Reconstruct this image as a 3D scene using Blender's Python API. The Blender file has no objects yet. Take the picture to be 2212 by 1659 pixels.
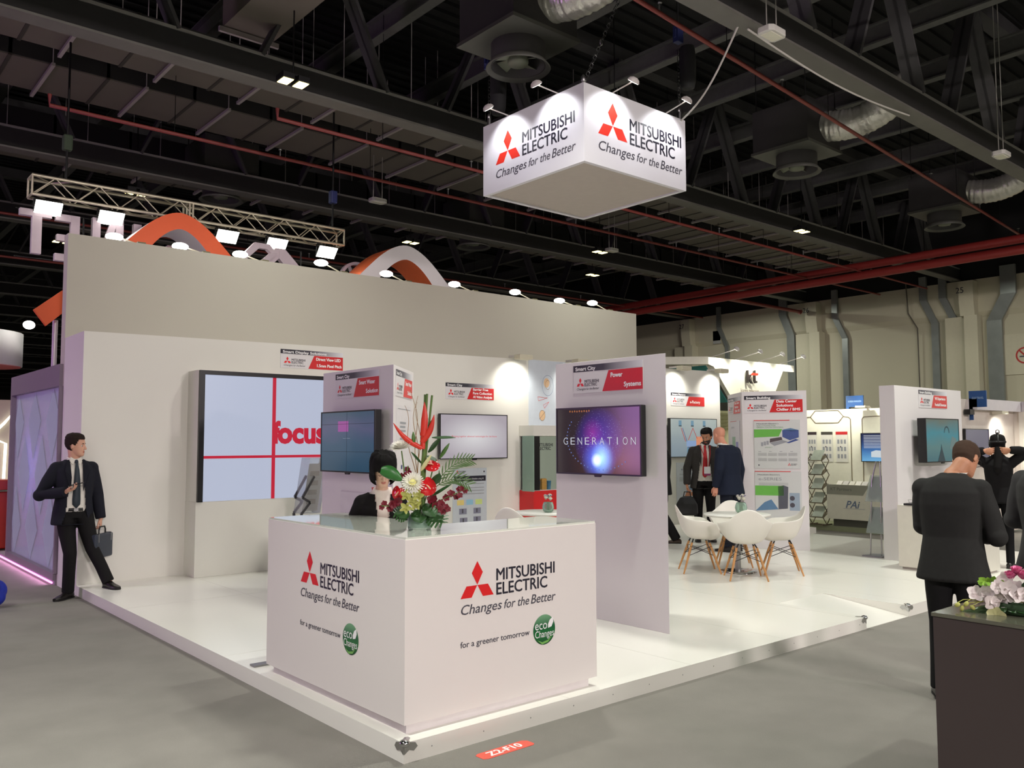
import bpy, math, random
from mathutils import Vector, Matrix, noise
random.seed(7)
C = bpy.context.scene.collection
S = bpy.context.scene
V = Vector

# ------------------------------------------------------------------ camera
cam_d = bpy.data.cameras.new('camera'); cam = bpy.data.objects.new('camera', cam_d); C.objects.link(cam)
_yaw, _pit, _rol = 0.8645, 0.0681, -0.0027
_f = V((math.cos(_yaw)*math.cos(_pit), math.sin(_yaw)*math.cos(_pit), math.sin(_pit)))
_r = V((math.sin(_yaw), -math.cos(_yaw), 0)); _u = _r.cross(_f)
_r2 = _r*math.cos(_rol)+_u*math.sin(_rol); _u2 = -_r*math.sin(_rol)+_u*math.cos(_rol)
cam.matrix_world = Matrix(((_r2.x, _u2.x, -_f.x, -2.5755), (_r2.y, _u2.y, -_f.y, -3.9098), (_r2.z, _u2.z, -_f.z, 1.70), (0, 0, 0, 1)))
cam_d.sensor_fit = 'HORIZONTAL'; cam_d.sensor_width = 36.0; cam_d.lens = 36*1843.8/2212
cam_d.clip_start = 0.05; cam_d.clip_end = 200
S.camera = cam

# ------------------------------------------------------------------ world, exposure
W = bpy.data.worlds.new('hall_air'); S.world = W; W.use_nodes = True
W.node_tree.nodes['Background'].inputs[0].default_value = (0.56, 0.56, 0.51, 1)
W.node_tree.nodes['Background'].inputs[1].default_value = 0.17
S.view_settings.view_transform = 'Standard'; S.view_settings.look = 'None'
S.view_settings.exposure = -0.22; S.view_settings.gamma = 1.0; S.view_settings.use_curve_mapping = False
S.cycles.sample_clamp_indirect = 6.0; S.cycles.max_bounces = 7; S.cycles.caustics_reflective = False; S.cycles.caustics_refractive = False

def lamp(name, kind, loc, power, color=(1, 1, 1), aim=None, size=0.3, size_y=None, spot=60, blend=0.5, kind_spread=0):
    d = bpy.data.lights.new(name, kind); d.energy = power; d.color = color
    if kind == 'AREA':
        d.size = size
        if kind_spread: d.spread = math.radians(kind_spread)
        if size_y: d.shape = 'RECTANGLE'; d.size_y = size_y
    else:
        d.shadow_soft_size = size
    if kind == 'SPOT': d.spot_size = math.radians(spot); d.spot_blend = blend
    o = bpy.data.objects.new(name, d); C.objects.link(o); o.location = loc
    dirn = (V(aim)-V(loc)) if aim else V((0, 0, -1))
    o.rotation_euler = dirn.to_track_quat('-Z', 'Y').to_euler()
    return o
# daylight-white hall floodlights: the grid of twin floods under the trusses (fixtures are built further down); unseen left column added to brighten that side
FLOODS = [(x, y, 6.5) for y in (13.1, 6.44, -0.3, -7.0) for x in (-3.9, 2.42, 8.74, 15.0, 21.3)]
FLOOD_W = {13.1: 90, 6.44: 28, -0.3: 95, -7.0: 250}; FLOOD_X = {-3.9: 2.7, 2.42: 1.0, 8.74: 1.4, 15.0: 0.8, 21.3: 2.6}
for x, y, z in FLOODS:
    lamp('hall_flood_and_fill', 'AREA', (x, y, z-0.06), FLOOD_W[y]*FLOOD_X[x], (0.965, 1.0, 0.90), size=0.45, size_y=0.2, kind_spread=(0 if x > 20 or y > 13 else 95 if x < 0 else 118))
lamp('hall_flood_and_fill', 'AREA', (3.3, 2.5, 6.5), 105, (1.0, 0.985, 0.9), size=0.45, size_y=0.2, kind_spread=130)  # extra unseen flood off the grid, added to brighten the lower left wall
for x, y, p in ((1.0, 24, 160), (3.0, 40, 220), (4.0, 58, 260)): lamp('hall_flood_and_fill', 'AREA', (x, y, 6.44), p, (1, 0.98, 0.9), size=0.6)  # added to brighten the far hall, apart from the fixtures built there
# unseen fills added behind the viewer to brighten upright faces, and light of the purple and pink stand beyond the left aisle
for x, y, p in ((6.5, -16.0, 900), (-4.5, -17.0, 1300), (-8.0, -6.0, 150)):
    lamp('viewer_side_fill', 'AREA', (x, y, 6.3), p, (1.0, 0.88, 0.88), aim=(2.5, 2.0, 1.2), size=1.6, size_y=0.5)  # added fill, not tied to any built fixture
lamp('neighbour_stand_light', 'AREA', (-6.5, 8.5, 2.2), 150, (0.78, 0.36, 0.95), aim=(0, 7.5, 1.6), size=2.5)

# ------------------------------------------------------------------ materials
def lin(c):
    if isinstance(c, str): c = tuple(int(c[i:i+2], 16) for i in (0, 2, 4))
    r = [(x/255)/12.92 if x/255 <= 0.04045 else ((x/255+0.055)/1.055)**2.4 for x in c]
    return (r[0], r[1], r[2], 1)
MATS = {}
def mat(name, col, rough=0.5, metal=0.0, var=0.06, scale=12.0, bump=0.0, bscale=60.0, emit=0.0, spec=0.5, trans=0.0, coat=0.0, ecol=None, alpha=1.0):
    if name in MATS: return MATS[name]
    m = bpy.data.materials.new(name); m.use_nodes = True; MATS[name] = m
    nt = m.node_tree; N = nt.nodes; L = nt.links; b = N['Principled BSDF']
    c = lin(col)
    tc = N.new('ShaderNodeTexCoord'); nz = N.new('ShaderNodeTexNoise'); nz.inputs['Scale'].default_value = scale; nz.inputs['Detail'].default_value = 3
    L.new(tc.outputs['Object'], nz.inputs['Vector'])
    mx = N.new('ShaderNodeMix'); mx.data_type = 'RGBA'
    mx.inputs[6].default_value = tuple(max(0, x*(1-var)) for x in c[:3])+(1,); mx.inputs[7].default_value = tuple(min(1, x*(1+var)) for x in c[:3])+(1,)
    L.new(nz.outputs['Fac'], mx.inputs[0]); L.new(mx.outputs[2], b.inputs['Base Color'])
    b.inputs['Roughness'].default_value = rough; b.inputs['Metallic'].default_value = metal
    b.inputs['Specular IOR Level'].default_value = spec
    if trans: b.inputs['Transmission Weight'].default_value = trans
    if coat: b.inputs['Coat Weight'].default_value = coat
    if alpha < 1: b.inputs['Alpha'].default_value = alpha
    if emit:
        b.inputs['Emission Color'].default_value = lin(ecol or col); b.inputs['Emission Strength'].default_value = emit
    if bump:
        nb = N.new('ShaderNodeTexNoise'); nb.inputs['Scale'].default_value = bscale; nb.inputs['Detail'].default_value = 4
        L.new(tc.outputs['Object'], nb.inputs['Vector'])
        bp = N.new('ShaderNodeBump'); bp.inputs['Strength'].default_value = bump; bp.inputs['Distance'].default_value = 0.01
        L.new(nb.outputs['Fac'], bp.inputs['Height']); L.new(bp.outputs[0], b.inputs['Normal'])
    return m
def ramp_mat(name, stops, rough=0.5, axis=0):
    """printed colour band that runs along the UV of its strip"""
    if name in MATS: return MATS[name]
    m = bpy.data.materials.new(name); m.use_nodes = True; MATS[name] = m
    nt = m.node_tree; N = nt.nodes; L = nt.links; b = N['Principled BSDF']; b.inputs['Roughness'].default_value = rough
    uv = N.new('ShaderNodeUVMap'); sp = N.new('ShaderNodeSeparateXYZ'); r = N.new('ShaderNodeValToRGB')
    L.new(uv.outputs[0], sp.inputs[0]); L.new(sp.outputs[axis], r.inputs[0]); L.new(r.outputs[0], b.inputs['Base Color'])
    while len(r.color_ramp.elements) < len(stops): r.color_ramp.elements.new(0.5)
    for e, (p, c) in zip(r.color_ramp.elements, stops): e.position = p; e.color = lin(c)
    return m
def glow(name, col, strength=1.0):
    return mat(name, (20, 20, 22), rough=0.25, emit=strength, ecol=col, var=0.02)
def glass(name, col=(235, 245, 240), rough=0.0, alpha=0.18):
    if name in MATS: return MATS[name]
    m = bpy.data.materials.new(name); m.use_nodes = True; MATS[name] = m
    nt = m.node_tree; N = nt.nodes; L = nt.links
    for n in list(N): N.remove(n)
    o = N.new('ShaderNodeOutputMaterial'); t = N.new('ShaderNodeBsdfTransparent'); g = N.new('ShaderNodeBsdfPrincipled'); mx = N.new('ShaderNodeMixShader')
    nz = N.new('ShaderNodeTexNoise'); nz.inputs['Scale'].default_value = 3
    t.inputs[0].default_value = lin(col); g.inputs['Base Color'].default_value = lin(col); g.inputs['Roughness'].default_value = max(rough, 0.03)
    fr = N.new('ShaderNodeFresnel'); fr.inputs[0].default_value = 1.45
    ad = N.new('ShaderNodeMath'); ad.operation = 'ADD'; ad.use_clamp = True; L.new(fr.outputs[0], ad.inputs[0])
    ml = N.new('ShaderNodeMath'); ml.operation = 'MULTIPLY_ADD'; L.new(nz.outputs['Fac'], ml.inputs[0]); ml.inputs[1].default_value = alpha*0.2; ml.inputs[2].default_value = alpha*0.9
    L.new(ml.outputs[0], ad.inputs[1]); L.new(ad.outputs[0], mx.inputs[0])
    L.new(t.outputs[0], mx.inputs[1]); L.new(g.outputs[0], mx.inputs[2]); L.new(mx.outputs[0], o.inputs[0])
    return m

WHITE = mat('white_laminate', (232, 229, 222), 0.28, var=0.015, scale=2)
WALLW = mat('white_painted_panel', (226, 224, 216), 0.55, var=0.02, scale=1.5)
FLOORW = mat('glossy_white_floor', (236, 234, 226), 0.22, var=0.015, scale=1.2)
CHROME = mat('chrome', (190, 190, 190), 0.15, 1.0, bump=0.05)
STEEL = mat('brushed_steel', (150, 150, 150), 0.35, 1.0)
GALV = mat('galvanised_steel', (132, 136, 132), 0.35, 0.35, var=0.2, scale=3)
BLACK = mat('black_plastic', (18, 18, 20), 0.35)
BLKM = mat('black_metal', (22, 22, 22), 0.45, 0.3)
REDP = mat('red_print', (206, 30, 34), 0.45, var=0.02)
REDL = mat('red_logo_print', (222, 22, 26), 0.45, var=0.02)
INK = mat('dark_print', (30, 28, 44), 0.5, var=0.02)
INKG = mat('grey_print', (74, 72, 82), 0.5, var=0.02)
PAPER = mat('white_print_board', (232, 232, 236), 0.5, var=0.01)
WTXT = mat('white_print', (245, 245, 245), 0.5, var=0.01)
GREYT = mat('pale_grey_print', (150, 152, 158), 0.5)

# ------------------------------------------------------------------ mesh builder
class MB:
    def __init__(s): s.v = []; s.f = []; s.m = []; s.sm = []; s.uv = {}; s.mi = 0
    def add(s, vs, fs, smooth=False, uvs=None):
        n = len(s.v); s.v += [V(q) for q in vs]
        for i, f in enumerate(fs):
            if uvs: s.uv[len(s.f)] = uvs[i]
            s.f.append(tuple(n+k for k in f)); s.m.append(s.mi); s.sm.append(smooth)
        return s
    def box(s, a, b):
        (x0, y0, z0), (x1, y1, z1) = [min(p, q) for p, q in zip(a, b)], [max(p, q) for p, q in zip(a, b)]
        return s.add([(x0, y0, z0), (x1, y0, z0), (x1, y1, z0), (x0, y1, z0), (x0, y0, z1), (x1, y0, z1), (x1, y1, z1), (x0, y1, z1)],
                     [(0, 3, 2, 1), (4, 5, 6, 7), (0, 1, 5, 4), (1, 2, 6, 5), (2, 3, 7, 6), (3, 0, 4, 7)])
    def bar(s, a, b, w, h, up=(0, 0, 1)):
        a, b = V(a), V(b); d = (b-a).normalized(); up = V(up)
        if abs(d.dot(up)) > 0.98: up = V((1, 0, 0))
        x = d.cross(up).normalized()*w/2; y = x.cross(d).normalized()*h/2
        vs = [p+i*x+j*y for p in (a, b) for i, j in ((-1, -1), (1, -1), (1, 1), (-1, 1))]
        return s.add(vs, [(0, 3, 2, 1), (4, 5, 6, 7), (0, 1, 5, 4), (1, 2, 6, 5), (2, 3, 7, 6), (3, 0, 4, 7)])
    def rings(s, rings, closed=True, caps=True, smooth=True):
        n = len(rings[0]); vs = [p for r in rings for p in r]; fs = []
        for i in range(len(rings)-1):
            for j in range(n if closed else n-1):
                k = (j+1) % n
                fs.append((i*n+j, i*n+k, (i+1)*n+k, (i+1)*n+j))
        s.add(vs, fs, smooth)
        if caps:
            s.add(rings[0], [tuple(reversed(range(n)))], False); s.add(rings[-1], [tuple(range(n))], False)
        return s
    def tube(s, pts, r, n=8, caps=True):
        pts = [V(p) for p in pts]; rs = r if isinstance(r, (list, tuple)) else [r]*len(pts)
        rg = []; px = None
        for i, p in enumerate(pts):
            d = (pts[min(i+1, len(pts)-1)]-pts[max(i-1, 0)]).normalized()
            if px is None:
                ref = V((0, 0, 1)) if abs(d.z) < 0.9 else V((1, 0, 0)); x = d.cross(ref).normalized()
            else:
                x = (px-d*px.dot(d)).normalized()
            px = x; y = d.cross(x)
            rg.append([p+(x*math.cos(t)+y*math.sin(t))*rs[i] for t in [2*math.pi*k/n for k in range(n)]])
        return s.rings(rg, caps=caps)
    def lathe(s, prof, c=(0, 0, 0), n=24, caps=True):
        c = V(c)
        return s.rings([[c+V((r*math.cos(t), r*math.sin(t), z)) for t in [2*math.pi*k/n for k in range(n)]] for r, z in prof], caps=caps)
    def ball(s, c, r, n=12, m=8, rot=None):
        c = V(c); r = V(r) if hasattr(r, '__len__') else V((r, r, r)); rg = []
        for i in range(m+1):
            a = math.pi*(i+0.001*(i == 0)-0.001*(i == m))/m
            ring = []
            for k in range(n):
                t = 2*math.pi*k/n; p = V((r.x*math.sin(a)*math.cos(t), r.y*math.sin(a)*math.sin(t), -r.z*math.cos(a)))
                ring.append(c+(rot @ p if rot else p))
            rg.append(ring)
        return s.rings(rg)
    def prism(s, poly, h, o=(0, 0, 0), u=(1, 0, 0), v=(0, 1, 0)):
        """polygon in the plane (u,v) extruded by h along u x v"""
        o, u, v = V(o), V(u), V(v); w = u.cross(v).normalized()*h; n = len(poly)
        a = [o+u*p[0]+v*p[1] for p in poly]; b = [p+w for p in a]
        return s.add(a+b, [tuple(reversed(range(n))), tuple(range(n, 2*n))]+[(i, (i+1) % n, n+(i+1) % n, n+i) for i in range(n)])
    def quad(s, o, u, v, uv=True):
        o, u, v = V(o), V(u), V(v)
        return s.add([o, o+u, o+u+v, o+v], [(0, 1, 2, 3)], uvs=[[(0, 0), (1, 0), (1, 1), (0, 1)]] if uv else None)
    def poly(s, pts, o, u, v, off=0.0):
        o, u, v = V(o), V(u).normalized(), V(v).normalized(); w = u.cross(v)*off
        return s.add([o+u*p[0]+v*p[1]+w for p in pts], [tuple(range(len(pts)))])
    def text(s, t, o, u, v, h, width=None, shear=0.0, bold=0.0, align='l', off=0.0, depth=0.0, fat=0.0):
        """lettering with cap height h standing on the plane (u,v), its baseline start at o"""
        if bold > 0 and not depth:
            ww = width if width else glyphs(t)[2]*h; U, Vv = V(u).normalized(), V(v).normalized()
            for dx, dy in ((-1, 0), (1, 0), (0, 0.8), (0, -0.8), (0, 0)):
                s.text(t, V(o)+(U*dx+Vv*dy)*bold*h, u, v, h, width, shear, 0, align, off+0.00002*(dx+2*dy))
            return s
        vs, fs, w = glyphs(t, fat or min(bold, 0))
        o, u, v = V(o), V(u).normalized(), V(v).normalized(); n = u.cross(v)
        k = h; kx = (width/w) if width else k
        dx = {'l': 0, 'c': -w*kx/2, 'r': -w*kx}[align]
        pl = [o+u*(x*kx+y*k*shear+dx)+v*(y*k)+n*off for x, y in vs]
        s.add(pl, fs)
        if depth:
            ed = {}
            for f in fs:
                for a, b in zip(f, f[1:]+f[:1]): ed[(a, b)] = 1
            pb = [p-n*depth for p in pl]
            bd = [(a, b) for a, b in ed if (b, a) not in ed]
            s.add(pl+pb, [(b, a, a+len(pl), b+len(pl)) for a, b in bd])
        return s
    def build(s, name, mats, parent=None, world=True, bevel=0.0, smooth=None, solid=0.0):
        mats = mats if isinstance(mats, (list, tuple)) else [mats]
        if parent is not None:
            vs = [parent.matrix_basis.inverted() @ q if world else q for q in s.v]
            if world and parent.parent is not None: vs = [(parent.parent.matrix_basis @ parent.matrix_basis).inverted() @ q for q in s.v]
            loc = V((0, 0, 0))
        else:
            xs = [q.x for q in s.v]; ys = [q.y for q in s.v]; zs = [q.z for q in s.v]
            loc = V(((min(xs)+max(xs))/2, (min(ys)+max(ys))/2, min(zs))); vs = [q-loc for q in s.v]
        me = bpy.data.meshes.new(name); me.from_pydata(vs, [], s.f)
        for m in mats: me.materials.append(m)
        me.polygons.foreach_set('material_index', s.m)
        me.polygons.foreach_set('use_smooth', s.sm if smooth is None else [smooth]*len(s.f))
        if s.uv:
            ul = me.uv_layers.new(name='UVMap')
            for fi, co in s.uv.items():
                for li, c in zip(me.polygons[fi].loop_indices, co): ul.data[li].uv = c
        me.update()
        o = bpy.data.objects.new(name, me); C.objects.link(o); o.location = loc
        if parent is not None: o.parent = parent
        if solid: md = o.modifiers.new('thickness', 'SOLIDIFY'); md.thickness = solid; md.offset = 0
        if bevel: md = o.modifiers.new('edge', 'BEVEL'); md.width = bevel; md.segments = 2; md.limit_method = 'ANGLE'
        return o
GLY = {}
def glyphs(t, bold=0.0):
    key = (t, bold)
    if key in GLY: return GLY[key]
    cu = bpy.data.curves.new('t', 'FONT'); cu.body = t; cu.size = 1.0; cu.resolution_u = 3; cu.offset = bold
    ob = bpy.data.objects.new('t', cu); C.objects.link(ob)
    me = bpy.data.meshes.new_from_object(ob.evaluated_get(bpy.context.evaluated_depsgraph_get()))
    pts = [(q.co.x, q.co.y) for q in me.vertices]; fs = [tuple(p.vertices) for p in me.polygons]
    bpy.data.objects.remove(ob); bpy.data.curves.remove(cu); bpy.data.meshes.remove(me)
    if not pts: pts = [(0, 0)]
    x0 = min(p[0] for p in pts); x1 = max(p[0] for p in pts)
    cap = 0.69
    GLY[key] = ([((x-x0)/cap, y/cap) for x, y in pts], fs, (x1-x0)/cap)
    return GLY[key]

# ------------------------------------------------------------------ objects, labels
def tag(o, label=None, cat=None, group=None, kind=None):
    if label: o['label'] = label
    if cat: o['category'] = cat
    if group: o['group'] = group
    if kind: o['kind'] = kind
    return o
def thing(name, label, cat, loc=(0, 0, 0), rotz=0.0, group=None):
    o = bpy.data.objects.new(name, None); C.objects.link(o); o.empty_display_size = 0.1
    o.matrix_basis = Matrix.Translation(V(loc)) @ Matrix.Rotation(rotz, 4, 'Z')
    return tag(o, label, cat, group)
def kids(o): return [c for c in ALL() if c.parent == o]
def ALL(): return list(C.objects)
def copy_tree(o, parent=None):
    c = o.copy(); C.objects.link(c)
    if parent is not None: c.parent = parent
    for ch in list(o.children): copy_tree(ch, c)
    return c
X, Y, Z = V((1, 0, 0)), V((0, 1, 0)), V((0, 0, 1))
PF = 0.108       # height of the stand's platform
# ------------------------------------------------------------------ hall shell
def carpet():
    m = mat('grey_exhibition_carpet', (137, 133, 127), 0.95, var=0.18, scale=2.2, bump=0.5, bscale=260, spec=0.1)
    return m
tag(MB().box((-24, -16, -0.2), (30, 92, 0)).build('floor', carpet()), kind='structure')
HW = mat('beige_hall_wall', (190, 184, 160), 0.75, var=0.05, scale=0.6)
w = MB()
w.box((25.0, -16, 0), (25.3, 34, 5.62)); w.box((24.9, -16, 5.62), (25.3, 34, 6.62))
w.add([(25.0, -16, 5.45), (25.0, 34, 5.45), (24.9, 34, 5.62), (24.9, -16, 5.62)], [(0, 1, 2, 3)])
tag(w.build('wall_right', HW), kind='structure')
tag(MB().box((-26, 90, 0), (25, 90.3, 9.6)).build('wall_back', mat('dark_far_wall', (60, 58, 54), 0.9)), kind='structure')
tag(MB().box((24.95, -16, 6.62), (25.4, 34, 9.6)).build('wall_right_upper', mat('dark_upper_wall', (20, 20, 20), 0.9)), kind='structure')
DARK = mat('dark_painted_roof_steel', (42, 42, 42), 0.7, var=0.2, scale=3)
DECK = mat('dark_roof_deck', (24, 24, 25), 0.9, var=0.2, scale=2)
d = MB(); d.box((-26, -18, 9.55), (30, 92, 9.7))
y = -16.0
while y < 34: d.box((-16, y, 9.48), (28, y+0.09, 9.56)); y += 0.3
tag(d.build('ceiling', DECK), kind='structure')
# pilasters of the hall wall with their numbered caps
for y, num in ((17.5, '27'), (12.05, '26'), (6.9, '25'), (1.8, '24')):
    t = thing('trim_1', None, None, (24.8, y, 0)); tag(t, kind='structure')
    p = MB(); p.box((24.62, y-0.5, 0), (25.0, y-0.12, 5.5)); p.box((24.78, y-0.12, 0), (25.0, y+0.5, 5.5))
    p.prism([(24.55, 5.95), (24.62, 5.5), (25.0, 5.5), (25.0, 6.55), (24.55, 6.55)], 0.42, (0, y-0.02, 0), X, Z)
    p.build('pilaster', mat('beige_pilaster', (196, 190, 166), 0.75, var=0.04), t)
    MB().text(num, (24.545, y+0.12-0.18, 6.2), -Y, Z, 0.17, align='c', bold=0.01).build('number', INK, t)

# ------------------------------------------------------------------ stand platform
p = MB(); e = 0.0
p.add([(0, 0, 0), (4.98, 0, 0), (4.98, 0.9, 0), (5.82, 0.9, 0), (5.82, 0, 0), (11.05, 0, 0), (11.05, 4.6, 0), (12.1, 4.6, 0), (12.1, 6.645, 0), (0, 6.645, 0)]+
      [(0, 0, PF), (4.98, 0, PF), (4.98, 0.9, PF), (5.82, 0.9, PF), (5.82, 0, PF), (11.05, 0, PF), (11.05, 4.6, PF), (12.1, 4.6, PF), (12.1, 6.645, PF), (0, 6.645, PF)],
      [(10, 11, 12, 13, 14, 15, 16, 17, 18, 19)]+[(i, (i+1) % 10, 10+(i+1) % 10, 10+i) for i in range(10)])
pl = p.build('stand_platform', FLOORW); tag(pl, 'raised white glossy stand floor under the counter and display towers', 'platform')
s = MB()
for x in (1.22*k for k in range(1, 9)): s.box((x-0.0012, 0.002, PF), (x+0.0012, 6.2, PF+0.0006))
for y in (2.44, 4.88): s.box((0.002, y-0.0012, PF), (11.0, y+0.0012, PF+0.0006))
s.build('panel_seam', mat('floor_seam', (196, 193, 184), 0.6), pl)
s = MB()
for k in range(14):
    xx = 0.18+k*0.36
    if xx < 4.95: s.ball((xx, -0.0005, 0.055), (0.004, 0.002, 0.004), 8, 4)
s.build('screw', STEEL, pl)
r = MB(); r.add([(4.985, 0.005, 0.004), (5.815, 0.005, 0.004), (5.815, 0.9, PF-0.002), (4.985, 0.9, PF-0.002), (4.985, 0.005, 0), (5.815, 0.005, 0), (5.815, 0.9, 0), (4.985, 0.9, 0)],
    [(0, 1, 2, 3), (4, 7, 6, 5), (0, 4, 5, 1), (1, 5, 6, 2), (3, 2, 6, 7), (0, 3, 7, 4)])
tag(r.build('access_ramp', FLOORW), 'white wheelchair ramp let into the edge of the white stand floor', 'ramp')
def bracket(x, y, sx, sy, label):
    t = thing('corner_bracket', label, 'bracket', (x, y, PF), group='steel corner protectors of the platform')
    b = MB(); b.ball((x+0.012*sx, y+0.012*sy, PF-0.006), (0.03, 0.03, 0.022), 14, 8); b.build('cap', CHROME, t)
    for dx, dy, dz in ((0, -1, 0), (-1, 0, 0), (0, 0, 1)):
        b = MB()
        if dz: b.prism([(-0.02, 0.0), (0.02, 0.0), (0.016, 0.07), (0, 0.085), (-0.016, 0.07)], 0.003, (x+0.01*sx, y+0.01*sy, PF), V((1, -1*sx*sy, 0)).normalized(), V((sx, sy, 0)).normalized())
        elif dy: b.prism([(0.0, 0.008), (0.07*sx, -0.008), (0.085*sx, -0.03), (0.06*sx, -0.05), (0.03*sx, -0.04), (0.0, -0.06)], 0.003*sx, (x, y-0.002*sy, PF), X, Z)
        else: b.prism([(0.0, 0.008), (0.07*sy, -0.008), (0.085*sy, -0.03), (0.06*sy, -0.05), (0.03*sy, -0.04), (0.0, -0.06)], -0.003*sy, (x-0.002*sx, y, PF), Y, Z)
        b.build('lug', CHROME, t)
bracket(0, 0, 1, 1, 'chrome corner bracket on the platform corner below the reception counter')
bracket(4.98, 0, -1, 1, 'chrome bracket on the platform edge at the nearer side of the ramp')
bracket(5.82, 0, 1, 1, 'chrome bracket on the platform edge at the farther side of the ramp')

# stand walls
WW = MB().prism([(0, 0), (12.05, 0), (12.05, 3.135), (0, 2.985)], -0.87, (0, 6.65, 0), X, Z).build('stand_wall', WALLW)
tag(WW, 'white front display wall with the big red and white video screen', 'wall')
TW = MB().box((0.0, 7.53, 0), (10.5, 7.72, 4.29)).build('tall_wall', mat('white_tall_panel', (196, 191, 178), 0.6, var=0.03, scale=0.8))
tag(TW, 'tall plain white back wall rising behind the front display wall', 'wall')
# ------------------------------------------------------------------ print helpers
def logo(red, ink, grey, o, u, v, w, tagline=True):
    """three red diamonds, the two-line name and the tagline, w wide; o is the bottom left corner"""
    o, u, v = V(o), V(u).normalized(), V(v).normalized(); k = w/0.745
    P = lambda pts: [(a*k, b*k) for a, b in pts]
    red.poly(P([(0.125, 0.305), (0.084, 0.238), (0.125, 0.168), (0.166, 0.238)]), o, u, v)
    red.poly(P([(0.124, 0.166), (0.045, 0.166), (0.002, 0.098), (0.083, 0.098)]), o, u, v)
    red.poly(P([(0.126, 0.166), (0.167, 0.098), (0.248, 0.098), (0.205, 0.166)]), o, u, v)
    ink.text('MITSUBISHI', o+u*0.271*k+v*0.178*k, u, v, 0.069*k, 0.474*k, bold=0.028)
    ink.text('ELECTRIC', o+u*0.271*k+v*0.094*k, u, v, 0.069*k, 0.41*k, bold=0.028)
    if tagline:
        grey.text('Changes', o+u*0.0+v*0.006*k, u, v, 0.055*k, 0.305*k, shear=0.25, bold=0.012)
        grey.text('for the', o+u*0.325*k+v*0.006*k, u, v, 0.052*k, 0.2*k, shear=0.25, bold=0.012)
        grey.text('Better', o+u*0.545*k+v*0.006*k, u, v, 0.055*k, 0.2*k, shear=0.25, bold=0.012)
HEADG = ramp_mat('printed_fading_black_band', [(0, (30, 28, 40)), (0.45, (60, 58, 68)), (0.75, (165, 163, 170)), (1, (226, 226, 230))])
HEADG2 = ramp_mat('printed_fading_grey_band', [(0, (75, 72, 82)), (0.45, (110, 108, 116)), (0.75, (185, 184, 190)), (1, (228, 228, 232))])
def header_sign(label, o, u, w, h, head, lines, faded=False, ind=True):
    o, u = V(o), V(u).normalized(); n = u.cross(Z); v = Z; o = o+n*0.001
    t = thing('header_sign', label, 'sign', o-n*0.0, group='red and black header signs of the stand')
    MB().prism([(0, 0), (w, 0), (w, h), (0, h)], 0.004, o+n*0.0, u, v).build('board', mat('sign_sticker_board', (222, 219, 220), 0.5, var=0.01), t)
    f = o+n*0.0052
    MB().quad(f+v*h*0.765, u*w, v*h*0.235).build('header_strip', HEADG2 if faded else HEADG, t)
    MB().poly([(w*0.435, h*0.02), (w, h*0.02), (w, h*0.745), (w*0.527, h*0.745)], f, u, v).build('red_panel', mat('faded_red_print', (214, 74, 72), 0.5) if faded else REDP, t)
    r, k, g = MB(), MB(), MB()
    logo(r, k, g, f+u*w*0.05+v*h*0.10, u, v, w*0.335)
    r.build('diamond_mark', REDL, t)
    k.build('name_lettering', INKG if faded else INK, t); g.build('tagline_lettering', GREYT if faded else INKG, t)
    q = MB(); q.text(head, f+u*w*0.035+v*h*0.81+n*0.001, u, v, h*0.125, bold=0.06, width=w*0.030*len(head)); q.build('heading_lettering', WTXT, t)
    c = len(lines); lh = 0.70/c
    for i, s in enumerate(lines):
        x = 0.56 if not ind else 0.545+0.0*i
        hh = min(0.155 if c > 1 else 0.20, lh*0.62)*h
        ww = min(w*0.40, 0.62*hh*len(s)*1.12)
        xx = w*0.56 if (not ind or i == 0) else w*0.975-ww
        q = MB(); q.text(s, f+u*xx+v*h*(0.745-lh*(i+0.72)-0.0)+n*0.001, u, v, hh, ww, bold=0.06); q.build('lettering', WTXT, t)
    return t
def tv(label, o, u, w, h, screen, depth=0.06, gap=0.05, gfx=None, group=None, name='television'):
    """flat screen: o is the bottom left corner of its front, gap the bracket's depth behind the casing"""
    o, u = V(o), V(u).normalized(); n = u.cross(Z)
    t = thing(name, label, 'screen', o+u*w/2, group=group)
    MB().prism([(0, 0), (w, 0), (w, h), (0, h)], -depth, o, u, Z).build('casing', BLACK, t, bevel=0.004)
    b = MB()
    for x0, y0, x1, y1 in ((0, 0, w, 0.014), (0, h-0.014, w, h), (0, 0.014, 0.014, h-0.014), (w-0.014, 0.014, w, h-0.014)):
        b.prism([(x0, y0), (x1, y0), (x1, y1), (x0, y1)], 0.006, o, u, Z)
    b.build('bezel', BLACK, t)
    sc = MB().quad(o+u*0.014+Z*0.014+n*0.0015, u*(w-0.028), Z*(h-0.028)).build('screen', screen, t)
    MB().prism([(w*0.47, -0.018), (w*0.53, -0.018), (w*0.54, 0.002), (w*0.46, 0.002)], -0.02, o, u, Z).build('badge', BLACK, t)
    if gap > 0.005:
        m = MB()
        m.prism([(w*0.2, h*0.25), (w*0.8, h*0.25), (w*0.8, h*0.75), (w*0.2, h*0.75)], -(gap-0.001), o-n*depth, u, Z)
        m.build('wall_mount', BLKM, t)
    if gfx: gfx(sc, o+u*0.014+Z*0.014+n*0.003, u, w-0.028, h-0.028)
    return t
def poster(label, o, u, w, h, draw, board=PAPER, name='poster', cat='poster', group=None, th=0.008):
    o, u = V(o), V(u).normalized(); n = u.cross(Z); o = o+n*0.001
    t = thing(name, label, cat, o, group=group)
    MB().prism([(0, 0), (w, 0), (w, h), (0, h)], th, o, u, Z).build('board', board, t)
    draw(t, o+n*(th+0.0015), u, w, h)
    return t
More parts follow.
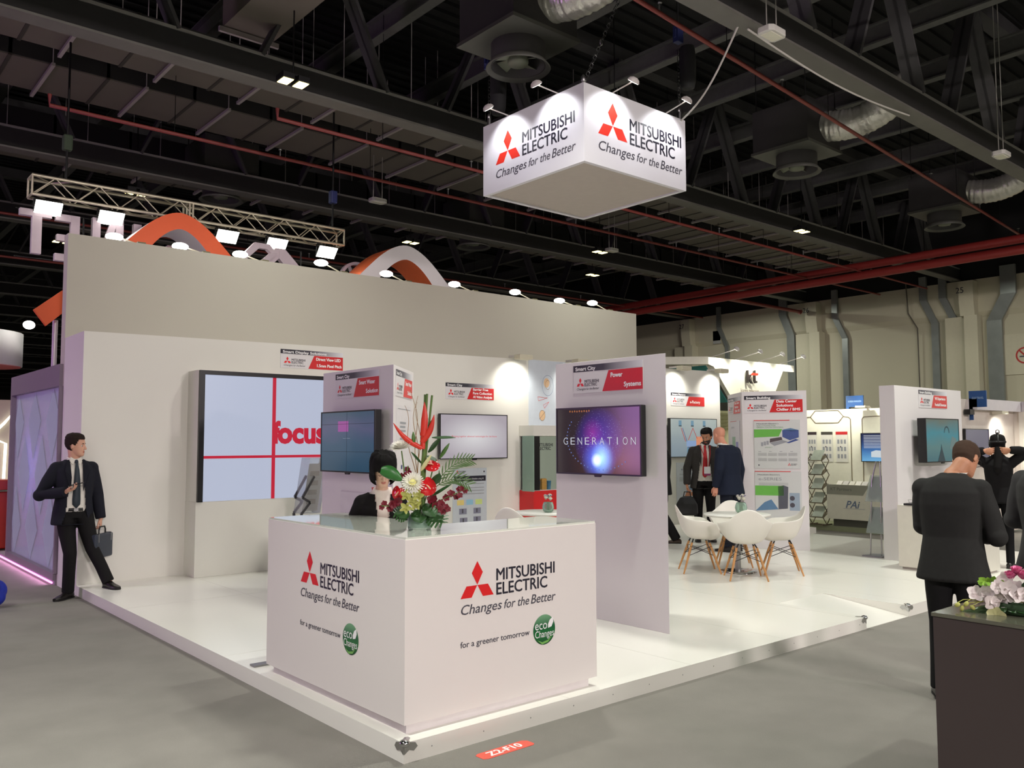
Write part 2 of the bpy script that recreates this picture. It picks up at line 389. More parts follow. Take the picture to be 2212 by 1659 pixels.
class Draw:
    """flat print collected by colour, each colour one part"""
    def __init__(s, o, u, w, h): s.o, s.u, s.w, s.h = V(o), V(u), w, h; s.d = {}
    def g(s, name, m): return s.d.setdefault(name, (MB(), m))[0]
    def rect(s, name, m, x0, y0, x1, y1, off=0.0): s.g(name, m).poly([(x0*s.w, y0*s.h), (x1*s.w, y0*s.h), (x1*s.w, y1*s.h), (x0*s.w, y1*s.h)], s.o, s.u, Z, off)
    def poly(s, name, m, pts, off=0.0): s.g(name, m).poly([(x*s.w, y*s.h) for x, y in pts], s.o, s.u, Z, off)
    def text(s, name, m, t, x, y, hh, ww=None, off=0.001, **k): s.g(name, m).text(t, s.o+s.u*x*s.w+Z*y*s.h, s.u, Z, hh*s.h, ww*s.w if ww else None, off=off, **k)
    def line(s, name, m, a, b, th, off=0.001):
        p, q = V((a[0]*s.w, a[1]*s.h)), V((b[0]*s.w, b[1]*s.h)); d = (q-p).normalized(); k = V((-d.y, d.x))*th/2
        s.g(name, m).poly([p-k, q-k, q+k, p+k], s.o, s.u, Z, off)
    def disc(s, name, m, x, y, r, off=0.001, n=20, sx=1.0): s.g(name, m).poly([(x*s.w+r*sx*math.cos(2*math.pi*k/n), y*s.h+r*math.sin(2*math.pi*k/n)) for k in range(n)], s.o, s.u, Z, off)
    def ring(s, name, m, x, y, r0, r1, off=0.001, n=24, a0=0, a1=360, sx=1.0):
        for k in range(n):
            A, B = math.radians(a0+(a1-a0)*k/n), math.radians(a0+(a1-a0)*(k+1)/n)
            s.g(name, m).poly([(x*s.w+r*sx*math.cos(t), y*s.h+r*math.sin(t)) for r, t in ((r0, A), (r1, A), (r1, B), (r0, B))], s.o, s.u, Z, off)
    def done(s, parent):
        for name, (b, m) in s.d.items():
            if b.v: b.build(name, m, parent)

# ------------------------------------------------------------------ reception counter
CTOP = 1.177
t = thing('reception_counter', 'white reception counter with a glossy top and red diamond logos', 'counter', (0.8, 0.9, PF))
LAM = mat('white_counter_laminate', (232, 226, 222), 0.35, var=0.012, scale=1.5)
cb = MB()
ox, oy, x1, y1, a = 0.055, 0.081, 1.556, 1.822, 0.6
cb.prism([(ox, oy), (x1, oy), (x1, oy+a-0.08), (ox+a, oy+a-0.08), (ox+a, y1), (ox, y1)], CTOP-0.012-0.165, (0, 0, 0.165))
cb.build('body', LAM, t, bevel=0.002)
MB().prism([(ox+0.035, oy+0.035), (x1-0.045, oy+0.035), (x1-0.045, oy+0.45), (ox+0.5, oy+0.45), (ox+0.5, y1-0.045), (ox+0.035, y1-0.045)], 0.057, (0, 0, PF)).build('plinth', mat('white_plinth', (226, 220, 220), 0.4), t)
GT = mat('green_tinted_glass_top', (226, 230, 218), 0.04, spec=0.9, coat=0.6, var=0.005)
MB().prism([(ox+0.004, oy+0.004), (x1-0.004, oy+0.004), (x1-0.004, oy+a-0.084), (ox+a-0.004, oy+a-0.084), (ox+a-0.004, y1-0.004), (ox+0.004, y1-0.004)], 0.012, (0, 0, CTOP-0.012)).build('glass_top', GT, t)
ECO = ramp_mat('green_badge_print', [(0, (20, 70, 40)), (0.35, (24, 110, 50)), (0.6, (16, 92, 52)), (1, (120, 170, 130))], 0.3, axis=1)
def eco_front(t, o, u):
    n = V(u).cross(Z)
    r, k, g = MB(), MB(), MB(); logo(r, k, g, o+n*0.0015, u, Z, 0.745)
    r.build('diamond_mark', REDL, t); k.build('name_lettering', INK, t)
    g.build('tagline_lettering', INKG, t); g = MB(); g.text('for a greener tomorrow', o+u*0.002-Z*0.18+n*0.0015, u, Z, 0.034, 0.53, bold=0.02); g.build('slogan_lettering', INKG, t)
    c = o+u*0.655-Z*0.165+n*0.0015; R = 0.0925; m = 40
    b = MB(); b.add([c]+[c+u*R*math.cos(2*math.pi*q/m)+Z*R*math.sin(2*math.pi*q/m) for q in range(m)], [(0, 1+q, 1+(q+1) % m) for q in range(m)],
        uvs=[[(0.5, 0.5)]+[(0.5+0.5*math.cos(2*math.pi*z/m), 0.5+0.5*math.sin(2*math.pi*z/m)) for z in (q, q+1)] for q in range(m)])
    bd = b.build('green_badge', ECO, t)
    w = MB(); w.text('eco', c-u*0.078+Z*0.004+n*0.002, u, Z, 0.055, 0.1); w.build('badge_lettering', WTXT, t); w = MB(); w.text('Changes', c-u*0.078-Z*0.045+n*0.002, u, Z, 0.042, 0.158); w.build('badge_lettering', WTXT, t); w = MB()
    w.poly([(0.03, 0.006), (0.06, 0.012), (0.075, 0.04), (0.07, 0.07), (0.045, 0.055), (0.03, 0.03)], c+n*0.002, u, Z); w.build('badge_white_leaf', WTXT, t)
    l = MB(); pts = [(-0.06, -0.058), (-0.02, -0.075), (0.03, -0.066), (0.07, -0.035), (0.03, -0.08), (-0.02, -0.088)]
    l.poly(pts[::-1], c+n*0.002, u, Z); l.build('badge_leaf', mat('light_green_print', (120, 180, 90), 0.4), t)
eco_front(t, V((0.432, oy, 0.70)), X)
eco_front(t, V((ox, 1.318, 0.695)), -Y)

# red floor tile
t = thing('floor_sticker', 'red stand number sticker reading Z2-F10 on the grey carpet', 'sticker', (0.53, -0.19, 0))
uu = V((0.383, 0.0, 0)).normalized(); uu = V((0.99, 0.02, 0)).normalized(); vv = Z.cross(uu)
MB().prism([(-0.18, -0.03), (-0.155, -0.045), (0.17, -0.05), (0.19, -0.035), (0.19, 0.022), (0.165, 0.045), (-0.155, 0.05), (-0.18, 0.035)], 0.002, (0.54, -0.188, 0), uu, vv).build('sticker_sheet', mat('orange_red_sticker', (232, 92, 74), 0.5), t)
q = MB(); q.text('Z2-F10', V((0.54, -0.188-0.025, 0.003)), uu, vv, 0.055, 0.235, align='c', bold=0.05); q.build('lettering', WTXT, t)

# ------------------------------------------------------------------ big screen on the front wall
t = thing('video_wall', 'large video wall screen showing red lines and the word focus', 'screen', (2.6, 6.3, PF))
MB().box((1.19, 6.30, PF+0.001), (3.98, 6.648, 0.995)).build('plinth', WALLW, t)
MB().box((1.195, 6.31, 0.996), (3.98, 6.648, 2.58)).build('casing', WALLW, t)
fr = MB(); fr.box((1.2, 6.27, 0.996), (1.262, 6.312, 2.575)); fr.box((1.262, 6.27, 2.525), (3.95, 6.312, 2.575)); fr.box((3.9, 6.27, 0.996), (3.95, 6.312, 2.525)); fr.build('bezel', BLACK, t)
sc = MB().quad((1.262, 6.308, 1.0), X*2.638, Z*1.525).build('screen', glow('pale_blue_screen', (208, 216, 240), 0.82), t)
RSC = glow('red_screen_line', (214, 26, 58), 0.85)
b = MB(); f = V((0, 6.306, 0)); b.poly([(2.14, 1.0), (2.188, 1.0), (2.188, 2.525), (2.14, 2.525)], f, X, Z); b.build('vertical_line', RSC, sc)
b = MB(); b.poly([(1.262, 1.512), (3.9, 1.512), (3.9, 1.545), (1.262, 1.545)], f-Y*0.001, X, Z); b.build('horizontal_line', RSC, sc)
b = MB(); b.text('f', V((2.155, 6.304, 1.705)), X, Z, 0.26, 0.10, fat=0.045); b.text('ocus', V((2.215, 6.304, 1.705)), X, Z, 0.26, 0.68, fat=0.045); b.build('lettering', RSC, sc)
header_sign('header sign reading Smart Display Solutions, Direct View LED, above the big screen', (2.398, 6.65, 2.695), X, 0.93, 0.25, 'Smart Display Solutions', ['Direct View LED', '1.5mm Pixel Pitch'])
header_sign('header sign reading Barrier Free, Fare Collection, AI Video Analysis on the white wall', (5.095, 6.65, 2.365), X, 0.95, 0.25, 'Smart City', ['Barrier Free', 'Fare Collection', 'AI Video Analysis'], ind=False)
header_sign('header sign reading Smart Factory, e-Factory on the spotlit wall', (10.47, 6.65, 2.40), X, 1.05, 0.255, 'Smart Factory', ['e-Factory'])

# ------------------------------------------------------------------ free-standing towers
def tower(label, pts, z1, m=None, name='display_tower'):
    b = MB().prism(pts, z1-PF, (0, 0, PF)).build(name, m or mat('white_tower_panel', (226, 222, 222), 0.5, var=0.015, scale=1), bevel=0.002)
    return tag(b, label, 'display tower', 'white display towers')
SWx, SWy = 1.864, 3.048
tower('white three-sided tower with the Smart Water screen behind the receptionist', [(SWx, SWy), (SWx+0.70, SWy+0.70), (SWx, SWy+1.40)], 2.45)
PSx = 3.09
tower('white three-sided tower that carries the dark GENERATION screen', [(PSx, 0.725), (PSx+0.62, 1.40), (PSx, 2.08)], 2.45)
DA, DB = V((8.48, 3.675, 0)), V((8.89, 2.84, 0)); DD = DA+V((math.cos(math.radians(48)), math.sin(math.radians(48)), 0))*0.95
tower('white tower with the two green data center posters behind the round table', [(DA.x, DA.y), (DB.x, DB.y), (DD.x, DD.y)], 2.452)
tower('white box tower with the blue VR screen behind the man in the dark suit', [(8.807, 1.488), (10.94, 1.488), (10.94, 1.86), (8.807, 1.70)], 2.455)
header_sign('header sign reading Smart City, Smart Water Solution on the tower behind the receptionist', (SWx, 4.168, 2.16), -Y, 0.87, 0.26, 'Smart City', ['Smart Water', 'Solution'])
u45 = V((1, 1, 0)).normalized()
header_sign('steeply angled header sign above the slim information poster on the Smart Water tower', V((SWx, SWy, 2.155))+u45*0.09, u45, 0.80, 0.26, 'Smart City', ['Smart Water', 'Solution'], faded=True)
header_sign('header sign reading Smart City, Power Systems above the GENERATION screen', (PSx, 1.830, 2.155), -Y, 0.855, 0.26, 'Smart City', ['Power', 'Systems'])
uD = (DB-DA).normalized(); LD = (DB-DA).length
header_sign('header sign reading Smart Building, Data Center Solutions, Chiller / BMS', DA+uD*0.035+Z*2.13, uD, 0.84, 0.26, 'Smart Building', ['Data Center', 'Solutions', 'Chiller / BMS'], ind=False)
uL = (DA-DD).normalized()
header_sign('faded header sign on the narrow side face of the data center tower', DD+uL*0.06+Z*2.13, uL, 0.80, 0.26, 'Smart Building', ['Data Center', 'Solutions', 'Chiller / BMS'], faded=True, ind=False)
header_sign('header sign reading Smart Building, VR Experience, Football Showcase on the box tower', (9.515, 1.488, 2.17), X, 0.915, 0.25, 'Smart Building', ['VR Experience', 'Football Showcase'], faded=True, ind=False)

def sw_gfx(sc, o, u, w, h):
    D = Draw(o, u, w, h); ln = glow('dark_screen_joint', (20, 26, 36), 0.3)
    for y in (0.33, 0.66 if False else 0.80): D.line('joint_line', ln, (0, y), (1, y), 0.003)
    D.line('joint_line', ln, (0.5, 0), (0.5, 1), 0.004)
    D.rect('pink_square', glow('pink_screen_square', (205, 110, 200), 0.55), 0.33, 0.67, 0.53, 0.85)
    D.text('caption', glow('pale_screen_text', (200, 210, 230), 0.6), 'Smart Water', 0.43, 0.55, 0.012, 0.14)
    D.done(sc)
def noise_screen(name, stops, scale=3.0, strength=0.7, ax=1, amt=0.35):
    if name in MATS: return MATS[name]
    m = bpy.data.materials.new(name); m.use_nodes = True; MATS[name] = m
    nt = m.node_tree; N = nt.nodes; L = nt.links; b = N['Principled BSDF']; b.inputs['Base Color'].default_value = (0.01, 0.01, 0.012, 1); b.inputs['Roughness'].default_value = 0.15
    uv = N.new('ShaderNodeUVMap'); nz = N.new('ShaderNodeTexNoise'); nz.inputs['Scale'].default_value = scale; L.new(uv.outputs[0], nz.inputs['Vector'])
    sp = N.new('ShaderNodeSeparateXYZ'); L.new(uv.outputs[0], sp.inputs[0])
    ma = N.new('ShaderNodeMath'); ma.operation = 'MULTIPLY_ADD'; L.new(nz.outputs['Fac'], ma.inputs[0]); ma.inputs[1].default_value = amt; L.new(sp.outputs[ax], ma.inputs[2])
    sb = N.new('ShaderNodeMath'); sb.operation = 'SUBTRACT'; L.new(ma.outputs[0], sb.inputs[0]); sb.inputs[1].default_value = amt/2
    r = N.new('ShaderNodeValToRGB'); L.new(sb.outputs[0], r.inputs[0])
    while len(r.color_ramp.elements) < len(stops): r.color_ramp.elements.new(0.5)
    for e, (p, c) in zip(r.color_ramp.elements, stops): e.position = p; e.color = lin(c)
    L.new(r.outputs[0], b.inputs['Emission Color']); b.inputs['Emission Strength'].default_value = strength
    return m
tv('television with a blue tiled picture on the Smart Water tower', (1.744, 4.255, 1.40), -Y, 1.08, 0.62, noise_screen('blue_tiled_screen', [(0, (52, 92, 120)), (0.45, (72, 106, 136)), (0.75, (108, 112, 150)), (1, (84, 108, 132))], 2.2, 0.62), depth=0.07, gap=0.049, gfx=sw_gfx, group='televisions on the stand')
def bf_gfx(sc, o, u, w, h):
    D = Draw(o, u, w, h); D.text('lettering', glow('red_screen_text', (226, 40, 60), 0.9), 'Bringing together advanced technologies for the future', 0.16, 0.485, 0.04, 0.68, bold=0.0); D.done(sc)
def radial_screen(name, c0, c1, cx, cy, r, strength):
    if name in MATS: return MATS[name]
    m = bpy.data.materials.new(name); m.use_nodes = True; MATS[name] = m
    nt = m.node_tree; N = nt.nodes; L = nt.links; b = N['Principled BSDF']; b.inputs['Base Color'].default_value = (0.01, 0.01, 0.012, 1); b.inputs['Roughness'].default_value = 0.2
    uv = N.new('ShaderNodeUVMap'); vm = N.new('ShaderNodeVectorMath'); vm.operation = 'DISTANCE'; vm.inputs[1].default_value = (cx, cy, 0); L.new(uv.outputs[0], vm.inputs[0])
    mr = N.new('ShaderNodeMapRange'); mr.inputs[1].default_value = 0; mr.inputs[2].default_value = r; L.new(vm.outputs['Value'], mr.inputs[0])
    mx = N.new('ShaderNodeMix'); mx.data_type = 'RGBA'; mx.inputs[6].default_value = lin(c0); mx.inputs[7].default_value = lin(c1); L.new(mr.outputs[0], mx.inputs[0])
    L.new(mx.outputs[2], b.inputs['Emission Color']); b.inputs['Emission Strength'].default_value = strength
    return m
tv('television with a pale screen and one red line of text on the white wall', (4.922, 6.55, 1.445), X, 1.326, 0.69, radial_screen('pale_glow_screen', (250, 248, 250), (196, 186, 196), 0.5, 0.5, 0.55, 0.8), depth=0.05, gap=0.049, gfx=bf_gfx, group='televisions on the stand')
# the picture of the GENERATION film: dark brown with a swirl of blue light
def generation_screen():
    m = bpy.data.materials.new('generation_film_screen'); m.use_nodes = True
    nt = m.node_tree; N = nt.nodes; L = nt.links; b = N['Principled BSDF']; b.inputs['Base Color'].default_value = (0.01, 0.01, 0.012, 1); b.inputs['Roughness'].default_value = 0.12
    uv = N.new('ShaderNodeUVMap')
    def blob(cx, cy, sx, sy, pw):
        mp = N.new('ShaderNodeVectorMath'); mp.operation = 'SUBTRACT'; mp.inputs[1].default_value = (cx, cy, 0); L.new(uv.outputs[0], mp.inputs[0])
        sc = N.new('ShaderNodeVectorMath'); sc.operation = 'DIVIDE'; sc.inputs[1].default_value = (sx, sy, 1); L.new(mp.outputs[0], sc.inputs[0])
        ln = N.new('ShaderNodeVectorMath'); ln.operation = 'LENGTH'; L.new(sc.outputs[0], ln.inputs[0])
        iv = N.new('ShaderNodeMath'); iv.operation = 'SUBTRACT'; iv.use_clamp = True; iv.inputs[0].default_value = 1; L.new(ln.outputs['Value'], iv.inputs[1])
        p = N.new('ShaderNodeMath'); p.operation = 'POWER'; L.new(iv.outputs[0], p.inputs[0]); p.inputs[1].default_value = pw
        return p
    def addc(prev, fac, col, k):
        mx = N.new('ShaderNodeMix'); mx.data_type = 'RGBA'; mx.blend_type = 'ADD'; c = lin(col); mx.inputs[7].default_value = (c[0]*k, c[1]*k, c[2]*k, 1)
        L.new(fac.outputs[0], mx.inputs[0])
        if isinstance(prev, tuple): mx.inputs[6].default_value = prev
        else: L.new(prev.outputs[2], mx.inputs[6])
        return mx
    x = addc(lin((46, 34, 38)), blob(0.8, 0.2, 0.7, 0.7, 1.5), (110, 64, 30), 1.0)
    x = addc(x, blob(0.52, 0.5, 0.30, 0.52, 0.8), (50, 20, 170), 1.0)
    x = addc(x, blob(0.45, 0.62, 0.14, 0.25, 1.2), (120, 20, 60), 1.2)
    x = addc(x, blob(0.52, 0.2, 0.22, 0.34, 1.3), (60, 110, 230), 1.8)
    x = addc(x, blob(0.56, 0.24, 0.14, 0.30, 1.4), (160, 220, 240), 1.4)
    x = addc(x, blob(0.495, 0.2, 0.07, 0.12, 1.2), (255, 255, 255), 1.5)
    vo = N.new('ShaderNodeTexVoronoi'); vo.inputs['Scale'].default_value = 42; L.new(uv.outputs[0], vo.inputs['Vector'])
    lt = N.new('ShaderNodeMath'); lt.operation = 'LESS_THAN'; L.new(vo.outputs['Distance'], lt.inputs[0]); lt.inputs[1].default_value = 0.16
    ml = N.new('ShaderNodeMath'); ml.operation = 'MULTIPLY'; L.new(lt.outputs[0], ml.inputs[0]); L.new(blob(0.5, 0.55, 0.38, 0.5, 0.8).outputs[0], ml.inputs[1])
    x = addc(x, ml, (190, 200, 250), 0.8)
    L.new(x.outputs[2], b.inputs['Emission Color']); b.inputs['Emission Strength'].default_value = 0.95
    return m
def gen_gfx(sc, o, u, w, h):
    D = Draw(o, u, w, h); m = glow('white_screen_text', (225, 230, 240), 0.85)
    for i, ch in enumerate('GENERATION'): D.text('lettering', m, ch, 0.112+i*0.0905, 0.44, 0.115, 0.010 if ch == 'I' else 0.055, bold=-0.012, align='c')
    for k in range(9): D.disc('orange_glint', glow('orange_glint', (200, 120, 30), 0.6), 0.17+0.03*k, 0.965-0.004*(k % 2), 0.009)
    for k in range(26):
        a = math.radians(150+k*6.5); D.disc('swirl', glow('pale_blue_swirl', (120, 150, 230), 0.7), 0.55+0.42*math.cos(a), 0.55+0.55*math.sin(a)*0.9, 0.006)
    D.done(sc)
tv('television with a dark blue film reading GENERATION on the Power Systems tower', (2.985, 1.962, 1.405), -Y, 1.05, 0.612, generation_screen(), depth=0.06, gap=0.044, gfx=gen_gfx, group='televisions on the stand')
def ef_gfx(sc, o, u, w, h):
    D = Draw(o, u, w, h); rd = glow('red_diagram_line', (214, 60, 50), 0.7); bl = glow('blue_diagram_line', (60, 70, 150), 0.7); ic = glow('blue_diagram_icon', (110, 160, 190), 0.7); dk = glow('dark_diagram_icon', (40, 60, 80), 0.6)
    for x in (0.2, 0.46, 0.72): D.rect('device_icon', ic, x-0.03, 0.82, x+0.03, 0.96); D.rect('device_base', dk, x-0.03, 0.80, x+0.03, 0.83)
    for a, b in (((0.22, 0.76), (0.31, 0.40)), ((0.47, 0.76), (0.37, 0.44)), ((0.47, 0.76), (0.56, 0.48)), ((0.71, 0.76), (0.63, 0.5)), ((0.73, 0.76), (0.82, 0.5))): D.line('red_arrow', rd, a, b, 0.015)
    for a, b in (((0.25, 0.76), (0.34, 0.4)), ((0.74, 0.76), (0.69, 0.5)), ((0.36, 0.24), (0.56, 0.24))): D.line('blue_arrow', bl, a, b, 0.014)
    D.rect('blue_box', glow('pale_blue_box', (150, 180, 226), 0.75), 0.33, 0.27, 0.62, 0.42); D.rect('grey_icon', ic, 0.34, 0.08, 0.42, 0.25)
    D.rect('orange_frame', glow('orange_frame', (236, 150, 110), 0.8), 0.54, 0.1, 0.74, 0.53, 0.0005); D.rect('orange_block', glow('orange_block', (230, 110, 50), 0.8), 0.56, 0.38, 0.72, 0.50)
    D.done(sc)
tv('television with a network diagram of red and blue arrows on the e-Factory wall', (10.31, 6.55, 1.40), X, 1.48, 0.755, noise_screen('grey_green_screen', [(0, (150, 166, 176)), (1, (186, 200, 200))], 2, 0.72), depth=0.06, gap=0.039, gfx=ef_gfx, group='televisions on the stand')
def vr_gfx(sc, o, u, w, h):
    D = Draw(o, u, w, h); k = glow('dark_teal_arch', (24, 70, 84), 0.5)
    D.ring('arch_shape', k, 0.62, 0.68, 0.075, 0.095, a0=0, a1=180, sx=0.9); D.poly('tower_shape', k, [(0.32, 0), (0.42, 0.28), (0.44, 0.42), (0.47, 0.28), (0.55, 0)], 0.001)
    D.poly('pale_cloud', glow('pale_teal_cloud', (120, 150, 150), 0.6), [(0.7, 0.3), (0.85, 0.25), (0.95, 0.4), (0.9, 0.55), (0.78, 0.6)])
    D.done(sc)
tv('television with a teal blue picture on the box tower', (9.25, 1.288, 1.405), X, 1.07, 0.61, noise_screen('teal_screen', [(0, (64, 120, 130)), (0.35, (92, 140, 140)), (0.65, (60, 150, 165)), (1, (110, 122, 110))], 2.6, 0.7), depth=0.11, gap=0.088, gfx=vr_gfx, group='televisions on the stand')

# ------------------------------------------------------------------ posters
def dc_poster1(t, o, u, w, h):
    D = Draw(o, u, w, h)
    D.rect('red_rule', REDP, 0, 0.985, 0.78, 1.0); D.text('title', INKG, "Mitsubishi Electric's", 0.06, 0.915, 0.024, 0.48, bold=0.012); 
    gt = mat('green_title_print', (96, 150, 100), 0.5); D.text('green_title', gt, 'SOLUTIONS FOR', 0.06, 0.875, 0.022, 0.42); D.text('green_title', gt, 'GREEN DATA CENTERS', 0.06, 0.838, 0.022, 0.58)
    D.poly('green_panel', mat('leaf_green_print', (104, 178, 74), 0.5), [(0.0, 0.64), (0.54, 0.66), (0.62, 0.81), (0.0, 0.81)])
    b1, b2 = mat('blue_print', (66, 84, 140), 0.5), mat('light_blue_print', (92, 128, 164), 0.5)
    D.poly('blue_cube', b1, [(0.62, 0.65), (0.78, 0.58), (0.97, 0.64), (0.97, 0.79), (0.62, 0.79)]); D.poly('cube_lid', b2, [(0.62, 0.80), (0.79, 0.76), (0.97, 0.79), (0.80, 0.83)])
    D.poly('blue_slab', b1, [(0.7, 0.53), (0.76, 0.52), (0.97, 0.585), (0.9, 0.61)])
    D.poly('chiller_row', mat('brown_grey_print', (84, 74, 78), 0.5), [(0.34, 0.535), (0.62, 0.59), (0.6, 0.65), (0.35, 0.615)]); D.poly('grey_row', GREYT, [(0.34, 0.53), (0.44, 0.465), (0.74, 0.55), (0.62, 0.585)])
    for k in range(3): D.rect('unit_icon', GREYT, 0.15+0.06*k, 0.46+0.015*k, 0.2+0.06*k, 0.54+0.015*k)
    D.text('green_caption', gt, 'EFFICIENCY', 0.24, 0.425, 0.018, 0.16)
    for c in range(4):
        for r in range(4): D.rect('text_lines', mat('soft_grey_print', (176, 178, 178), 0.5), 0.08+0.22*c, 0.31-0.016*r, 0.27+0.22*c, 0.32-0.016*r); D.rect('text_lines', MATS['soft_grey_print'], 0.08+0.22*c, 0.20-0.016*r, 0.27+0.22*c, 0.21-0.016*r)
        D.rect('column_head', GREYT, 0.09+0.23*c, 0.345, 0.15+0.23*c, 0.355)
    D.rect('dark_mark', INKG, 0.08, 0.055, 0.11, 0.08)
    r, k, g = MB(), MB(), MB(); logo(r, k, g, V(o)+V(u)*0.72*w+Z*0.04*h, u, Z, 0.2*w, False); r.build('diamond_mark', REDL, t); k.build('name_lettering', INKG, t)
    D.done(t)
pb = mat('grey_poster_board', (206, 208, 206), 0.5, var=0.02)
poster('upper data center poster with a green band and a blue cube', DA+uD*0.17+Z*1.30, uD, 0.66, 0.72, dc_poster1, board=pb, group='posters on the data center tower')
def dc_poster2(t, o, u, w, h):
    D = Draw(o, u, w, h); D.rect('red_rule', REDP, 0, 0.985, 0.78, 1.0); D.text('title', INKG, "Mitsubishi Electric's", 0.06, 0.915, 0.024, 0.48, bold=0.012)
    D.text('outline_title', GREYT, 'e-SERIES', 0.08, 0.81, 0.06, 0.5)
    for r in range(3): D.rect('text_lines', mat('soft_grey_print', (176, 178, 178), 0.5), 0.08, 0.75-0.02*r, 0.72, 0.76-0.02*r)
    D.rect('green_panel', mat('leaf_green_print', (104, 178, 74), 0.5), 0, 0.50, 0.62, 0.70)
    D.poly('dark_cabinet', mat('slate_print', (84, 86, 96), 0.5), [(0.5, 0.22), (0.7, 0.24), (0.72, 0.68), (0.62, 0.71), (0.5, 0.69)])
    D.rect('outdoor_unit', mat('pale_blue_grey_print', (150, 166, 182), 0.5), 0.74, 0.2, 0.96, 0.56)
    for y in (0.45, 0.31): D.disc('fan_ring', INKG, 0.8, y, 0.035)
    D.poly('blue_slope', mat('light_blue_print', (92, 128, 164), 0.5), [(0.0, 0.18), (0.5, 0.22), (0.35, 0.42), (0.2, 0.36)])
    D.done(t)
poster('lower data center poster with a dark cabinet picture behind the chairs', DA+uD*0.17+Z*0.54, uD, 0.66, 0.72, dc_poster2, board=pb, group='posters on the data center tower')
def side_poster(t, o, u, w, h):
    D = Draw(o, u, w, h); D.rect('rule', REDP, 0, 0.99, 0.7, 1.0); D.text('title', GREYT, 'BMS', 0.15, 0.84, 0.04, 0.3); D.rect('green_block', mat('pale_green_print', (160, 196, 170), 0.5), 0.2, 0.35, 0.55, 0.66); D.rect('blue_block', mat('pale_lilac_print', (150, 150, 200), 0.5), 0.6, 0.38, 0.85, 0.55); D.done(t)
poster('pale poster on the narrow side face of the data center tower', DD+uL*0.2+Z*1.30, uL, 0.6, 0.72, side_poster)
def bf_poster(t, o, u, w, h):
    D = Draw(o, u, w, h); r, k, g = MB(), MB(), MB(); logo(r, k, g, V(o)+V(u)*0.07*w+Z*0.88*h, u, Z, 0.3*w, False); r.build('diamond_mark', REDL, t); k.build('name_lettering', INKG, t)
    D.rect('black_band', INK, 0.03, 0.77, 0.97, 0.865); D.text('band_lettering', WTXT, 'Barrier Gate Analysis Solution using AI', 0.1, 0.80, 0.028, 0.8, off=0.002)
    for y in (0.72, 0.65, 0.6, 0.545): D.rect('text_lines', GREYT, 0.08, y, 0.92, y+0.012)
    for i, c in enumerate(((236, 214, 130), (150, 200, 226), (206, 222, 140))): D.rect('colour_box_'+('yellow', 'blue', 'green')[i], mat('print_%d_%d_%d' % c, c, 0.5), 0.12+0.27*i, 0.36, 0.32+0.27*i, 0.45)
    for x, y in ((0.18, 0.2), (0.6, 0.2), (0.2, 0.04), (0.6, 0.05)):
        D.rect('diagram_icon', mat('mauve_grey_print', (130, 130, 150), 0.5), x, y, x+0.22, y+0.1); D.rect('icon_line', INKG, x+0.08, y+0.02, x+0.12, y+0.09, 0.0015)
    D.rect('top_mark', INKG, 0.9, 0.92, 0.94, 0.95); D.done(t)
poster('grey information poster with a black band beneath the pale television', (5.235, 6.65, 0.42), X, 0.66, 0.88, bf_poster, board=mat('pale_blue_grey_board', (198, 204, 212), 0.5))
def aq(t, o, u, w, h):
    D = Draw(o, u, w, h); D.text('title', GREYT, 'AQUATORIA', 0.13, 0.12, 0.13, 0.6); D.rect('blue_bar', mat('blue_bar_print', (70, 96, 170), 0.5), 0.13, -0.02, 0.75, 0.06); D.done(t)
poster('white poster lettered AQUATO on the Smart Water tower beside the receptionist', (SWx, 4.033, 0.92), -Y, 0.72, 0.28, aq, board=mat('tower_poster_board', (220, 216, 218), 0.5), th=0.006)
def sw_side(t, o, u, w, h):
    D = Draw(o, u, w, h)
    for y, x1 in ((0.86, 0.62), (0.83, 0.58), (0.80, 0.6), (0.74, 0.62), (0.69, 0.5)): D.rect('text_lines', GREYT, 0.22, y, x1, y+0.016)
    D.rect('rule', GREYT, 0.1, 0.97, 0.9, 0.975)
    for x, y in ((0.55, 0.5), (0.3, 0.32), (0.6, 0.26)): D.disc('blue_drop', mat('blue_drop_print', (120, 160, 210), 0.5), x, y, 0.05)
    for x, y in ((0.3, 0.52), (0.42, 0.3), (0.3, 0.2), (0.6, 0.16)): D.rect('dark_icon', mat('navy_icon_print', (70, 80, 120), 0.5), x, y, x+0.1, y+0.03)
    D.done(t)
poster('slim information poster on the steeply angled face of the Smart Water tower', V((SWx, SWy, 0.75))+u45*0.12, u45, 0.72, 1.32, sw_side, board=mat('tower_poster_board', (220, 216, 218), 0.5), th=0.005)
def cartoon(t, o, u, w, h):
    D = Draw(o, u, w, h); br = mat('brown_sketch_line', (130, 100, 80), 0.5); tan = mat('tan_sketch_fill', (226, 190, 150), 0.5); bl = mat('blue_sketch_line', (90, 120, 160), 0.5)
    D.disc('tan_ball', tan, 0.35, 0.16, 0.088, sx=0.75, off=0.0005); D.ring('sketch_line', br, 0.35, 0.16, 0.084, 0.09, sx=0.75)
    D.line('sketch_line', br, (0.27, 0.10), (0.43, 0.22), 0.006)
    D.disc('tan_roll', tan, 0.47, 0.66, 0.08, off=0.0005, sx=0.8); D.ring('blue_line', bl, 0.5, 0.62, 0.17, 0.176, sx=0.75); D.ring('sketch_line', br, 0.5, 0.63, 0.075, 0.081, sx=0.7)
    for pts in ([(0.23, 0.44), (0.25, 0.38), (0.49, 0.43)], [(0.38, 0.32), (0.41, 0.27), (0.53, 0.37)]):
        for a, b in zip(pts, pts[1:]+pts[:1]): D.line('red_line', REDL, a, b, 0.005)
    D.done(t)
poster('pale blue poster with sketched ball and rings high on the white wall', (6.79, 6.65, 1.97), X, 0.85, 1.10, cartoon, board=mat('pale_blue_board', (204, 212, 222), 0.5), th=0.01)
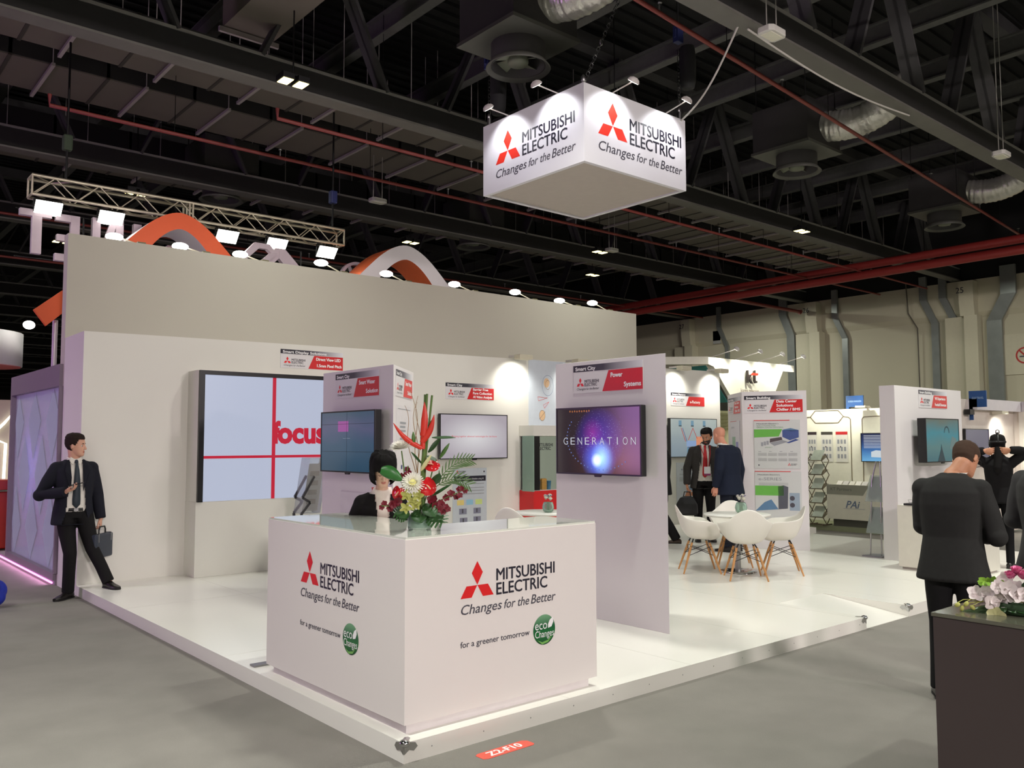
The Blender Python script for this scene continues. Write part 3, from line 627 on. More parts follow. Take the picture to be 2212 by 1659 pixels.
def ef_poster(t, o, u, w, h):
    D = Draw(o, u, w, h); D.text('title', mat('navy_title_print', (50, 60, 110), 0.5), 'e-Factory', 0.2, 0.84, 0.05, 0.6); D.text('subtitle', INKG, 'THE AGE OF DIGITAL MANUFACTURING', 0.12, 0.75, 0.016, 0.8)
    for r in range(4): D.rect('text_lines', GREYT, 0.12, 0.68-0.022*r, 0.88, 0.688-0.022*r)
    D.poly('blue_tier', mat('steel_blue_print', (120, 150, 180), 0.5), [(0.42, 0.40), (0.86, 0.40), (0.78, 0.50), (0.5, 0.50)]); D.poly('brown_tier', mat('brown_tier_print', (170, 110, 80), 0.5), [(0.34, 0.30), (0.92, 0.30), (0.86, 0.38), (0.42, 0.38)])
    D.poly('green_tier', mat('green_tier_print', (84, 140, 90), 0.5), [(0.24, 0.17), (0.98, 0.17), (0.92, 0.28), (0.34, 0.28)])
    for x in (0.26, 0.46, 0.66, 0.84): D.disc('round_icon', GREYT, x, 0.12, 0.03)
    D.done(t)
poster('e-Factory poster with coloured tiers behind the two talking men', (10.60, 6.65, 0.36), X, 0.70, 0.935, ef_poster, board=mat('pale_blue_grey_board', (198, 204, 212), 0.5))
# ------------------------------------------------------------------ roof steel
FL1 = mat('grey_beam_flange', (138, 136, 132), 0.6, var=0.15, scale=4); FL2 = mat('brown_grey_beam_flange', (98, 96, 90), 0.6, var=0.15, scale=4)
WEB = mat('dark_truss_steel', (70, 69, 70), 0.65, 0.1, var=0.2, scale=5)
def truss_x(y, label, zb=6.64, x0=-16, x1=25, far=False):
    t = thing('roof_truss', label, 'roof truss', (5, y, zb), group='long roof trusses running towards the numbered wall')
    b = MB(); b.box((x0, y-0.14, zb), (x1, y+0.14, zb+0.03)); b.build('bottom_chord', FL2, t); b = MB(); b.box((x0, y-0.10, zb+0.031), (x1, y+0.10, zb+0.355)); b.build('beam_web', mat('black_beam_web', (36, 35, 34), 0.8, var=0.2), t)
    MB().box((x0, y-0.11, zb+0.36), (x1, y+0.11, zb+0.40)).build('upper_flange', FL1, t)
    MB().box((x0, y-0.13, 9.1), (x1, y+0.13, 9.35)).build('top_chord', WEB, t)
    x = -7.2; k = 0; first = {}
    while x < (24 if not far else 10):
        a, c = (x, x+0.95) if k % 2 == 0 else (x+0.95, x)
        if k % 2 in first: o = first[k % 2].copy(); C.objects.link(o); o.parent = t; o.location.x += x-first[(k % 2, 'x')]
        else:
            m = MB()
            for s in (-0.05, 0.05): m.bar((a, y+s*1.2, zb+0.38), (c, y+s*1.2, 9.1), 0.05, 0.17, Y)
            o = m.build('diagonal', WEB, t); first[k % 2] = o; first[(k % 2, 'x')] = x
        x += 1.05 if k % 2 == 0 else 2.09; k += 1
    return t
truss_x(7.07, 'long grey roof truss whose beam passes behind the hanging logo box')
truss_x(1.8, 'broad grey roof truss above the silver hoses, carrying the white power cables')
truss_x(12.3, 'dark roof truss above the lighting truss with bright floodlights')
truss_x(17.5, 'farther dark roof truss reaching the wall at number 27')
truss_x(-3.6, 'dark roof truss on the viewer side of the broad grey truss')
truss_x(23.0, 'roof truss just beyond the one that reaches the number 27')
for k in range(11): truss_x(28.3+5.3*k, 'far dark roof truss in the long hall beyond the glass partition, %s of them' % ('first', 'second', 'third', 'fourth', 'fifth', 'sixth', 'seventh', 'eighth', 'ninth', 'tenth', 'last')[k], far=True)
PUR = mat('dark_grey_purlin', (84, 84, 82), 0.7, var=0.2)
p0 = None
for i in range(13):
    x = -4.0+i*2.15
    if p0 is None:
        m = MB(); m.box((x-0.09, -12, 8.3), (x+0.09, 88, 8.33)); m.box((x-0.012, -12, 8.33), (x+0.012, 88, 8.62)); m.box((x-0.09, -12, 8.62), (x+0.09, 88, 8.65)); p0 = o = m.build('roof_purlin', PUR)
    else: o = p0.copy(); C.objects.link(o); o.location.x = p0.location.x+i*2.15
    tag(o, 'dark steel roof purlin crossing under the black roof deck', 'beam', 'roof purlins under the deck')
# wide flat air ducts with their hanger strips
DUCT = mat('grey_brown_duct_sheet', (108, 101, 92), 0.55, 0.2, var=0.12, scale=1.5); STRIP = mat('pale_hanger_strip', (176, 168, 166), 0.5, 0.3)
def duct(label, y0, y1, z, x0=-12, x1=24.5):
    t = thing('air_duct', label, 'air duct', (4, (y0+y1)/2, z), group='wide flat air ducts under the roof')
    j = MB().box((x0, y0, z), (x1, y1, z+0.45)); j.mi = 1; x = x0+0.9
    while x < x1: j.box((x, y0-0.02, z-0.012), (x+0.05, y1+0.02, z+0.47)); x += 1.35
    j.build('duct_body', [DUCT, mat('dark_duct_seam', (58, 54, 48), 0.6)], t)
    c = MB(); c.box((x0, y0-0.02, z+0.02), (x1, y0-0.001, z+0.46)); c.build('side_shade_sheet', mat('black_duct_side_shade', (30, 29, 28), 0.9), t)  # dark sheet added over the near side, where the duct lies in shade
    first = None; x = -9.2
    while x < x1-1:
        if first is None:
            m = MB(); m.box((x, y0-0.14, z-0.06), (x+0.05, y1+0.14, z-0.013))
            for yy in (y0-0.1, y1+0.1): m.tube([(x+0.025, yy, z-0.02), (x+0.025, yy, 9.5)], 0.008, 6)
            first = m.build('hanger', STRIP, t)
        else: o = first.copy(); C.objects.link(o); o.parent = t; o.location.x = x+9.2
        x += 1.35
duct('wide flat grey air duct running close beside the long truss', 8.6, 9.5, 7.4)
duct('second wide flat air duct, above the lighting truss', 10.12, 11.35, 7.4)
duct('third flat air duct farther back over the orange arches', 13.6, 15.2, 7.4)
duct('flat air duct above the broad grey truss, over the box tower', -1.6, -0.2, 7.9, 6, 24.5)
t = thing('air_duct', 'brownish flat duct running crosswise above the long truss', 'air duct', (2.2, 5.5, 7.45))
MB().box((1.86, -2.0, 7.5), (2.6, 7.5, 7.9)).build('duct_body', DUCT, t)
for yy in (7.45, 5.4, 3.4, 1.4): MB().box((1.8, yy, 7.42), (2.68, yy+0.05, 7.49)).build('hanger', STRIP, t)
# red sprinkler pipes
RPIPE = mat('red_pipe_paint', (124, 50, 44), 0.5, var=0.1)
def pipe(label, pts, r=0.03, sprink=True, top=9.5):
    t = thing('sprinkler_pipe', label, 'pipe', pts[0], group='red sprinkler pipes')
    MB().tube(pts, r, 8).build('pipe', RPIPE, t)
    if not sprink:
        MB().tube([V(pts[-1])-X*0.06, V(pts[-1])], r*1.5, 10).build('pipe_collar', RPIPE, t)
    if sprink:
        a, b = V(pts[-2]), V(pts[-1]); n = int((b-a).length/3.1); m = MB()
        for k in range(1, n): p = a+(b-a)*k/n; m.tube([p, p+Z*0.12], 0.014, 6); m.lathe([(0.0, 0.12), (0.03, 0.13), (0.03, 0.14)], p, 8)
        m.build('sprinkler_head', STEEL, t)
        m = MB()
        for k in range(n): p = a+(b-a)*(k+0.5)/n; m.tube([p, V((p.x, p.y, top))], 0.006, 5)
        m.build('hanger_rod', BLKM, t)
pipe('red sprinkler pipe with an upturned end above the lighting truss', [(0.09, 9.25, 6.62), (0.09, 9.25, 6.46), (24.4, 9.25, 6.46)], top=7.38)
pipe('red sprinkler pipe turned up at its end beside the first flat air duct', [(2.75, 7.62, 6.60), (2.75, 7.62, 6.45), (24.4, 7.75, 6.45)])
pipe('red sprinkler pipe crossing in front of the fan units with silver hoses', [(-4, 1.75, 6.9), (24, 4.2, 6.9)], top=8.29)
pipe('red sprinkler pipe on the viewer side of the broad grey truss', [(6, -0.6, 7.4), (24, -0.6, 7.4)], top=7.88)
pipe('thin red sprinkler pipe far behind over the orange arches', [(-9, 16.3, 6.5), (24.4, 16.3, 6.5)])
pipe('distant red sprinkler pipe beyond the one over the orange arches', [(-9, 20.0, 6.3), (24.4, 20.0, 6.3)])
t = thing('red_main_pipe', 'pair of thick red fire mains crossing high in front of the numbered wall', 'pipe', (20, 6, 6.3))
for x, z in ((20.0, 6.56), (20.25, 6.36), (19.8, 6.25)):
    MB().tube([(x, -10, z+0.1), (x, 26, z-0.12)], 0.11, 14).build('main_pipe', mat('red_main_paint', (146, 48, 44), 0.45, var=0.08), t)
pipe('short red branch pipe near the wall at number 26', [(19.9, 12.0, 6.2), (24.2, 12.0, 6.2)], 0.06, False)
# fan coil units with round fan mouths and silver hoses
BOXG = mat('dark_grey_fan_box', (52, 50, 50), 0.7, var=0.1); RING = mat('grey_fan_ring', (84, 84, 78), 0.5, 0.2); BLADE = mat('pale_green_grey_blade', (104, 108, 92), 0.5)
SILV = mat('silver_foil_hose', (214, 212, 204), 0.25, 0.55, bump=0.8, bscale=18)
def fan_unit(label, x, y, hose=True):
    t = thing('fan_unit', label, 'air conditioner', (x, y, 6.55), group='ceiling fan units with silver hoses')
    b = MB(); b.box((x-0.55, y-0.55, 6.98), (x+0.55, y+0.55, 7.75)); b.build('box', BOXG, t)
    m = MB(); m.box((x-0.58, y-0.58, 6.93), (x+0.58, y+0.58, 6.98)); m.build('flange_plate', RING, t)
    MB().lathe([(0.36, 6.93), (0.36, 6.64), (0.345, 6.64), (0.345, 6.92)], (x, y, 0), 32, caps=False).build('drum', BOXG, t)
    MB().lathe([(0.345, 6.66), (0.42, 6.60), (0.43, 6.61), (0.36, 6.70)], (x, y, 0), 36, caps=False).build('mouth_ring', RING, t)
    h = MB(); h.lathe([(0.001, 6.66), (0.13, 6.665), (0.14, 6.70), (0.13, 6.78)], (x, y, 0), 20); h.build('hub', BLADE, t)
    for k in range(5):
        a = 2*math.pi*k/5+0.4; d = V((math.cos(a), math.sin(a), 0)); e = V((-d.y, d.x, 0)); c = V((x, y, 6.74))
        MB().add([c+d*0.12-e*0.04-Z*0.02, c+d*0.33-e*0.12-Z*0.035, c+d*0.34+e*0.07+Z*0.04, c+d*0.12+e*0.05+Z*0.02], [(0, 1, 2, 3)]).build('fan_blade', BLADE, t, solid=0.006)
    r = MB()
    for i, j in ((1, 1), (1, -1), (-1, 1), (-1, -1)): r.tube([(x+0.5*i, y+0.5*j, 7.75), (x+0.5*i, y+0.5*j, 9.5)], 0.01, 6)
    r.build('hanger_rod', BLKM, t)
    if hose:
        m = MB(); pts, rs = [], []
        for k in range(60):
            q = k/59; pts.append((x+0.1+0.3*q, y-0.50-1.45*q, 7.35+0.42*q-0.22*math.sin(math.pi*q))); rs.append(0.265+0.006*math.sin(k*1.9)+0.004*math.sin(k*5.1))
        m.tube(pts, rs, 28); m.build('silver_hose', SILV, t)
for i, (x, y) in enumerate(((4.60, 4.36), (11.35, 4.36), (17.6, 4.36))):
    fan_unit(('big ceiling fan unit directly above the hanging logo box', 'middle ceiling fan unit of the row, between the hanging box and the wall', 'ceiling fan unit of the row closest to the numbered wall')[i], x, y)
for i, (x, y) in enumerate(((10.5, 12.9), (4.0, 12.9))):
    fan_unit(('dark fan mouth over the white ribbon arch', 'dark fan mouth above the lighting truss')[i], x, y, False)
# hall floodlights
LED = glow('warm_flood_lens', (255, 236, 150), 6.0)
TWL = {(2.42, 6.44): 'twin warm floodlight on the long truss, nearest to the viewer', (8.74, 6.44): 'twin warm floodlight on the long truss, hidden above the hanging logo box', (15.0, 6.44): 'twin warm floodlight on the long truss, next after the hanging logo box',
       (21.3, 6.44): 'twin warm floodlight at the wall end of the long truss', (2.42, 13.1): 'twin warm floodlight seen just above the lighting truss', (8.74, 13.1): 'twin warm floodlight over the top of the white ribbon arch',
       (15.0, 13.1): 'twin warm floodlight over the clip lamps of the tall wall', (13.0, 10.9): 'twin warm floodlight beneath the hanging logo box', (21.3, 13.1): 'twin warm floodlight far back before the number 26'}
def twin(x, y, z):
    t = thing('twin_floodlight', TWL.get((x, y), 'distant twin floodlight, tiny and far back in the hall'), 'lamp', (x, y, z), group='twin hall floodlights')
    b = MB(); b.box((x-0.16, y-0.02, z+0.10), (x+0.16, y+0.02, z+0.13)); b.tube([(x, y, z+0.13), (x, y, 9.49)], 0.010, 6); b.build('bracket', BLKM, t)
    for s in (-1, 1):
        xx = x+s*0.11
        h = MB().box((xx-0.085, y-0.12, z+0.005), (xx+0.085, y+0.12, z+0.09)).build('lamp_head', BLKM, t, bevel=0.01)
        MB().box((xx-0.07, y-0.10, z-0.004), (xx+0.07, y+0.10, z+0.006)).build('lens', LED, h)
for x, y, z in FLOODS:
    if y > 0: twin(x, y, z)
for x, y in ((2.3, 18.4), (8.7, 19.5), (15.2, 19.5), (13.0, 10.9), (-1.5, 19.0), (0.9, 26), (-2, 26), (0.6, 33), (2.6, 40), (0.9, 47), (3.4, 54), (1.2, 61), (4.5, 68)): twin(x, y, 6.5)
# white pendant boxes
PEND = mat('white_pendant_plastic', (205, 203, 196), 0.5)
for lb, x, y in (('white pendant box hanging near the top edge over the broad truss', 6.03, 1.48), ('white pendant box under the broad truss, nearer the numbered wall', 12.7, 1.4), ('white pendant box hanging between the lighting truss and the logo box', 6.18, 10.43),
                 ('white pendant box hanging below the logo box', 12.95, 10.44), ('small white pendant box hanging far back before the numbered wall', 20.6, 10.2)):
    t = thing('pendant_box', lb, 'pendant', (x, y, 6.43), group='white pendant boxes on two cables')
    m = MB(); m.prism([(-0.17, -0.07), (-0.12, -0.11), (0.12, -0.11), (0.17, -0.07), (0.17, 0.07), (0.12, 0.11), (-0.12, 0.11), (-0.17, 0.07)], 0.075, (x, y, 6.43)); m.build('housing', PEND, t, bevel=0.01)
    m = MB(); m.box((x-0.12, y-0.07, 6.424), (x+0.12, y+0.07, 6.431)); m.build('diffuser', mat('pale_diffuser', (226, 224, 205), 0.4), t)
    for s in (-1, 1): MB().tube([(x+0.1*s, y, 6.5), (x+0.1*s, y, 7.37 if y > 10 else 9.49)], 0.008, 6).build('cable', mat('grey_cable', (150, 148, 140), 0.6), t)

# ------------------------------------------------------------------ hanging logo box
bx, by, bz, L2 = 4.81, 3.36, 5.165, 2.0
SBX = mat('white_sign_fabric', (228, 227, 232), 0.5, var=0.01)
t = thing('hanging_sign', 'large white hanging logo box with red diamonds on two sides', 'sign', (bx+1, by+1, bz))
b = MB(); T = 0.06
for a, c in (((bx, by), (bx+L2, by+T)), ((bx, by+L2-T), (bx+L2, by+L2)), ((bx, by+T), (bx+T, by+L2-T)), ((bx+L2-T, by+T), (bx+L2, by+L2-T))): b.box((a[0], a[1], bz), (c[0], c[1], bz+1.0))
b.build('side_panels', SBX, t)
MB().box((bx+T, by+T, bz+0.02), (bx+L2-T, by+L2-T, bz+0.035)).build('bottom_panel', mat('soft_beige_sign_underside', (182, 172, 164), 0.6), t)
r, k, g = MB(), MB(), MB()
logo(r, k, g, V((5.055, by-0.0015, 5.355)), X, Z, 1.655)
r.build('diamond_mark', mat('bright_red_logo', (232, 52, 36), 0.45), t); k.build('name_lettering', INK, t); g.build('tagline_lettering', INKG, t); r, k, g = MB(), MB(), MB(); logo(r, k, g, V((bx-0.0015, 5.085, 5.335)), -Y, Z, 1.53*1.02)
r.build('diamond_mark', mat('bright_red_logo', (232, 52, 36), 0.45), t); k.build('name_lettering', INK, t); g.build('tagline_lettering', INKG, t)
ARM = mat('white_lamp_arm', (214, 208, 204), 0.45)
def arm_lamp(parent, base, head, aim, power=20, spot=75, col=(1, 0.98, 0.95), emit=None, size=0.09):
    base, head, aim = V(base), V(head), V(aim)
    MB().tube([base, head], 0.009, 8).build('lamp_arm', ARM, parent)
    d = (aim-head).normalized(); s = (head-base).normalized().cross(d).normalized(); q = s.cross(d)
    m = MB(); R = size
    m.rings([[head+d*dd+s*R*1.0*f*math.cos(a)+q*R*0.7*f*math.sin(a) for a in [2*math.pi*i/12 for i in range(12)]] for dd, f in ((-0.05, 0.35), (-0.03, 0.8), (0.0, 1.0), (0.012, 1.0))])
    h = m.build('lamp_head', ARM, parent)
    MB().rings([[head+d*dd+s*R*0.85*math.cos(a)+q*R*0.58*math.sin(a) for a in [2*math.pi*i/12 for i in range(12)]] for dd in (0.0125, 0.016)]).build('lens', emit or glow('white_lamp_lens', (255, 252, 240), 8), h)
    if power: lamp('arm_lamp_light', 'SPOT', head+d*0.04, power, col, aim=aim, size=0.04, spot=spot, blend=0.6)
SLC = (0.96, 0.96, 1.0)
for bse, hd, am in (((5.342, by+0.02, 6.17), (5.33, by-0.36, 6.20), (5.30, by, 5.75)), ((6.406, by+0.02, 6.17), (6.39, by-0.36, 6.23), (6.35, by, 5.75)),
                    ((bx+0.02, 3.832, 6.17), (bx-0.36, 3.84, 6.19), (bx, 3.85, 5.75)), ((bx+0.02, 4.81, 6.17), (bx-0.36, 4.80, 6.18), (bx, 4.80, 5.75))):
    arm_lamp(t, bse, hd, am, 30, 110, SLC)
# hoists and chains that carry the box
def hoist(label, x, y, z0, z1, bag=True):
    t = thing('chain_hoist', label, 'hoist', (x, y, z0), group='chain hoists carrying the hanging box')
    m = MB(); n = int((z1-z0-0.75)/0.05)
    m.tube([(x, y, z0), (x, y, z0+0.12)], 0.03, 8); m.ball((x, y, z0+0.15), (0.035, 0.02, 0.05), 10, 6); m.build('hook', STEEL, t)
    m = MB()
    for k in range(n):
        p = V((x, y, z0+0.18+0.05*k)); a = V((0.018, 0, 0)) if k % 2 else V((0, 0.018, 0)); m.tube([p-a, p-a*0.9+Z*0.045, p+a*0.9+Z*0.045, p+a, p-a], 0.005, 5)
    m.build('chain', STEEL, t)
    m = MB(); m.box((x-0.06, y-0.05, z1-0.50), (x+0.06, y+0.05, z1-0.26)); m.box((x-0.08, y-0.02, z1-0.44), (x-0.061, y+0.02, z1-0.32)); m.build('motor', mat('blue_hoist_motor', (44, 52, 104), 0.5), t, bevel=0.02)
    m = MB(); m.tube([(x, y, z1-0.22), (x, y, 9.1)], 0.012, 6); m.build('suspension_cable', BLKM, t)
    if bag: MB().lathe([(0.02, z1-1.15), (0.09, z1-1.15), (0.11, z1-1.05), (0.12, z1-0.75), (0.10, z1-0.56)], (x+0.1, y-0.08, 0), 16).build('chain_bag', mat('black_chain_bag', (30, 30, 32), 0.8), t)
t = thing('sling_chain', 'slanting shackled chain rising from the near corner of the hanging box', 'chain', (bx+0.05, by+0.05, 6.17))
m = MB(); p0, p1 = V((bx+0.05, by+0.05, 6.17)), V((5.95, by+0.05, 8.30)); nn = 34
for k in range(nn):
    p, d = p0+(p1-p0)*k/nn, (p1-p0)/nn; a = V((0, 0.02, 0)) if k % 2 else V((0.02, 0, -0.01)); m.tube([p-a, p-a*0.9+d*0.9, p+a*0.9+d*0.9, p+a, p-a], 0.006, 5)
m.build('chain', STEEL, t); m = MB(); m.ball(p0+Z*0.06, (0.04, 0.03, 0.06), 10, 6); m.ball(p0+(p1-p0)*0.3, (0.03, 0.02, 0.05), 10, 6); m.build('shackle', STEEL, t)
hoist('chain hoist with a blue motor on the box corner by the power cable', bx+L2-0.06, by+0.05, 6.165, 7.78)
hoist('chain hoist with a blue motor under the big fan unit', bx+0.06, by+L2-0.06, 6.165, 7.5)
m = MB(); pts = []
for k in range(14): q = k/13; pts.append((6.75+(5.9-6.75)*q, 3.4+(1.85-3.4)*q, 6.15+0.5*q-0.16*math.sin(math.pi*q)))
m.tube(pts, 0.014, 6); tag(m.build('power_cable', mat('white_power_cable', (190, 186, 180), 0.5)), 'white power cable hanging from the broad truss to the logo box', 'cable')
m = MB(); pts = []
for k in range(14): q = k/13; pts.append((6.0+4.2*q, 1.78, 6.62-0.12*math.sin(math.pi*q)))
m.tube(pts, 0.012, 6); tag(m.build('power_cable', MATS['white_power_cable']), 'white cable sagging along the underside of the broad truss', 'cable')

# ------------------------------------------------------------------ lighting truss of the stand behind
TR = mat('aluminium_truss_tube', (206, 198, 176), 0.35, 0.6, var=0.08)
t = thing('lighting_truss', 'aluminium lighting truss with bright floodlights over the tall wall', 'truss', (2.2, 9.0, 5.0))
y0, z0, q = 8.87, 5.06, 0.26
for yy in (y0, y0+q):
    for zz in (z0, z0+q): MB().tube([(-0.16, yy, zz), (4.57, yy, zz)], 0.022, 10).build('chord', TR, t)
m = MB(); x = -0.16; k = 0
while x < 4.5:
    xe = min(x+0.28, 4.57)
    for (ya, za), (yb, zb) in (((y0, z0), (y0, z0+q)), ((y0+q, z0), (y0+q, z0+q)), ((y0, z0+q), (y0+q, z0+q)), ((y0, z0), (y0+q, z0))):
        a, b = ((x, ya, za), (xe, yb, zb)) if k % 2 == 0 else ((x, yb, zb), (xe, ya, za)); m.tube([a, b], 0.009, 6)
    x = xe; k += 1
for x in (-0.16, 1.95, 2.0, 4.57):
    for a, b in (((y0, z0), (y0, z0+q)), ((y0+q, z0), (y0+q, z0+q)), ((y0, z0+q), (y0+q, z0+q)), ((y0, z0), (y0+q, z0))): m.tube([(x, a[0], a[1]), (x, b[0], b[1])], 0.016, 6)
m.build('lattice', TR, t)
for x in (0.28, 4.42):
    m = MB(); m.tube([(x, 9.0, z0+q), (x, 9.0, 7.38)], 0.016, 6); m.build('suspension_cable', BLKM, t); MB().box((x-0.06, 8.94, 5.78), (x+0.06, 9.06, 6.0)).build('hoist_motor', MATS['blue_hoist_motor'] if x > 1 else mat('green_strap', (52, 66, 48), 0.7), t, bevel=0.02)
WL = glow('white_flood_lens', (255, 252, 240), 14)
for i, x in enumerate((0.06, 0.866, 2.565, 3.389, 4.29)):
    f = thing('stage_floodlight', ('bright white floodlight above the white block letter T', 'bright white floodlight above the white block letter N', 'bright white floodlight between the orange arch and the angular letters', 'bright white floodlight above the angular letters', 'bright white floodlight at the arch-side end of the lighting truss')[i], 'lamp', (x, 9.0, 4.95), group='floodlights under the lighting truss')
    m = MB(); m.bar((x-0.17, 8.98, 5.03), (x-0.17, 8.98, 4.90), 0.02, 0.02); m.bar((x+0.17, 8.98, 5.03), (x+0.17, 8.98, 4.90), 0.02, 0.02); m.bar((x-0.17, 8.98, 5.035), (x+0.17, 8.98, 5.035), 0.02, 0.02); m.build('yoke', BLKM, f)
    c = V((x, 8.97, 4.93)); dn = V((0.0, -0.75, -0.66)).normalized(); up = X.cross(dn)
    m = MB(); m.rings([[c+dn*d+X*sx*0.175*f2+up*sy*0.115*f2 for sx, sy in ((-1, -1), (1, -1), (1, 1), (-1, 1))] for d, f2 in ((-0.06, 0.8), (0.03, 1.0))], smooth=False); m.build('lamp_head', BLKM, f)
    m = MB(); m.rings([[c+dn*d+X*sx*0.165+up*sy*0.105 for sx, sy in ((-1, -1), (1, -1), (1, 1), (-1, 1))] for d in (0.031, 0.037)], smooth=False); m.build('lens', WL, f)
    lamp('stage_flood_light', 'SPOT', c+dn*0.06, 30, (1, 0.97, 0.9), aim=c+V((0, -0.6, -1.0)), size=0.12, spot=110, blend=0.6)
# clip lamps along the top edge of the tall wall
for i, (x, hx, z) in enumerate(((0.46, 0.60, 4.34), (1.31, 1.45, 4.34), (2.14, 2.30, 4.35), (3.42, 3.58, 4.40), (4.51, 4.75, 4.38), (5.85, 6.12, 4.37), (7.19, 7.50, 4.39), (8.30, 8.62, 4.35), (9.16, 9.52, 4.40))):
    t = thing('clip_lamp', 'glowing clip lamp on the top edge of the tall wall, %s from the left' % ('first', 'second', 'third', 'fourth', 'fifth', 'sixth', 'seventh', 'eighth', 'ninth')[i], 'lamp', (hx+0.3, 7.62, 4.29), group='clip lamps on the tall wall')
    base = V((hx+0.28, 7.64, 4.29)); head = V((hx+0.06, 7.82, z+0.05))
    MB().box((base.x-0.05, 7.56, 4.291), (base.x+0.05, 7.70, 4.315)).build('clamp', mat('olive_clamp', (120, 116, 84), 0.5), t)
    MB().tube([base, head], 0.010, 8).build('lamp_arm', mat('pale_lamp_arm', (220, 214, 190), 0.4), t)
    m = MB(); m.ball(head+V((-0.05, 0, 0.0)), (0.11, 0.10, 0.05), 14, 8); m.build('lens', WL, t)
# arms of the stand's own wall lamps
def wall_lamp(x, z, label, power=48):
    t = thing('wall_lamp', label, 'lamp', (x, 6.6, z), group='spot lamps on the display wall edge')
    m = MB(); m.box((x-0.03, 6.38, z+0.01), (x+0.03, 6.72, z+0.04)); m.build('lamp_arm', ARM, t)
    m = MB(); m.box((x-0.14, 6.30, z-0.05), (x+0.14, 6.46, z+0.03)); m.build('lamp_head', mat('beige_lamp_head', (206, 200, 178), 0.5), t, bevel=0.015)
    lamp('wall_lamp_light', 'SPOT', (x, 6.34, z-0.08), power, (1, 0.98, 0.88), aim=(x, 6.66, z-0.5), size=0.06, spot=120, blend=0.8)
wall_lamp(6.45, 3.075, 'small spot lamp on the wall edge between pale television and sketched ball poster')
wall_lamp(7.75, 3.08, 'small spot lamp on the wall edge above the sketched ball poster', 40)
wall_lamp(10.55, 3.12, 'spot lamp on the e-Factory wall edge next to the GENERATION tower', 50)
wall_lamp(11.75, 3.13, 'spot lamp on the e-Factory wall edge next to the kt fascia', 50)
# ------------------------------------------------------------------ stand behind the tall wall: arches and block letters
ORG = mat('orange_arch_paint', (226, 92, 44), 0.5, var=0.02); WAR = mat('white_arch_paint', (222, 216, 220), 0.5, var=0.02)
def arch(label, cx, zt, hw, front, inner, wdt=0.24, y0=8.5, dep=0.62):
    t = thing('ribbon_arch', label, 'arch', (cx, y0+dep/2, 4.2), group='ribbon arches of the stand behind')
    def prof(hwid, top, z0, n=28):
        pts = []
        for k in range(n+1):
            q = -1+2*k/n; a = abs(q); zz = top-(top-z0)*(a**1.75 if a < 0.6 else (0.6**1.75+(a-0.6)*1.75*0.6**0.75)); pts.append((cx+q*hwid, zz))
        return pts
    o = prof(hw, zt, 4.25); i = prof(hw-wdt*0.95, zt-wdt, 4.25-0.22); n = len(o)
    f = MB()
    for yy, fl in ((y0, False), (y0+dep, True)):
        vs = [V((x, yy, z)) for x, z in o]+[V((x, yy, z)) for x, z in i]
        f.add(vs, [((k, k+1, n+k+1, n+k) if fl else (k, n+k, n+k+1, k+1)) for k in range(n-1)])
    f.build('front_face', front, t)
    b = MB()
    for pr_ in (o, i): b.add([V((x, yy, z)) for yy in (y0+0.001, y0+dep-0.001) for x, z in pr_], [(k, k+1, n+k+1, n+k) for k in range(n-1)], True)
    b.build('ribbon_edge', inner, t)
    q = MB()
    for sx in (-1, 1): q.bar((cx+sx*(hw-0.12), y0+0.3, 0), (cx+sx*(hw-0.12), y0+0.3, 4.14), 0.06, 0.06)
    q.build('post', STEEL, t)
arch('orange ribbon arch with a white inside, above the tall wall', 1.70, 5.04, 0.92, ORG, WAR)
arch('white ribbon arch with an orange inside, above the tall wall', 5.60, 5.14, 1.10, WAR, mat('orange_ribbon_edge', (232, 110, 60), 0.5), 0.25)
t = MB().prism([(-0.16, 3.44), (0.32, 3.86), (0.32, 3.56), (-0.01, 3.24)], -0.07, (0, 8.5, 0), X, Z)
tag(t.build('ribbon_end', ORG), 'orange slanted ribbon end on the slim pole beside the tall wall', 'sign')
m = MB(); m.tube([(0.16, 8.8, 0.0), (0.16, 8.8, 3.36)], 0.035, 12); tag(m.build('support_pole', mat('pale_pole_paint', (190, 180, 190), 0.4, 0.3)), 'slim pale pole under the orange ribbon end', 'pole')
LET = mat('lilac_white_letter', (196, 180, 190), 0.5)
def letter(label, polys, y, name, dep=0.09):
    b = MB()
    for p in polys: b.prism(p, -dep, (0, y, 0), X, Z)
    tag(b.build(name, LET), label, 'sign letter', 'block letters over the tall wall')
tt = thing('letter_frame', 'thin dark frame that holds the white block letters over the tall wall', 'frame', (1.9, 9.12, 0))
for z in (4.895, 4.235): MB().tube([(-0.30, 9.12, z), (3.9, 9.12, z)], 0.008, 6).build('rail', BLKM, tt)
for x in (0.55, 2.2, 3.9): MB().tube([(x, 9.12, 0), (x, 9.12, 4.9)], 0.012, 6).build('post', BLKM, tt)
def R(x0, z0, x1, z1): return [(x0, z0), (x1, z0), (x1, z1), (x0, z1)]
letter('white block letter T beside the tall wall top', [R(-0.27, 4.79, 0.12, 4.88), R(-0.12, 4.28, 0.0, 4.789)], 9.0, 'block_letter')
letter('white mirrored block letter E partly behind the tall wall corner', [R(0.17, 4.78, 0.36, 4.875), R(0.361, 4.22, 0.475, 4.875), R(0.19, 4.50, 0.36, 4.59), R(0.17, 4.22, 0.36, 4.32)], 9.0, 'block_letter')
letter('white block letter N rising over the tall wall', [R(0.64, 4.25, 0.745, 4.90), R(0.95, 4.25, 1.055, 4.90), [(0.746, 4.25), (0.82, 4.25), (0.949, 4.80), (0.949, 4.90), (0.89, 4.90), (0.746, 4.40)]], 9.0, 'block_letter')
letter('white upright letter stroke between the letter N and the orange arch', [R(1.2, 4.25, 1.31, 4.90)], 9.02, 'block_letter')
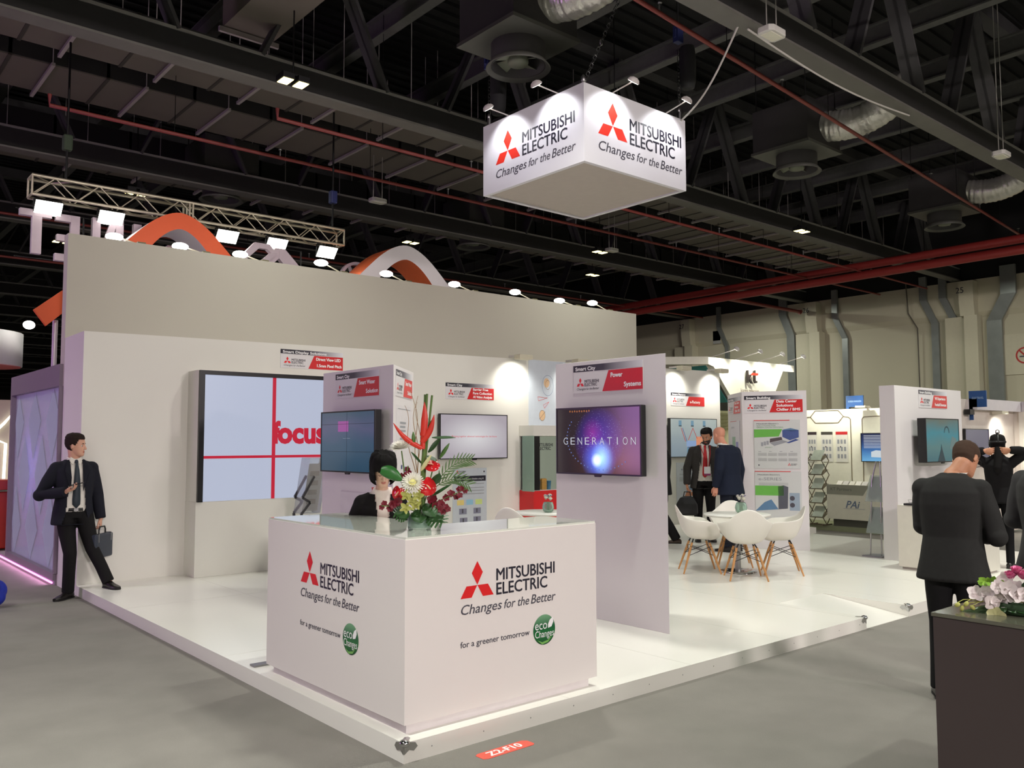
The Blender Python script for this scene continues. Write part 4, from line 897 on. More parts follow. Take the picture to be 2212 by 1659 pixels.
letter('white upright letter stroke inside the orange arch', [R(1.78, 4.25, 1.88, 4.72)], 9.3, 'block_letter')
letter('angular white letter with one open slot, next to the orange arch', [[(2.60, 4.50), (2.72, 4.50), (2.95, 4.73), (2.95, 4.81), (2.88, 4.81)], [(2.951, 4.73), (3.08, 4.73), (3.14, 4.68), (3.24, 4.68), (3.12, 4.81), (2.951, 4.81)], [(2.90, 4.45), (3.02, 4.45), (3.24, 4.679), (3.14, 4.679)]], 8.62, 'block_letter')
letter('second angular white letter with slanted slots above the tall wall', [[(3.0, 4.45), (3.12, 4.45), (3.30, 4.62), (3.30, 4.78), (3.24, 4.78)], [(3.301, 4.62), (3.46, 4.45), (3.74, 4.45), (3.40, 4.78), (3.301, 4.78)]], 8.66, 'block_letter')
m = MB()
for a in range(24):
    A, B = math.radians(a*7.5), math.radians((a+1)*7.5); c = V((5.04, 9.3, 4.55))
    m.prism([(0.29*math.cos(A), 0.29*math.sin(A)), (0.29*math.cos(B), 0.29*math.sin(B)), (0.34*math.cos(B), 0.34*math.sin(B)), (0.34*math.cos(A), 0.34*math.sin(A))][::-1], 0.08, c, X, Z)
for a in (40, 75, 110, 145): m.bar(V((5.04, 9.34, 4.55)), V((5.04+0.31*math.cos(math.radians(a)), 9.34, 4.55+0.31*math.sin(math.radians(a)))), 0.03, 0.05)
m.bar(V((5.04, 9.34, 0)), V((5.04, 9.34, 4.55)), 0.04, 0.04)
tag(m.build('ring_emblem', LET), 'white spoked ring emblem beside the white arch', 'sign letter')
# ------------------------------------------------------------------ glass partition, left side of the stand
MAUVE = mat('mauve_partition_frame', (134, 120, 134), 0.45)
t = thing('glass_partition', 'glass partition with frosted diamonds behind the man with the briefcase', 'partition', (0, 9.0, 0.1))
m = MB(); m.box((-0.04, 7.56, 2.40), (0.10, 10.46, 2.67)); m.box((-0.04, 7.56, 0.06), (0.10, 10.46, 0.14)); m.box((-0.04, 10.38, 0.14), (0.10, 10.46, 2.40)); m.box((-0.04, 7.53, 0.14), (0.10, 7.58, 2.40)); m.build('frame', MAUVE, t)
MB().box((0.02, 7.58, 0.14), (0.03, 10.38, 2.40)).build('pane', glass('clear_partition_glass', (232, 240, 244), 0.02, 0.10), t)
FR = mat('frosted_diamond_film', (184, 198, 212), 0.55, var=0.03, alpha=0.9)
m = MB()
for r_, z in enumerate((2.0, 1.28, 0.56)):
    for k in range(-1, 4):
        y = 7.62+k*1.03+(0.48 if r_ % 2 == 0 else 0.0); h = 0.53
        pts = [(y, z+h), (y-0.37, z), (y, z-h), (y+0.37, z)]
        cl = []
        for i in range(4):                          # clip to the pane
            cl.append((min(max(pts[i][0], 7.585), 10.375), min(max(pts[i][1], 0.145), 2.395)))
        if max(p[0] for p in cl)-min(p[0] for p in cl) > 0.1: m.add([V((0.018, p[0], p[1])) for p in cl], [(0, 1, 2, 3)])
m.build('frosted_film', FR, t)
MB().box((-0.02, 7.55, 0.0), (0.12, 11.2, 0.06)).build('sill', mat('mauve_sill', (150, 136, 150), 0.5), t)
MB().box((-0.035, 7.65, 0.012), (-0.021, 11.1, 0.03)).build('light_strip', glow('pink_light_strip', (255, 150, 230), 3.0), t)
lamp('strip_glow_light', 'AREA', (-0.06, 9.3, 0.05), 7, (1, 0.45, 0.9), aim=(-1.2, 9.3, -0.1), size=3.2, size_y=0.05)
# things beyond the glass
t = thing('violet_glow_tubes', 'added crossed violet tubes imitating the purple glow behind the frosted glass', 'lamp', (0.9, 10.2, 0))  # made-up tubes standing in for LED glow seen through the glass
for a, b in (((0.85, 9.75, 0.6), (0.85, 9.15, 2.0)), ((0.85, 9.0, 0.6), (0.85, 9.65, 2.0))): MB().tube([a, b], 0.035, 8).build('tube', glow('violet_tube', (130, 70, 255), 2.2), t)
MB().tube([(0.85, 9.40, 0), (0.85, 9.40, 0.6)], 0.05, 10).build('stem', STEEL, t)
lamp('violet_fill_light', 'POINT', (0.7, 9.4, 1.4), 12, (0.5, 0.3, 1.0), size=0.2)  # added point light to spread the purple glow
t = thing('colour_sign', 'sign with coloured letters glowing behind the glass partition', 'sign', (0.85, 12.0, 2.2))
MB().box((0.3, 12.05, 2.16), (1.15, 12.15, 2.68)).build('board', mat('grey_sign_board', (120, 116, 124), 0.6), t); MB().box((0.68, 12.06, 0), (0.76, 12.14, 2.159)).build('post', STEEL, t)
for ch, x, c in (('1', 0.40, (240, 110, 120)), ('Q', 0.52, (240, 150, 60)), ('F', 0.72, (240, 220, 70)), ('C', 0.88, (160, 226, 190))):
    q = MB(); q.text(ch, V((x, 12.04, 2.38)), X, Z, 0.16, 0.13, bold=0.04); q.build('letter', glow('glow_%d_%d_%d' % c, c, 1.4), t)
MB().box((0.3, 12.0, 2.24), (1.15, 12.04, 2.30)).build('light_bar', glow('white_light_bar', (255, 250, 250), 3), t)
t = thing('lit_frame', 'cream stand panel edged with glowing white lines behind the red counter', 'stand', (0.1, 12.6, 0))
MB().box((-1.2, 12.9, 0), (0.62, 13.0, 2.45)).build('back_panel', mat('cream_panel', (206, 196, 176), 0.6), t)
for pts in ([(-0.1, 12.85, 1.6), (0.30, 12.85, 2.05), (0.52, 12.85, 2.35), (0.44, 12.85, 1.75), (0.42, 12.85, 0.2)], [(-0.3, 12.84, 1.45), (0.22, 12.84, 1.75), (0.33, 12.84, 1.70), (0.30, 12.84, 0.2)]):
    MB().tube([V(p) for p in pts], 0.025, 6).build('light_line', glow('warm_white_line', (255, 250, 236), 2.2), t)
t = thing('red_counter', 'red counter with a chrome rail beyond the glass partition', 'counter', (0.1, 12.0, 0))
MB().box((-0.9, 11.9, 0.02), (0.27, 12.4, 1.12)).build('body', mat('red_lacquer', (176, 44, 28), 0.35), t, bevel=0.02)
m = MB(); m.tube([(-0.9, 11.8, 0.93), (0.30, 11.8, 0.95), (0.36, 11.9, 0.90), (0.36, 11.9, 0.05)], 0.018, 8); m.build('rail', CHROME, t)
t = thing('curved_fascia', 'white curved hanging fascia with a red underside', 'sign', (0.1, 12, 3.0))
rg = []
for k in range(15): a = math.radians(-100+k*13); rg.append((-0.75+1.22*math.cos(a)*1.0, 12.6+0.9*math.sin(a)))
m = MB(); n = len(rg); m.add([V((x, y, z)) for z in (2.99, 3.55) for x, y in rg], [(k, k+1, n+k+1, n+k) for k in range(n-1)], True); m.build('fascia', WAR, t, solid=0.03)
m = MB(); m.add([V((x, y, 2.98)) for x, y in rg], [tuple(range(n))]); m.build('red_underside', mat('red_underside', (190, 70, 74), 0.5), t)
m = MB(); m.ball((0.42, 11.8, 3.64), (0.09, 0.09, 0.07), 12, 8); fl = tag(m.build('spot_globe', WL), 'glaring white spot on top of the curved fascia', 'lamp')
# ------------------------------------------------------------------ neighbouring stand with the k t sign
t = thing('fascia_stand', 'white spotlit stand fascia with the black and red letters kt', 'stand', (14.4, 7.8, 0))
KW = mat('cream_white_fascia', (232, 230, 214), 0.5); TEAL = mat('teal_fascia_inside', (40, 128, 126), 0.4)
m = MB(); m.prism([(12.83, 3.40), (13.02, 3.36), (13.75, 2.60), (13.9, 0.1), (14.9, 0.1), (15.25, 2.60), (15.78, 3.40), (16.27, 3.40), (16.27, 3.56), (12.83, 3.56)][::1], -0.10, (0, 7.5, 0), X, Z); m.build('fascia_panel', KW, t)
m = MB(); m.add([(12.83, 7.5, 3.40), (11.0, 9.33, 3.40), (11.0, 9.33, 3.57), (12.83, 7.5, 3.57), (12.93, 7.6, 3.40), (11.1, 9.43, 3.40), (11.1, 9.43, 3.57), (12.93, 7.6, 3.57)], [(0, 3, 2, 1), (4, 5, 6, 7), (0, 1, 5, 4), (3, 7, 6, 2)]); m.build('chamfer_band', KW, t)
m = MB(); m.add([(12.93, 7.65, 3.38), (13.72, 7.65, 2.60), (13.72, 9.3, 2.60), (12.93, 9.3, 3.38)], [(0, 1, 2, 3)]); m.add([(15.82, 7.62, 3.40), (15.3, 7.62, 2.6), (15.9, 8.4, 2.6), (16.5, 8.4, 3.40)], [(0, 1, 2, 3)]); m.build('teal_flank', TEAL, t, solid=0.03)
MB().box((11.3, 9.4, 2.5), (16.5, 9.5, 3.35)).build('dark_gap_sheet', mat('dark_gap_sheet', (60, 60, 54), 0.7), t)  # dark sheet put in for the shaded gap under the band
MB().box((12.0, 9.2, 0.1), (16.5, 9.3, 2.49)).build('lit_back_wall', mat('pale_yellow_wall', (226, 222, 178), 0.6), t)
m = MB()
for k in range(5): m.box((15.0, 9.16, 2.0+0.09*k), (16.0, 9.19, 2.06+0.09*k))
m.build('louvre', mat('olive_louvre', (170, 164, 120), 0.6), t)
q = MB(); q.text('kt', V((15.5, 9.19, 1.42)), X, Z, 0.26, 0.26, bold=0.02); q.build('small_lettering', mat('olive_lettering', (150, 150, 110), 0.5), t)
KB = mat('dark_brown_letter', (44, 36, 36), 0.4)
q = MB(); f = V((14.18, 7.46, 3.045)); ks = 0.56; K = lambda *p: [(a_*ks, b_*ks) for a_, b_ in p]
q.prism(K((0, 0), (0.10, 0), (0.10, 0.52), (0, 0.50)), 0.04, f, X, Z); q.prism(K((0.101, 0.14), (0.30, -0.02), (0.42, -0.02), (0.18, 0.20), (0.32, 0.34), (0.22, 0.34), (0.101, 0.22)), 0.04, f, X, Z)
q.prism(K((0.49, 0.06), (0.56, 0.0), (0.70, 0.02), (0.70, 0.10), (0.62, 0.09), (0.59, 0.12), (0.59, 0.54), (0.49, 0.50)), 0.04, f, X, Z); q.build('logo_lettering', KB, t)
q = MB(); q.prism(K((0.24, 0.32), (0.66, 0.32), (0.72, 0.36), (0.72, 0.42), (0.34, 0.42), (0.24, 0.36)), 0.02, f-Y*0.041, X, Z); q.build('logo_red_stroke', mat('orange_red_print', (226, 60, 40), 0.4), t)
q = MB(); q.text('korea telecom', V((14.02, 7.495, 2.83)), X, Z, 0.09, 0.72); q.build('small_name', mat('brown_print', (130, 110, 96), 0.5), t)
for x in (12.95, 13.85, 14.75, 15.65):
    arm_lamp(t, (x, 7.52, 3.56), (x+0.25, 7.02, 3.72), (x+0.15, 7.5, 3.1), 55, 105, (1, 0.98, 0.84), size=0.10)
# partner area with hexagon wall
t = thing('hexagon_wall', 'bright cream stand wall with grey hexagon outlines and posters', 'stand wall', (13.6, 4, 0))
MB().box((13.6, 2.45, 0.1), (13.75, 5.9, 2.345)).build('wall_panel', KW, t)
MB().box((12.7, 2.45, 0.0), (13.75, 5.9, 0.10)).build('plinth', mat('grey_green_carpet', (128, 132, 104), 0.9), t)
HX = mat('grey_outline_print', (120, 108, 84), 0.5); m = MB()
def hexline(pts):
    for a, b in zip(pts, pts[1:]): m.bar(V((13.594, a[0], a[1])), V((13.594, b[0], b[1])), 0.014, 0.008, X)
hexline([(5.53, 2.20), (5.42, 2.325), (4.92, 2.325), (4.81, 2.20), (4.92, 2.075), (5.42, 2.075), (5.53, 2.20), (5.85, 2.20)]); hexline([(4.81, 2.20), (4.70, 2.18), (4.66, 2.14), (4.66, 0.2)])
hexline([(4.42, 0.2), (4.42, 2.14), (4.38, 2.18), (4.05, 2.19), (3.95, 2.10), (3.5, 2.10), (3.4, 2.2)]); m.build('hexagon_outline', HX, t)
for i, (ya, yb, hc) in enumerate(((5.30, 5.05, (66, 62, 56)), (4.98, 4.73, (190, 40, 44)), (5.60, 5.40, (56, 44, 48)))):
    def kp(tt, o, u, w, h, hc=hc, i=i):
        D = Draw(o, u, w, h); D.rect('head_band', mat('print_%d_%d_%d' % hc, hc, 0.5), 0, 0.9, 1, 1)
        for k in range(3):
            for c in range(3): D.rect('diagram', GREYT, 0.12+0.28*c, 0.12+0.24*k, 0.30+0.28*c, 0.26+0.24*k)
        D.disc('dark_dot', INKG, 0.4, 0.5, 0.015); D.done(tt)
    poster(('poster with a dark head band on the hexagon wall', 'poster with a red head band on the hexagon wall', 'poster half hidden by the data center tower on the hexagon wall')[i], (13.6, ya, 1.285), -Y, ya-yb, 0.61, kp, board=mat('pale_board', (222, 220, 212), 0.5), group='posters on the hexagon wall')
def kt_gfx(sc, o, u, w, h):
    D = Draw(o, u, w, h); wt = glow('white_screen_text', (225, 230, 240), 0.85)
    for k in range(9): D.rect('text_lines', wt, 0.05, 0.92-0.055*k, 0.95-0.12*(k % 3), 0.94-0.055*k)
    D.poly('machine', glow('pale_machine', (220, 230, 236), 0.9), [(0.2, 0.15), (0.5, 0.13), (0.6, 0.2), (0.58, 0.36), (0.3, 0.40), (0.2, 0.34)]); D.done(sc)
tv('television with white text on blue on the hexagon wall', (13.52, 4.42, 1.30), -Y, 0.98, 0.56, noise_screen('blue_text_screen', [(0, (120, 190, 240)), (0.4, (60, 120, 190)), (0.7, (30, 60, 120)), (1, (20, 36, 80))], 1.5, 0.85), depth=0.04, gap=0.039, gfx=kt_gfx)
for yy in (5.2, 4.4, 3.4): lamp('hexagon_wall_light', 'SPOT', (13.05, yy, 2.75), 62, (1, 0.98, 0.82), aim=(13.6, yy, 1.9), size=0.06, spot=125, blend=0.8)
t = thing('wall_lamp_bar', 'small clip lamp on the top edge of the hexagon wall', 'lamp', (13.5, 4.3, 2.35))
MB().box((13.30, 4.2, 2.35), (13.5, 4.4, 2.39)).build('lamp_head', MATS['beige_lamp_head'], t); MB().box((13.5, 4.28, 2.346), (13.7, 4.32, 2.37)).build('lamp_arm', ARM, t)
t = thing('partner_counter', 'grey white partner counter with brochures in front of the hexagon wall', 'counter', (12.8, 4.2, 0))
MB().box((12.62, 3.60, 0.24), (13.1, 4.66, 0.885)).build('body', mat('warm_grey_counter', (206, 204, 186), 0.45), t)
MB().prism([(0, 0.70), (0.72, 0.70), (0.84, 0.885), (0, 0.885)], 0.004, (12.62, 4.66, 0), -Y, Z).build('grey_band', mat('grey_counter_band', (132, 132, 118), 0.5), t)
MB().box((12.70, 3.65, 0.10), (13.05, 4.58, 0.239)).build('plinth', mat('dark_grey_plinth', (84, 84, 74), 0.6), t)
q = MB(); q.text('KT Partners', V((12.614, 4.58, 0.775)), -Y, Z, 0.055, 0.42); q.build('band_lettering', mat('dark_grey_lettering', (84, 84, 76), 0.5), t)
q = MB(); q.text('PAi', V((12.617, 4.28, 0.46)), -Y, Z, 0.13, 0.24, shear=0.3, bold=0.03); q.build('logo_lettering', mat('steel_blue_lettering', (96, 110, 130), 0.5), t)
q = MB(); q.poly([(0, 0), (0.42, 0.005), (0.42, 0.012), (0, 0.007)], V((12.617, 4.33, 0.44)), -Y, Z); q.build('logo_underline', GREYT, t)
b0 = None
for k in range(7):
    y = 4.52-0.125*k
    b = MB(); b.add([(12.72, y, 0.886), (12.72, y-0.10, 0.886), (12.80, y-0.10, 0.95), (12.80, y, 0.95), (12.86, y-0.10, 0.886), (12.86, y, 0.886)], [(0, 1, 2, 3), (3, 2, 4, 5), (0, 3, 5), (1, 4, 2), (0, 5, 4, 1)])
    o = b.build('name_card', mat('card_tone_%d' % (k % 3), ((226, 222, 212), (200, 196, 190), (214, 210, 196))[k % 3], 0.5)); tag(o, 'small tent card on the partner counter, %s from its banded end' % ('first', 'second', 'third', 'fourth', 'fifth', 'sixth', 'seventh')[k], 'card', 'tent cards on the partner counter')
def zigzag_rack(label, x, y, u, n, z0, w, hh, mt, sheets=True):
    """folding zigzag literature rack seen from the side"""
    t = thing('literature_rack', label, 'brochure rack', (x, y, z0)); u = V(u).normalized(); n_ = u.cross(Z); o = V((x, y, z0)); d = 0.26
    for s in (0, 1):
        m = MB(); side = o+u*w*s
        for k in range(n):
            z = k*hh
            for a, b in (((0, z), (d/2, z+hh/2)), ((d/2, z+hh/2), (0, z+hh)), ((0, z), (-d/2, z+hh/2)), ((-d/2, z+hh/2), (0, z+hh))): m.bar(side-n_*a[0]+Z*a[1], side-n_*b[0]+Z*b[1], 0.012, 0.012)
        m.build('side_frame', mt, t)
    for k in range(n):
        m = MB(); a = o+Z*(k*hh+hh*0.5); m.add([a+n_*0.12, a+n_*0.12+u*w, a-n_*0.10+u*w+Z*0.10, a-n_*0.10+Z*0.10], [(0, 1, 2, 3)]); m.build('shelf', mt, t, solid=0.006)
        if sheets:
            m = MB(); q = a+n_*0.095+u*0.04+Z*0.015; m.add([q, q+u*(w-0.08), q+u*(w-0.08)-n_*0.16+Z*0.19, q-n_*0.16+Z*0.19], [(0, 1, 2, 3)])
            tag(m.build('brochure', mat('pale_green_blue_brochure', (196, 206, 190), 0.5, var=0.3, scale=8), None, solid=0.006), 'brochure on the %s shelf of the folding zigzag rack' % ('lowest', 'second lowest', 'middle', 'second highest', 'highest')[k], 'brochure', 'brochures on the zigzag rack')
    m = MB(); m.bar(o-n_*0.18, o+n_*0.18, 0.02, 0.02); m.bar(o-n_*0.18+u*w, o+n_*0.18+u*w, 0.02, 0.02); m.bar(o, o+u*w, 0.02, 0.02); m.build('foot_frame', mt, t)
zigzag_rack('dark folding zigzag literature rack between the data center tower and partner counter', 12.7, 5.02, -Y, 5, 0.11, 0.30, 0.27, mat('bronze_rack', (110, 100, 80), 0.4, 0.5))
t = thing('literature_rack', 'tall chrome leaflet stand against the side of the box tower', 'brochure rack', (9.1, 1.9, PF))
m = MB(); m.prism([(-0.16, -0.14), (0.16, -0.14), (0.16, 0.14), (-0.16, 0.14)], 0.012, (9.08, 1.93, PF)); m.build('base_plate', STEEL, t)
for s in (-0.07, 0.09): MB().tube([(9.06, 1.93+s, PF+0.01), (9.09, 1.91+s*0.8, 1.15), (9.12, 1.9+s*0.3, 1.42)], 0.011, 8).build('post', CHROME, t)
for k, z in enumerate((0.42, 0.86)):
    m = MB(); m.add([(9.03, 2.06, z), (9.03, 1.80, z), (9.12, 1.82, z+0.36), (9.12, 2.02, z+0.36)], [(0, 1, 2, 3)]); m.build('acrylic_tray', glass('tray_acrylic', (226, 232, 230), 0.05, 0.25), t, solid=0.006)
    m = MB(); m.add([(9.045, 2.04, z+0.03), (9.045, 1.82, z+0.03), (9.125, 1.84, z+0.34), (9.125, 2.0, z+0.34)], [(0, 1, 2, 3)]); m.build('leaflet', mat('pale_leaflet', (196, 192, 190), 0.5, var=0.25, scale=10), t, solid=0.004)
# stand at the far right
t = thing('striped_stand', 'white lit stand with vertical slats behind the woman with the headset', 'stand', (14, 1.5, 0))
MB().box((12.6, 2.2, 0.05), (15.05, 2.32, 2.42)).build('back_wall', mat('warm_white_wall', (226, 216, 206), 0.6), t)
MB().box((13.0, 2.05, 2.24), (15.1, 2.199, 2.43)).build('fascia', mat('lilac_white_fascia', (210, 204, 208), 0.5), t)
MB().box((15.06, -3.0, 0.05), (15.16, 2.2, 2.42)).build('side_wall', MATS['warm_white_wall'], t)
m = MB()
for k in range(24): m.box((15.02, 2.1-0.2*k, 0.05), (15.055, 1.925-0.2*k, 2.24))
m.build('slats', mat('cream_slat', (232, 228, 218), 0.5), t)
MB().box((15.0, -3.0, 2.24), (15.055, 2.04, 2.43)).build('side_fascia', MATS['lilac_white_fascia'], t)
MB().box((13.9, 1.98, 2.18), (14.2, 2.15, 2.23)).build('lamp_bar', MATS['beige_lamp_head'], t)
MB().box((12.78, 2.08, 2.15), (12.96, 2.18, 2.24)).build('black_box', BLACK, t)
lamp('slat_stand_light', 'SPOT', (14.05, 1.92, 2.15), 45, (1, 0.97, 0.88), aim=(14.3, 2.2, 1.5), size=0.08, spot=130, blend=0.8)
lamp('slat_stand_light', 'SPOT', (14.5, 1.2, 2.15), 45, (1, 0.97, 0.88), aim=(15.0, 1.2, 1.4), size=0.08, spot=130, blend=0.8)
def rb_gfx(sc, o, u, w, h):
    D = Draw(o, u, w, h); D.rect('violet_patch', glow('violet_patch', (110, 60, 250), 1.3), 0.02, 0.12, 0.40, 0.52); D.done(sc)
tv('television with a dark blue picture behind the headset', (12.72, 2.15, 1.35), X, 1.0, 0.56, noise_screen('navy_screen', [(0, (24, 30, 110)), (1, (40, 50, 120))], 2, 0.45), depth=0.04, gap=0.009, gfx=rb_gfx)
BS = mat('blue_hanging_sign', (34, 78, 136), 0.45)
for lb, x, ya, yb, za, zb, txt in (('blue sign standing above the hexagon wall', 13.68, 4.79, 4.43, 2.346, 2.61, 'KOREA PAVILION'), ('blue sign at the corner of the slatted stand', 13.0, 2.18, 1.90, 2.28, 2.56, 'GULF TRAVEL')):
    t = thing('aisle_sign', lb, 'sign', (x, ya, za), group='blue stand signs')
    m = MB(); m.box((x, yb, za+0.04 if x > 13.5 else za), (x+0.03, ya, zb)); m.build('panel', BS, t)
    m = MB(); m.box((x, ya-0.06, za-(0.0 if x > 13.5 else 0.22)), (x+0.028, ya, za+0.04 if x > 13.5 else za)); m.build('side_tab', BS, t)
    q = MB(); q.text(txt, V((x-0.002, ya-0.05, (za+zb)/2)), -Y, Z, 0.035, ya-yb-0.09); q.build('lettering', mat('pale_blue_print', (170, 196, 220), 0.5), t)
# hall wall services
def trunk(label, y, w, zk=5.35, jog=-0.3, x=24.86, top=6.9, both=0.0):
    """galvanised cable trunking with a kink where the wall steps back"""
    m = MB(); p = [(y-jog, top), (y-jog, zk+0.75), (y, zk), (y, 0.0)]
    def xx(z): return x-0.1 if z > 5.45 else x
    for (ya, za), (yb, zb) in zip(p, p[1:]): m.bar(V((xx(za), ya, za)), V((xx(zb), yb, zb)), w, 0.10, X) if False else m.add([(xx(za)+dx, ya+s*w/2, za) for s in (-1, 1) for dx in (0, 0.1)]+[(xx(zb)+dx, yb+s*w/2, zb) for s in (-1, 1) for dx in (0, 0.1)], [(0, 2, 6, 4), (1, 5, 7, 3), (0, 4, 5, 1), (2, 3, 7, 6)])
    tag(m.build('cable_trunking', GALV), label, 'cable trunking', 'metal trunking on the hall wall')
trunk('metal trunking on the hall wall beside the grey junction box', 15.55, 0.16)
trunk('wide shiny metal trunking between the numbers 27 and 26', 12.75, 0.3, 5.5)
trunk('metal trunking beside the number 26, towards the thin cable', 10.75, 0.2, 5.2)
trunk('metal trunking of the pair before the number 25, beside the thin cable', 7.75, 0.22, 5.4)
trunk('metal trunking of the pair before the number 25, beside that number', 7.15, 0.22, 5.4)
trunk('thick dark grey trunking between the number 25 and the no smoking sign', 6.02, 0.42, 5.3, 0.45)
m = MB(); m.tube([(24.83, 8.6, 6.8), (24.83, 8.55, 5.8), (24.9, 8.3, 5.3), (24.95, 8.3, 0)], 0.02, 6); tag(m.build('wall_cable', mat('brown_cable', (90, 84, 74), 0.6)), 'thin dark cable running down the hall wall beside two trunkings', 'cable')
t = thing('no_smoking_sign', 'round red no smoking sign on the hall wall', 'sign', (24.98, 5.0, 4.2))
MB().box((24.975, 4.55, 3.65), (24.999, 5.95, 4.85)).build('board', mat('beige_sign_board', (198, 192, 168), 0.6), t)
D = Draw(V((24.97, 5.52-0.26, 4.2)), -Y, 1, 1); RD = mat('red_ring_paint', (176, 44, 40), 0.5)
D.ring('red_ring', RD, 0, 0, 0.20, 0.245, n=36); D.line('red_ring', RD, (-0.15, 0.16), (0.15, -0.16), 0.045, off=0.002); D.rect('cigarette', INKG, -0.14, -0.05, 0.12, -0.01); D.ring('smoke', INKG, 0.09, 0.07, 0.035, 0.045, a0=-60, a1=120); D.done(t)
m = MB(); m.box((24.90, 15.85, 5.5), (24.999, 16.2, 6.0)); tag(m.build('junction_box', mat('grey_junction_box', (170, 170, 166), 0.5)), 'grey junction box on the hall wall above the fascia lamps', 'box')
# ------------------------------------------------------------------ people
def interp(tab, x):
    if x <= tab[0][0]: return tab[0][1:]
    for p, q in zip(tab, tab[1:]):
        if x <= q[0]:
            k = (x-p[0])/(q[0]-p[0]); k = k*k*(3-2*k)*0.5+k*0.5
            return tuple(a+(b-a)*k for a, b in zip(p[1:], q[1:]))
    return tab[-1][1:]
HEADT = [(-0.120, 0.016, 0.074, 0.020), (-0.112, 0.034, 0.088, 0.006), (-0.095, 0.047, 0.093, -0.018), (-0.070, 0.057, 0.088, -0.045), (-0.040, 0.063, 0.089, -0.072), (-0.010, 0.070, 0.088, -0.090),
         (0.020, 0.074, 0.092, -0.099), (0.050, 0.076, 0.090, -0.101), (0.080, 0.071, 0.076, -0.094), (0.100, 0.058, 0.054, -0.076), (0.113, 0.038, 0.030, -0.052), (0.120, 0.012, 0.002, -0.018)]
def head_point(z, th, off=0.0):
    """head surface in head axes (x to its left, y forward, z up); th from +x towards the face"""
    w, f, b = interp(HEADT, z); c, s = math.cos(th), math.sin(th); ym = (f+b)/2; d = (f-b)/2
    x = w*math.copysign(abs(c)**0.92, c); y = ym+d*math.copysign(abs(s)**0.92, s)
    if s > 0:
        e = math.exp(-((abs(x)-0.031)/0.014)**2-((z-0.002)/0.012)**2); y -= 0.009*e
        e = math.exp(-((abs(x)-0.030)/0.02)**2-((z-0.022)/0.008)**2); y += 0.003*e
        e = math.exp(-((abs(x)-0.043)/0.018)**2-((z+0.030)/0.02)**2); y += 0.004*e
    r = V((x, y-ym, 0)); n = r.normalized() if r.length else V((1, 0, 0))
    return V((x, y, z))+n*off+Z*(off*0.9 if z > 0.09 else off*0.5*max(0, z)/0.09)
def head_grid(mb, M, zs, off, n=40, mask=None, cap=True):
    rings = [[M @ head_point(z, 2*math.pi*k/n, off(z, 2*math.pi*k/n) if callable(off) else off) for k in range(n)] for z in zs]
    if mask is None: return mb.rings(rings, caps=cap)
    vs = [p for r in rings for p in r]; fs = []
    for i in range(len(zs)-1):
        for k in range(n):
            th = 2*math.pi*(k+0.5)/n
            if mask((zs[i]+zs[i+1])/2, th): j = (k+1) % n; fs.append((i*n+k, i*n+j, (i+1)*n+j, (i+1)*n+k))
    used = sorted({q for f in fs for q in f}); mp = {q: i for i, q in enumerate(used)}
    mb.add([vs[q] for q in used], [tuple(mp[q] for q in f) for f in fs], True)
    top = M @ V((0, -0.01, zs[-1]+0.004+(off if not callable(off) else off(zs[-1], 0))*0.3)); mb.add(rings[-1]+[top], [(k, (k+1) % n, n) for k in range(n)], True)
    return mb
def blob(mb, pts, rs, n=12):
    pts = [V(p) for p in pts]; rs = rs if isinstance(rs, (list, tuple)) else [rs]*len(pts)
    mb.tube(pts, rs, n)
    for p, r in zip(pts, rs): mb.ball(p, r*0.985, n, 8)
def loft(mb, secs, n=28, ex=0.85):
    rg = []
    for c, w, d, a, f in secs:
        rg.append([V(c)+V(a)*w*math.copysign(abs(math.cos(t))**ex, math.cos(t))+V(f)*d*math.copysign(abs(math.sin(t))**ex, math.sin(t)) for t in [2*math.pi*k/n for k in range(n)]])
    mb.rings(rg)
def fuse(mb, name, mats, parent, voxel=0.006, smooth=3, cut=None, paint=None, solid=0.0):
    """one continuous skin over all the shapes gathered in mb"""
    me = bpy.data.meshes.new(name); me.from_pydata(mb.v, [], mb.f); me.update()
    o = bpy.data.objects.new(name, me); C.objects.link(o)
    m = o.modifiers.new('r', 'REMESH'); m.mode = 'VOXEL'; m.voxel_size = voxel
    if smooth: m = o.modifiers.new('s', 'SMOOTH'); m.factor = 0.5; m.iterations = smooth
    nm = bpy.data.meshes.new_from_object(o.evaluated_get(bpy.context.evaluated_depsgraph_get())); nm.name = name
    o.modifiers.clear(); o.data = nm; bpy.data.meshes.remove(me)
    if cut:
        import bmesh
        bm = bmesh.new(); bm.from_mesh(nm); bmesh.ops.delete(bm, geom=[f for f in bm.faces if cut(f.calc_center_median(), f.normal)], context='FACES'); bm.to_mesh(nm); bm.free()
    mats = mats if isinstance(mats, (list, tuple)) else [mats]
    nm.materials.clear()
    for x in mats: nm.materials.append(x)
    nm.polygons.foreach_set('use_smooth', [True]*len(nm.polygons))
    nm.polygons.foreach_set('material_index', [0]*len(nm.polygons))
    if paint:
        for p in nm.polygons:
            i = paint(p.center)
            if i: p.material_index = i
    o.parent = parent
    if solid: md = o.modifiers.new('thickness', 'SOLIDIFY'); md.thickness = solid; md.offset = 1
    return o
